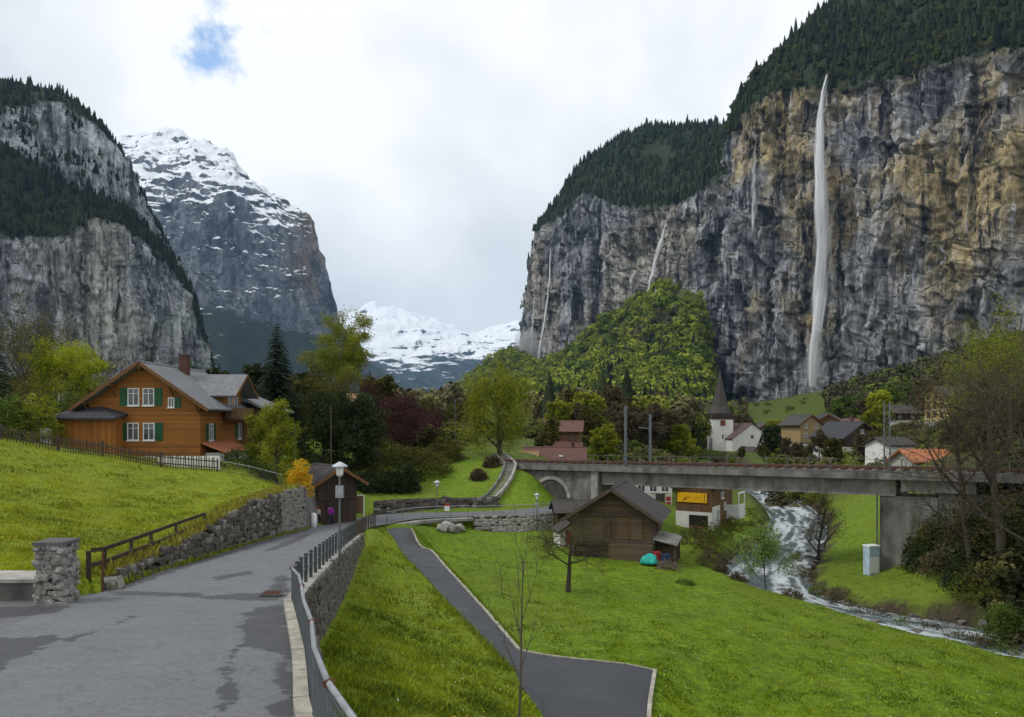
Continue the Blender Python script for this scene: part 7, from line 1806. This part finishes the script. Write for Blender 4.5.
pts = scatter(950, 540, 745, 190, 600, lambda px, d: (d > 300) | (px < 700)); h = rng.uniform(6, 13, len(pts)); k = rng.uniform(size=len(pts))
wood('woodland', pts[k < .5], h[k < .5], BROAD_N, leafmat('wood_mid_brown', (0.060, 0.056, 0.028), (0.170, 0.155, 0.062)), 'brown spring woodland behind the church below the apron', .9, 33)
wood('woodland', pts[(k >= .5) & (k < .85)], h[(k >= .5) & (k < .85)], BROAD_N, leafmat('wood_mid_green', (0.060, 0.080, 0.012), (0.190, 0.210, 0.024)), 'green spring woodland behind the church below the apron', .9, 34)
wood('woodland', pts[k >= .85], h[k >= .85] * 1.5, CONI, PINE_FAR, 'dark spruces among the woodland behind the church', .9, 35)
pts = scatter(700, -120, 470, 230, 1300, None); h = rng.uniform(7, 14, len(pts)); k = rng.uniform(size=len(pts))
wood('woodland', pts[k < .6], h[k < .6], BROAD, MAT['wood_mid_brown'], 'brown woodland along the foot of the left wall', .9, 36)
k2 = (k >= .6) & (pts[:, 0] / pts[:, 1] * FPX + CXP < 300)
wood('woodland', pts[k2], h[k2] * 1.5, CONI, PINE_FAR, 'dark spruces along the foot of the left wall', .9, 37)

# undergrowth that nobody could count: behind the viaduct, on the hill and on the dark slope at the right
def under(label, n, px0, px1, d0, d1, h0, h1, mat, seed, keep=None):
    p = scatter(n, px0, px1, d0, d1, keep); wood('undergrowth', p - np.array([0, 0, .4]), rng.uniform(h0, h1, len(p)), BROAD_S, mat, label, 1.3, seed)
_r = np.random.default_rng(12); BROAD_S = [broad_template(_r, 260, .060) for _ in range(4)]
for m_ in BROAD_S: m_[0][:, 2] -= .18
UN_B = leafmat('under_brown', (0.040, 0.036, 0.017), (0.130, 0.116, 0.044)); UN_G = leafmat('under_green', (0.045, 0.062, 0.010), (0.150, 0.170, 0.022)); UN_D = leafmat('under_dark', (0.008, 0.012, 0.005), (0.036, 0.040, 0.014))
gap = lambda px, d: ((d > 112) | (px > 575) | (px < 470)) & ~((px > 470) & (px < 600) & (d < 140) & (d > 98)) & ~((np.abs(px - 735) < 36) & (d < 300))
under('brown brushwood behind the viaduct', 420, 470, 1010, 106, 230, 1.4, 3.4, UN_B, 61, gap)
under('green brushwood behind the viaduct', 420, 470, 1010, 106, 230, 1.4, 3.2, UN_G, 62, gap)
under('brushwood between the trees left of the valley', 420, 180, 470, 96, 240, 1.5, 3.6, UN_B, 63)
under('green brushwood between the trees left of the valley', 300, 180, 470, 96, 240, 1.5, 3.6, UN_G, 64)
under('dark scrub covering the slope at the right edge', 260, 918, 1100, 46, 66, .9, 2.4, UN_D, 65, lambda px, d: (px - 512) / 750 * d > 31.5)
under('brown scrub covering the slope at the right edge', 160, 918, 1100, 46, 66, .9, 2.2, UN_B, 66, lambda px, d: (px - 512) / 750 * d > 31.5)
under('bushes dotted over the pasture below the great waterfall', 150, 735, 850, 270, 640, 2, 6, UN_G, 68, lambda px, d: fbm(np.stack([px / 14, d / 60, 0 * d], 1), 2) > .05)
under('olive brush on the left part of the grassy hill', 70, 355, 415, 77, 90, 1.0, 2.2, UN_G, 67)

# --- grass: blades in tufts over the near meadows
def blades(name, label, n, region, hmin, hmax, mat, seed, d0, d1, px0=-60, px1=1090):
    rng = np.random.default_rng(seed); d = d0 * (d1 / d0) ** (rng.uniform(0, 1, n) ** 1.25); px = rng.uniform(px0, px1, n); x = (px - CXP) / FPX * d; y = d
    m = region(x, y); x, y = x[m], y[m]; z = fast_height(x, y)
    n = len(x); a = rng.uniform(0, 6.28, n); clump = 0.6 + 0.8 * np.clip(fbm(np.stack([x / 1.3, y / 1.3, 0 * x], 1), 3) + .4, 0, 1.2)
    hgt = rng.uniform(hmin, hmax, n) * clump; w = hgt * rng.uniform(.18, .35, n); lx, ly = np.cos(a), np.sin(a); bend = rng.normal(0, .5, (n, 2)) * hgt[:, None]
    V = np.stack([np.stack([x - ly * w, y + lx * w, z - .02], 1), np.stack([x + ly * w, y - lx * w, z - .02], 1), np.stack([x + bend[:, 0], y + bend[:, 1], z + hgt], 1)], 1).reshape(-1, 3)
    me = mesh_np(name, V, np.arange(len(V)).reshape(-1, 3)); tn = np.clip(.5 + .7 * fbm(np.stack([x / 3, y / 3, 0 * x + 4], 1), 3) + rng.normal(0, .25, n), 0, 1); attr(me, 'tint', np.repeat(tn, 3))
    return tag(link(name, me, mat), label, kind='stuff')
pathpoly = np.vstack([np.array(PATH_L)[:, :2] + [-.1, 0], [(0.9, 24.2), (1.5, 19), (3.8, 19)], np.array([PLOT[2][:2], PLOT[1][:2]]), np.array(PATH_R)[::-1, :2]])
def free(x, y):
    road = inside(ROAD_POLY, x, y) | inside(PAVE_POLY, x, y); dr, pr = pdist(RIV, x, y); hw = np.interp(pr, np.arange(len(RIV)), RIV[:, 2]); dre, _ = pdist(RE_s, x, y)
    return ~(road | inside(pathpoly, x, y) | (dr < hw + 1.6) | (dre < .75))
isLf = lambda x, y: inside(L_POLY, x, y)
bankf = lambda x, y: (~isLf(x, y)) & (y < 58) & (x < np.interp(y, [0, 20, 28.7, 60.5], [2.5, 1.4, .1, -10.2]))
GR_L = leaf_mat('grass_yellow', (0.110, 0.135, 0.010), (0.360, 0.380, 0.020), .3); GR_B = leaf_mat('grass_bank', (0.085, 0.125, 0.010), (0.285, 0.345, 0.018), .3); GR_M = leaf_mat('grass_green', (0.058, 0.104, 0.005), (0.225, 0.300, 0.010), .3)
blades('grass', 'yellow-green meadow grass above the stone wall', 120000, lambda x, y: free(x, y) & isLf(x, y), .05, .13, GR_L, 51, 21, 60, -60, 420)
blades('grass', 'tufty grass on the bank between lane and footpath', 140000, lambda x, y: free(x, y) & bankf(x, y), .06, .17, GR_B, 52, 8, 58, 280, 640)
blades('grass', 'short green grass of the wide meadow by the stream', 260000, lambda x, y: free(x, y) & ~isLf(x, y) & ~bankf(x, y), .04, .10, GR_M, 53, 20, 100, 360, 1090)
# longer dry grass hanging over the wall heads and growing at the edges of lane and path
def edge_grass(label, line, n, w0, w1, hmin, hmax, mat, seed):
    rng = np.random.default_rng(seed); line = np.array(line, float); s = np.concatenate([[0], np.cumsum(np.linalg.norm(np.diff(line, axis=0), axis=1))]); q = rng.uniform(0, s[-1], n)
    p = np.stack([np.interp(q, s, line[:, i]) for i in range(3)], 1); p[:, 0] += rng.uniform(w0, w1, n); h = rng.uniform(hmin, hmax, n) * (0.5 + rng.uniform(0, 1, n) ** 2); a = rng.uniform(0, 6.28, n); w = h * .16
    p[:, 2] += rng.normal(0, .03, n); b = rng.normal(0, .35, (n, 2)) * h[:, None]
    V = np.stack([p + np.stack([-np.sin(a) * w, np.cos(a) * w, 0 * w], 1), p + np.stack([np.sin(a) * w, -np.cos(a) * w, 0 * w], 1), p + np.stack([b[:, 0], b[:, 1], h], 1)], 1).reshape(-1, 3)
    me = mesh_np('grass', V, np.arange(len(V)).reshape(-1, 3)); attr(me, 'tint', np.repeat(rng.uniform(0, 1, n), 3)); return tag(link('grass', me, mat), label, kind='stuff')
GR_DRY = leaf_mat('grass_dry', (0.120, 0.110, 0.020), (0.360, 0.330, 0.060), .3)
edge_grass('dry grass hanging over the head of the dry-stone wall', [(x, y, z) for x, y, z in wtp], 9000, -1.0, .02, .10, .34, GR_DRY, 71)
edge_grass('grass along the head of the dry-stone wall', [(x, y, z) for x, y, z in wtp], 9000, -1.1, -.1, .08, .26, GR_L, 72)
edge_grass('weeds at the foot of the dry-stone wall', [(x + .22, y, float(road_z(y))) for x, y, z in wb], 1800, -.1, .12, .05, .22, GR_B, 73)
edge_grass('grass creeping over the upper edge of the footpath', [(p[0], p[1], p[2] + .03) for p in PATH_L], 5000, -.35, .10, .06, .2, GR_B, 74)
edge_grass('grass creeping over the kerb of the footpath', [(p[0], p[1], p[2] + .03) for p in PATH_R], 4000, .0, .3, .05, .16, GR_M, 75)
# dandelions and daisies in the grass
def flowers(label, n, region, px0, px1, d0, d1, c, seed):
    rng = np.random.default_rng(seed); d = d0 * (d1 / d0) ** rng.uniform(0, 1, n); px = rng.uniform(px0, px1, n); x = (px - CXP) / FPX * d; m = region(x, d) & (fbm(np.stack([x / 3, d / 3, 0 * x + seed], 1), 2) + rng.normal(0, .3, n) > .1); x, y = x[m], d[m]; z = fast_height(x, y) + .09
    k = len(x); s = rng.uniform(.010, .022, k); V = np.stack([np.stack([x - s, y, z - s * .5], 1), np.stack([x, y - s, z], 1), np.stack([x + s, y, z + s * .3], 1), np.stack([x, y + s, z + s * .6], 1)], 1).reshape(-1, 3)
    return tag(link('flowers', mesh_np('flowers', V, np.arange(len(V)).reshape(-1, 4)), simple('petal_%d' % seed, c, .7, .1)), label, kind='stuff')
flowers('yellow dandelions dotted over the meadow above the stone wall', 2600, lambda x, y: free(x, y) & isLf(x, y), -60, 420, 22, 55, (.75, .55, .02), 81)
flowers('yellow dandelions dotted over the wide meadow', 2600, lambda x, y: free(x, y) & ~isLf(x, y), 330, 1090, 14, 70, (.7, .6, .05), 82)
flowers('small white daisies dotted over the wide meadow', 900, lambda x, y: free(x, y) & ~isLf(x, y), 330, 1090, 14, 60, (.75, .75, .72), 83)

# ------------------------------------------------------------------ waterfalls
t = NT('falling_water').world()
t.color((0.90, 0.91, 0.92)).rough(0.8)
n1 = t.noise((0.9, 0.9, 0.045), 4, 0.65); n2 = t.noise((0.25, 0.25, 0.03), 3, 0.6)
al = t.math('MULTIPLY', t.attr('tint'), t.ramp(t.math('MULTIPLY', n1, t.math('ADD', n2, 0.5)), [(0.26, 0.5), (0.46, 1.0)]))
tp = t.n('ShaderNodeBsdfTransparent'); mx = t.n('ShaderNodeMixShader'); ts = t.n('ShaderNodeBsdfTranslucent'); ts.inputs[0].default_value = (0.9, 0.91, 0.92, 1)
m2 = t.n('ShaderNodeMixShader'); m2.inputs[0].default_value = 0.4
t.l(t.b.outputs[0], m2.inputs[1]); t.l(ts.outputs[0], m2.inputs[2])
t.l(al, mx.inputs[0]); t.l(tp.outputs[0], mx.inputs[1]); t.l(m2.outputs[0], mx.inputs[2]); t.l(mx.outputs[0], t.out.inputs[0])
FALL = t.m
def rock_depth(R, px, py, near=500):
    f = R.reshape(-1, 3); qx = f[:, 0] / f[:, 1] * FPX + CXP; qy = HZP - f[:, 2] / f[:, 1] * FPX
    dd = (qx - px) ** 2 + (qy - py) ** 2; k = np.argpartition(dd, near)[:near]; return f[k, 1].min()
def waterfall(label, R, path, widths, n, seed, off=3.0, alpha=0.5, smooth=True, lens=(.12, .5)):
    """strands of falling water, each a slim ribbon dropping along the path; widths in pixels at the path stations"""
    rng = np.random.default_rng(seed); path = np.array(path, float); tt = np.linspace(0, 1, len(path))
    dep = np.array([rock_depth(R, *p) for p in path]) - off
    if smooth: dep = np.minimum.accumulate(dep)
    M = 60; q = np.linspace(0, 1, M); cx = np.interp(q, tt, path[:, 0]); cy = np.interp(q, tt, path[:, 1]); cd = np.interp(q, tt, dep); wd = np.interp(q, tt, widths)
    V = []; F = []; T = []; o = 0
    for k in range(n):
        L = rng.uniform(*lens); a = rng.uniform(-.1, 1 - L * .6); i0, i1 = int(np.clip(a, 0, 1) * (M - 1)), int(np.clip(a + L, 0, 1) * (M - 1))
        if i1 - i0 < 3: continue
        s = np.clip(rng.normal(.05, .36), -1.2, 1.3); w0 = rng.uniform(.35, 1.1); idx = np.arange(i0, i1 + 1); m = len(idx)
        px = cx[idx] + s * wd[idx] * (.45 + .10 * np.sin(idx * .5 + 7 * s)) + .7 * np.sin(idx * .3 + k) * (wd[idx] / 12) + 1.2 * fbm(np.stack([idx * .09, 0 * idx + s * 2, 0 * idx + 3.0], 1), 2); d = cd[idx] + rng.uniform(-2.2, 2.2)
        x = (px - CXP) / FPX * d; z = (HZP - cy[idx]) / FPX * d; f = np.sin(np.linspace(0, math.pi, m)) ** .6; w = w0 * (.35 + .65 * f) * np.clip(wd[idx] / 10, .3, 1.3)
        w = w * 1.5; dy = rng.normal(-.8, .35) * w; g = rng.uniform(.4, 1) * alpha * (1.1 - .45 * abs(s))
        V.append(np.concatenate([np.stack([x - w, d - dy, z], 1), np.stack([x, d, z], 1), np.stack([x + w, d + dy, z], 1)])); T.append(np.concatenate([0 * f, f, 0 * f]) * g)
        i = np.arange(m - 1) + o
        for c in (0, m): F.append(np.stack([i + c, i + c + m, i + c + m + 1, i + c + 1], 1))
        o += 3 * m
    me = mesh_np('waterfall', np.vstack(V), np.vstack(F)); attr(me, 'tint', np.concatenate(T))
    return tag(link('waterfall', me, FALL), label, kind='structure')
waterfall('tall white waterfall plunging free from the rim of the great cliff', RR, [(827, 74), (823, 92), (820, 120), (819, 165), (821, 205), (822, 245), (819, 290), (816, 330), (813, 365), (812, 388)], [2, 3.5, 6, 9, 11.5, 12, 11, 10, 9.5, 9], 900, 1, 6.0, 1.0)
waterfall('soft veil of spray drifting round the tall waterfall', RR, [(822, 110), (820, 165), (823, 205), (824, 245), (821, 290), (817, 330), (814, 365), (812, 388)], [6, 16, 22, 24, 22, 22, 24, 28], 240, 11, 6.0, .16)
waterfall('thin distant waterfall at the end of the forested shoulder', RH, [(551, 248), (549, 280), (546, 310), (541, 340), (538, 362)], [2, 3.5, 4, 4, 5], 110, 2, 4.0, 1.0)
waterfall('slanting cascade running down the shoulder above the woods', RH, [(666, 222), (661, 240), (655, 262), (650, 280), (648, 292)], [2.5, 5, 6, 6, 6], 130, 3, 4.0, .95)
waterfall('faint wet veil on the rock left of the great waterfall', RR, [(756, 140), (754, 170), (753, 200), (752, 235)], [4, 7, 8, 8], 60, 4, 2.5, .22)
waterfall('faint far fall beside the mist at the end of the shoulder', RH, [(534, 300), (532, 330), (531, 362)], [2, 4, 5], 60, 5, 5.0, .8)
waterfall('thin thread of water on the left rock wall', RL, [(57, 255), (58, 290), (63, 318), (66, 350)], [1.5, 2, 2.5, 2.5], 26, 6, 2.5, .55)
# spray drifting off the far fall
def spray(label, px, py, d, r, dens, seed):
    bm = bmesh.new(); bmesh.ops.create_icosphere(bm, subdivisions=4, radius=1); co = np.array([v.co for v in bm.verts]); k = 1 + .45 * fbm(co * 1.4 + seed, 3)
    for v, s in zip(bm.verts, k): v.co = Vector((v.co.x * r[0] * s, v.co.y * r[1] * s, v.co.z * r[2] * s))
    me = bpy.data.meshes.new('mist'); bm.to_mesh(me); bm.free()
    m = bpy.data.materials.new('mist'); m.use_nodes = True; m.node_tree.nodes.clear(); o_ = m.node_tree.nodes.new('ShaderNodeOutputMaterial'); v_ = m.node_tree.nodes.new('ShaderNodeVolumePrincipled')
    v_.inputs['Color'].default_value = (.97, .98, 1, 1); v_.inputs['Density'].default_value = dens; m.node_tree.links.new(v_.outputs[0], o_.inputs['Volume'])
    return tag(link('mist', me, m, None, P(px, py, d)), label, kind='stuff')
spray('puff of white spray at the foot of the far falls', 528, 346, 1500, (24, 30, 34), .03, 3)
spray('thin spray round the foot of the great waterfall', 814, 374, 690, (14, 14, 22), .008, 5)
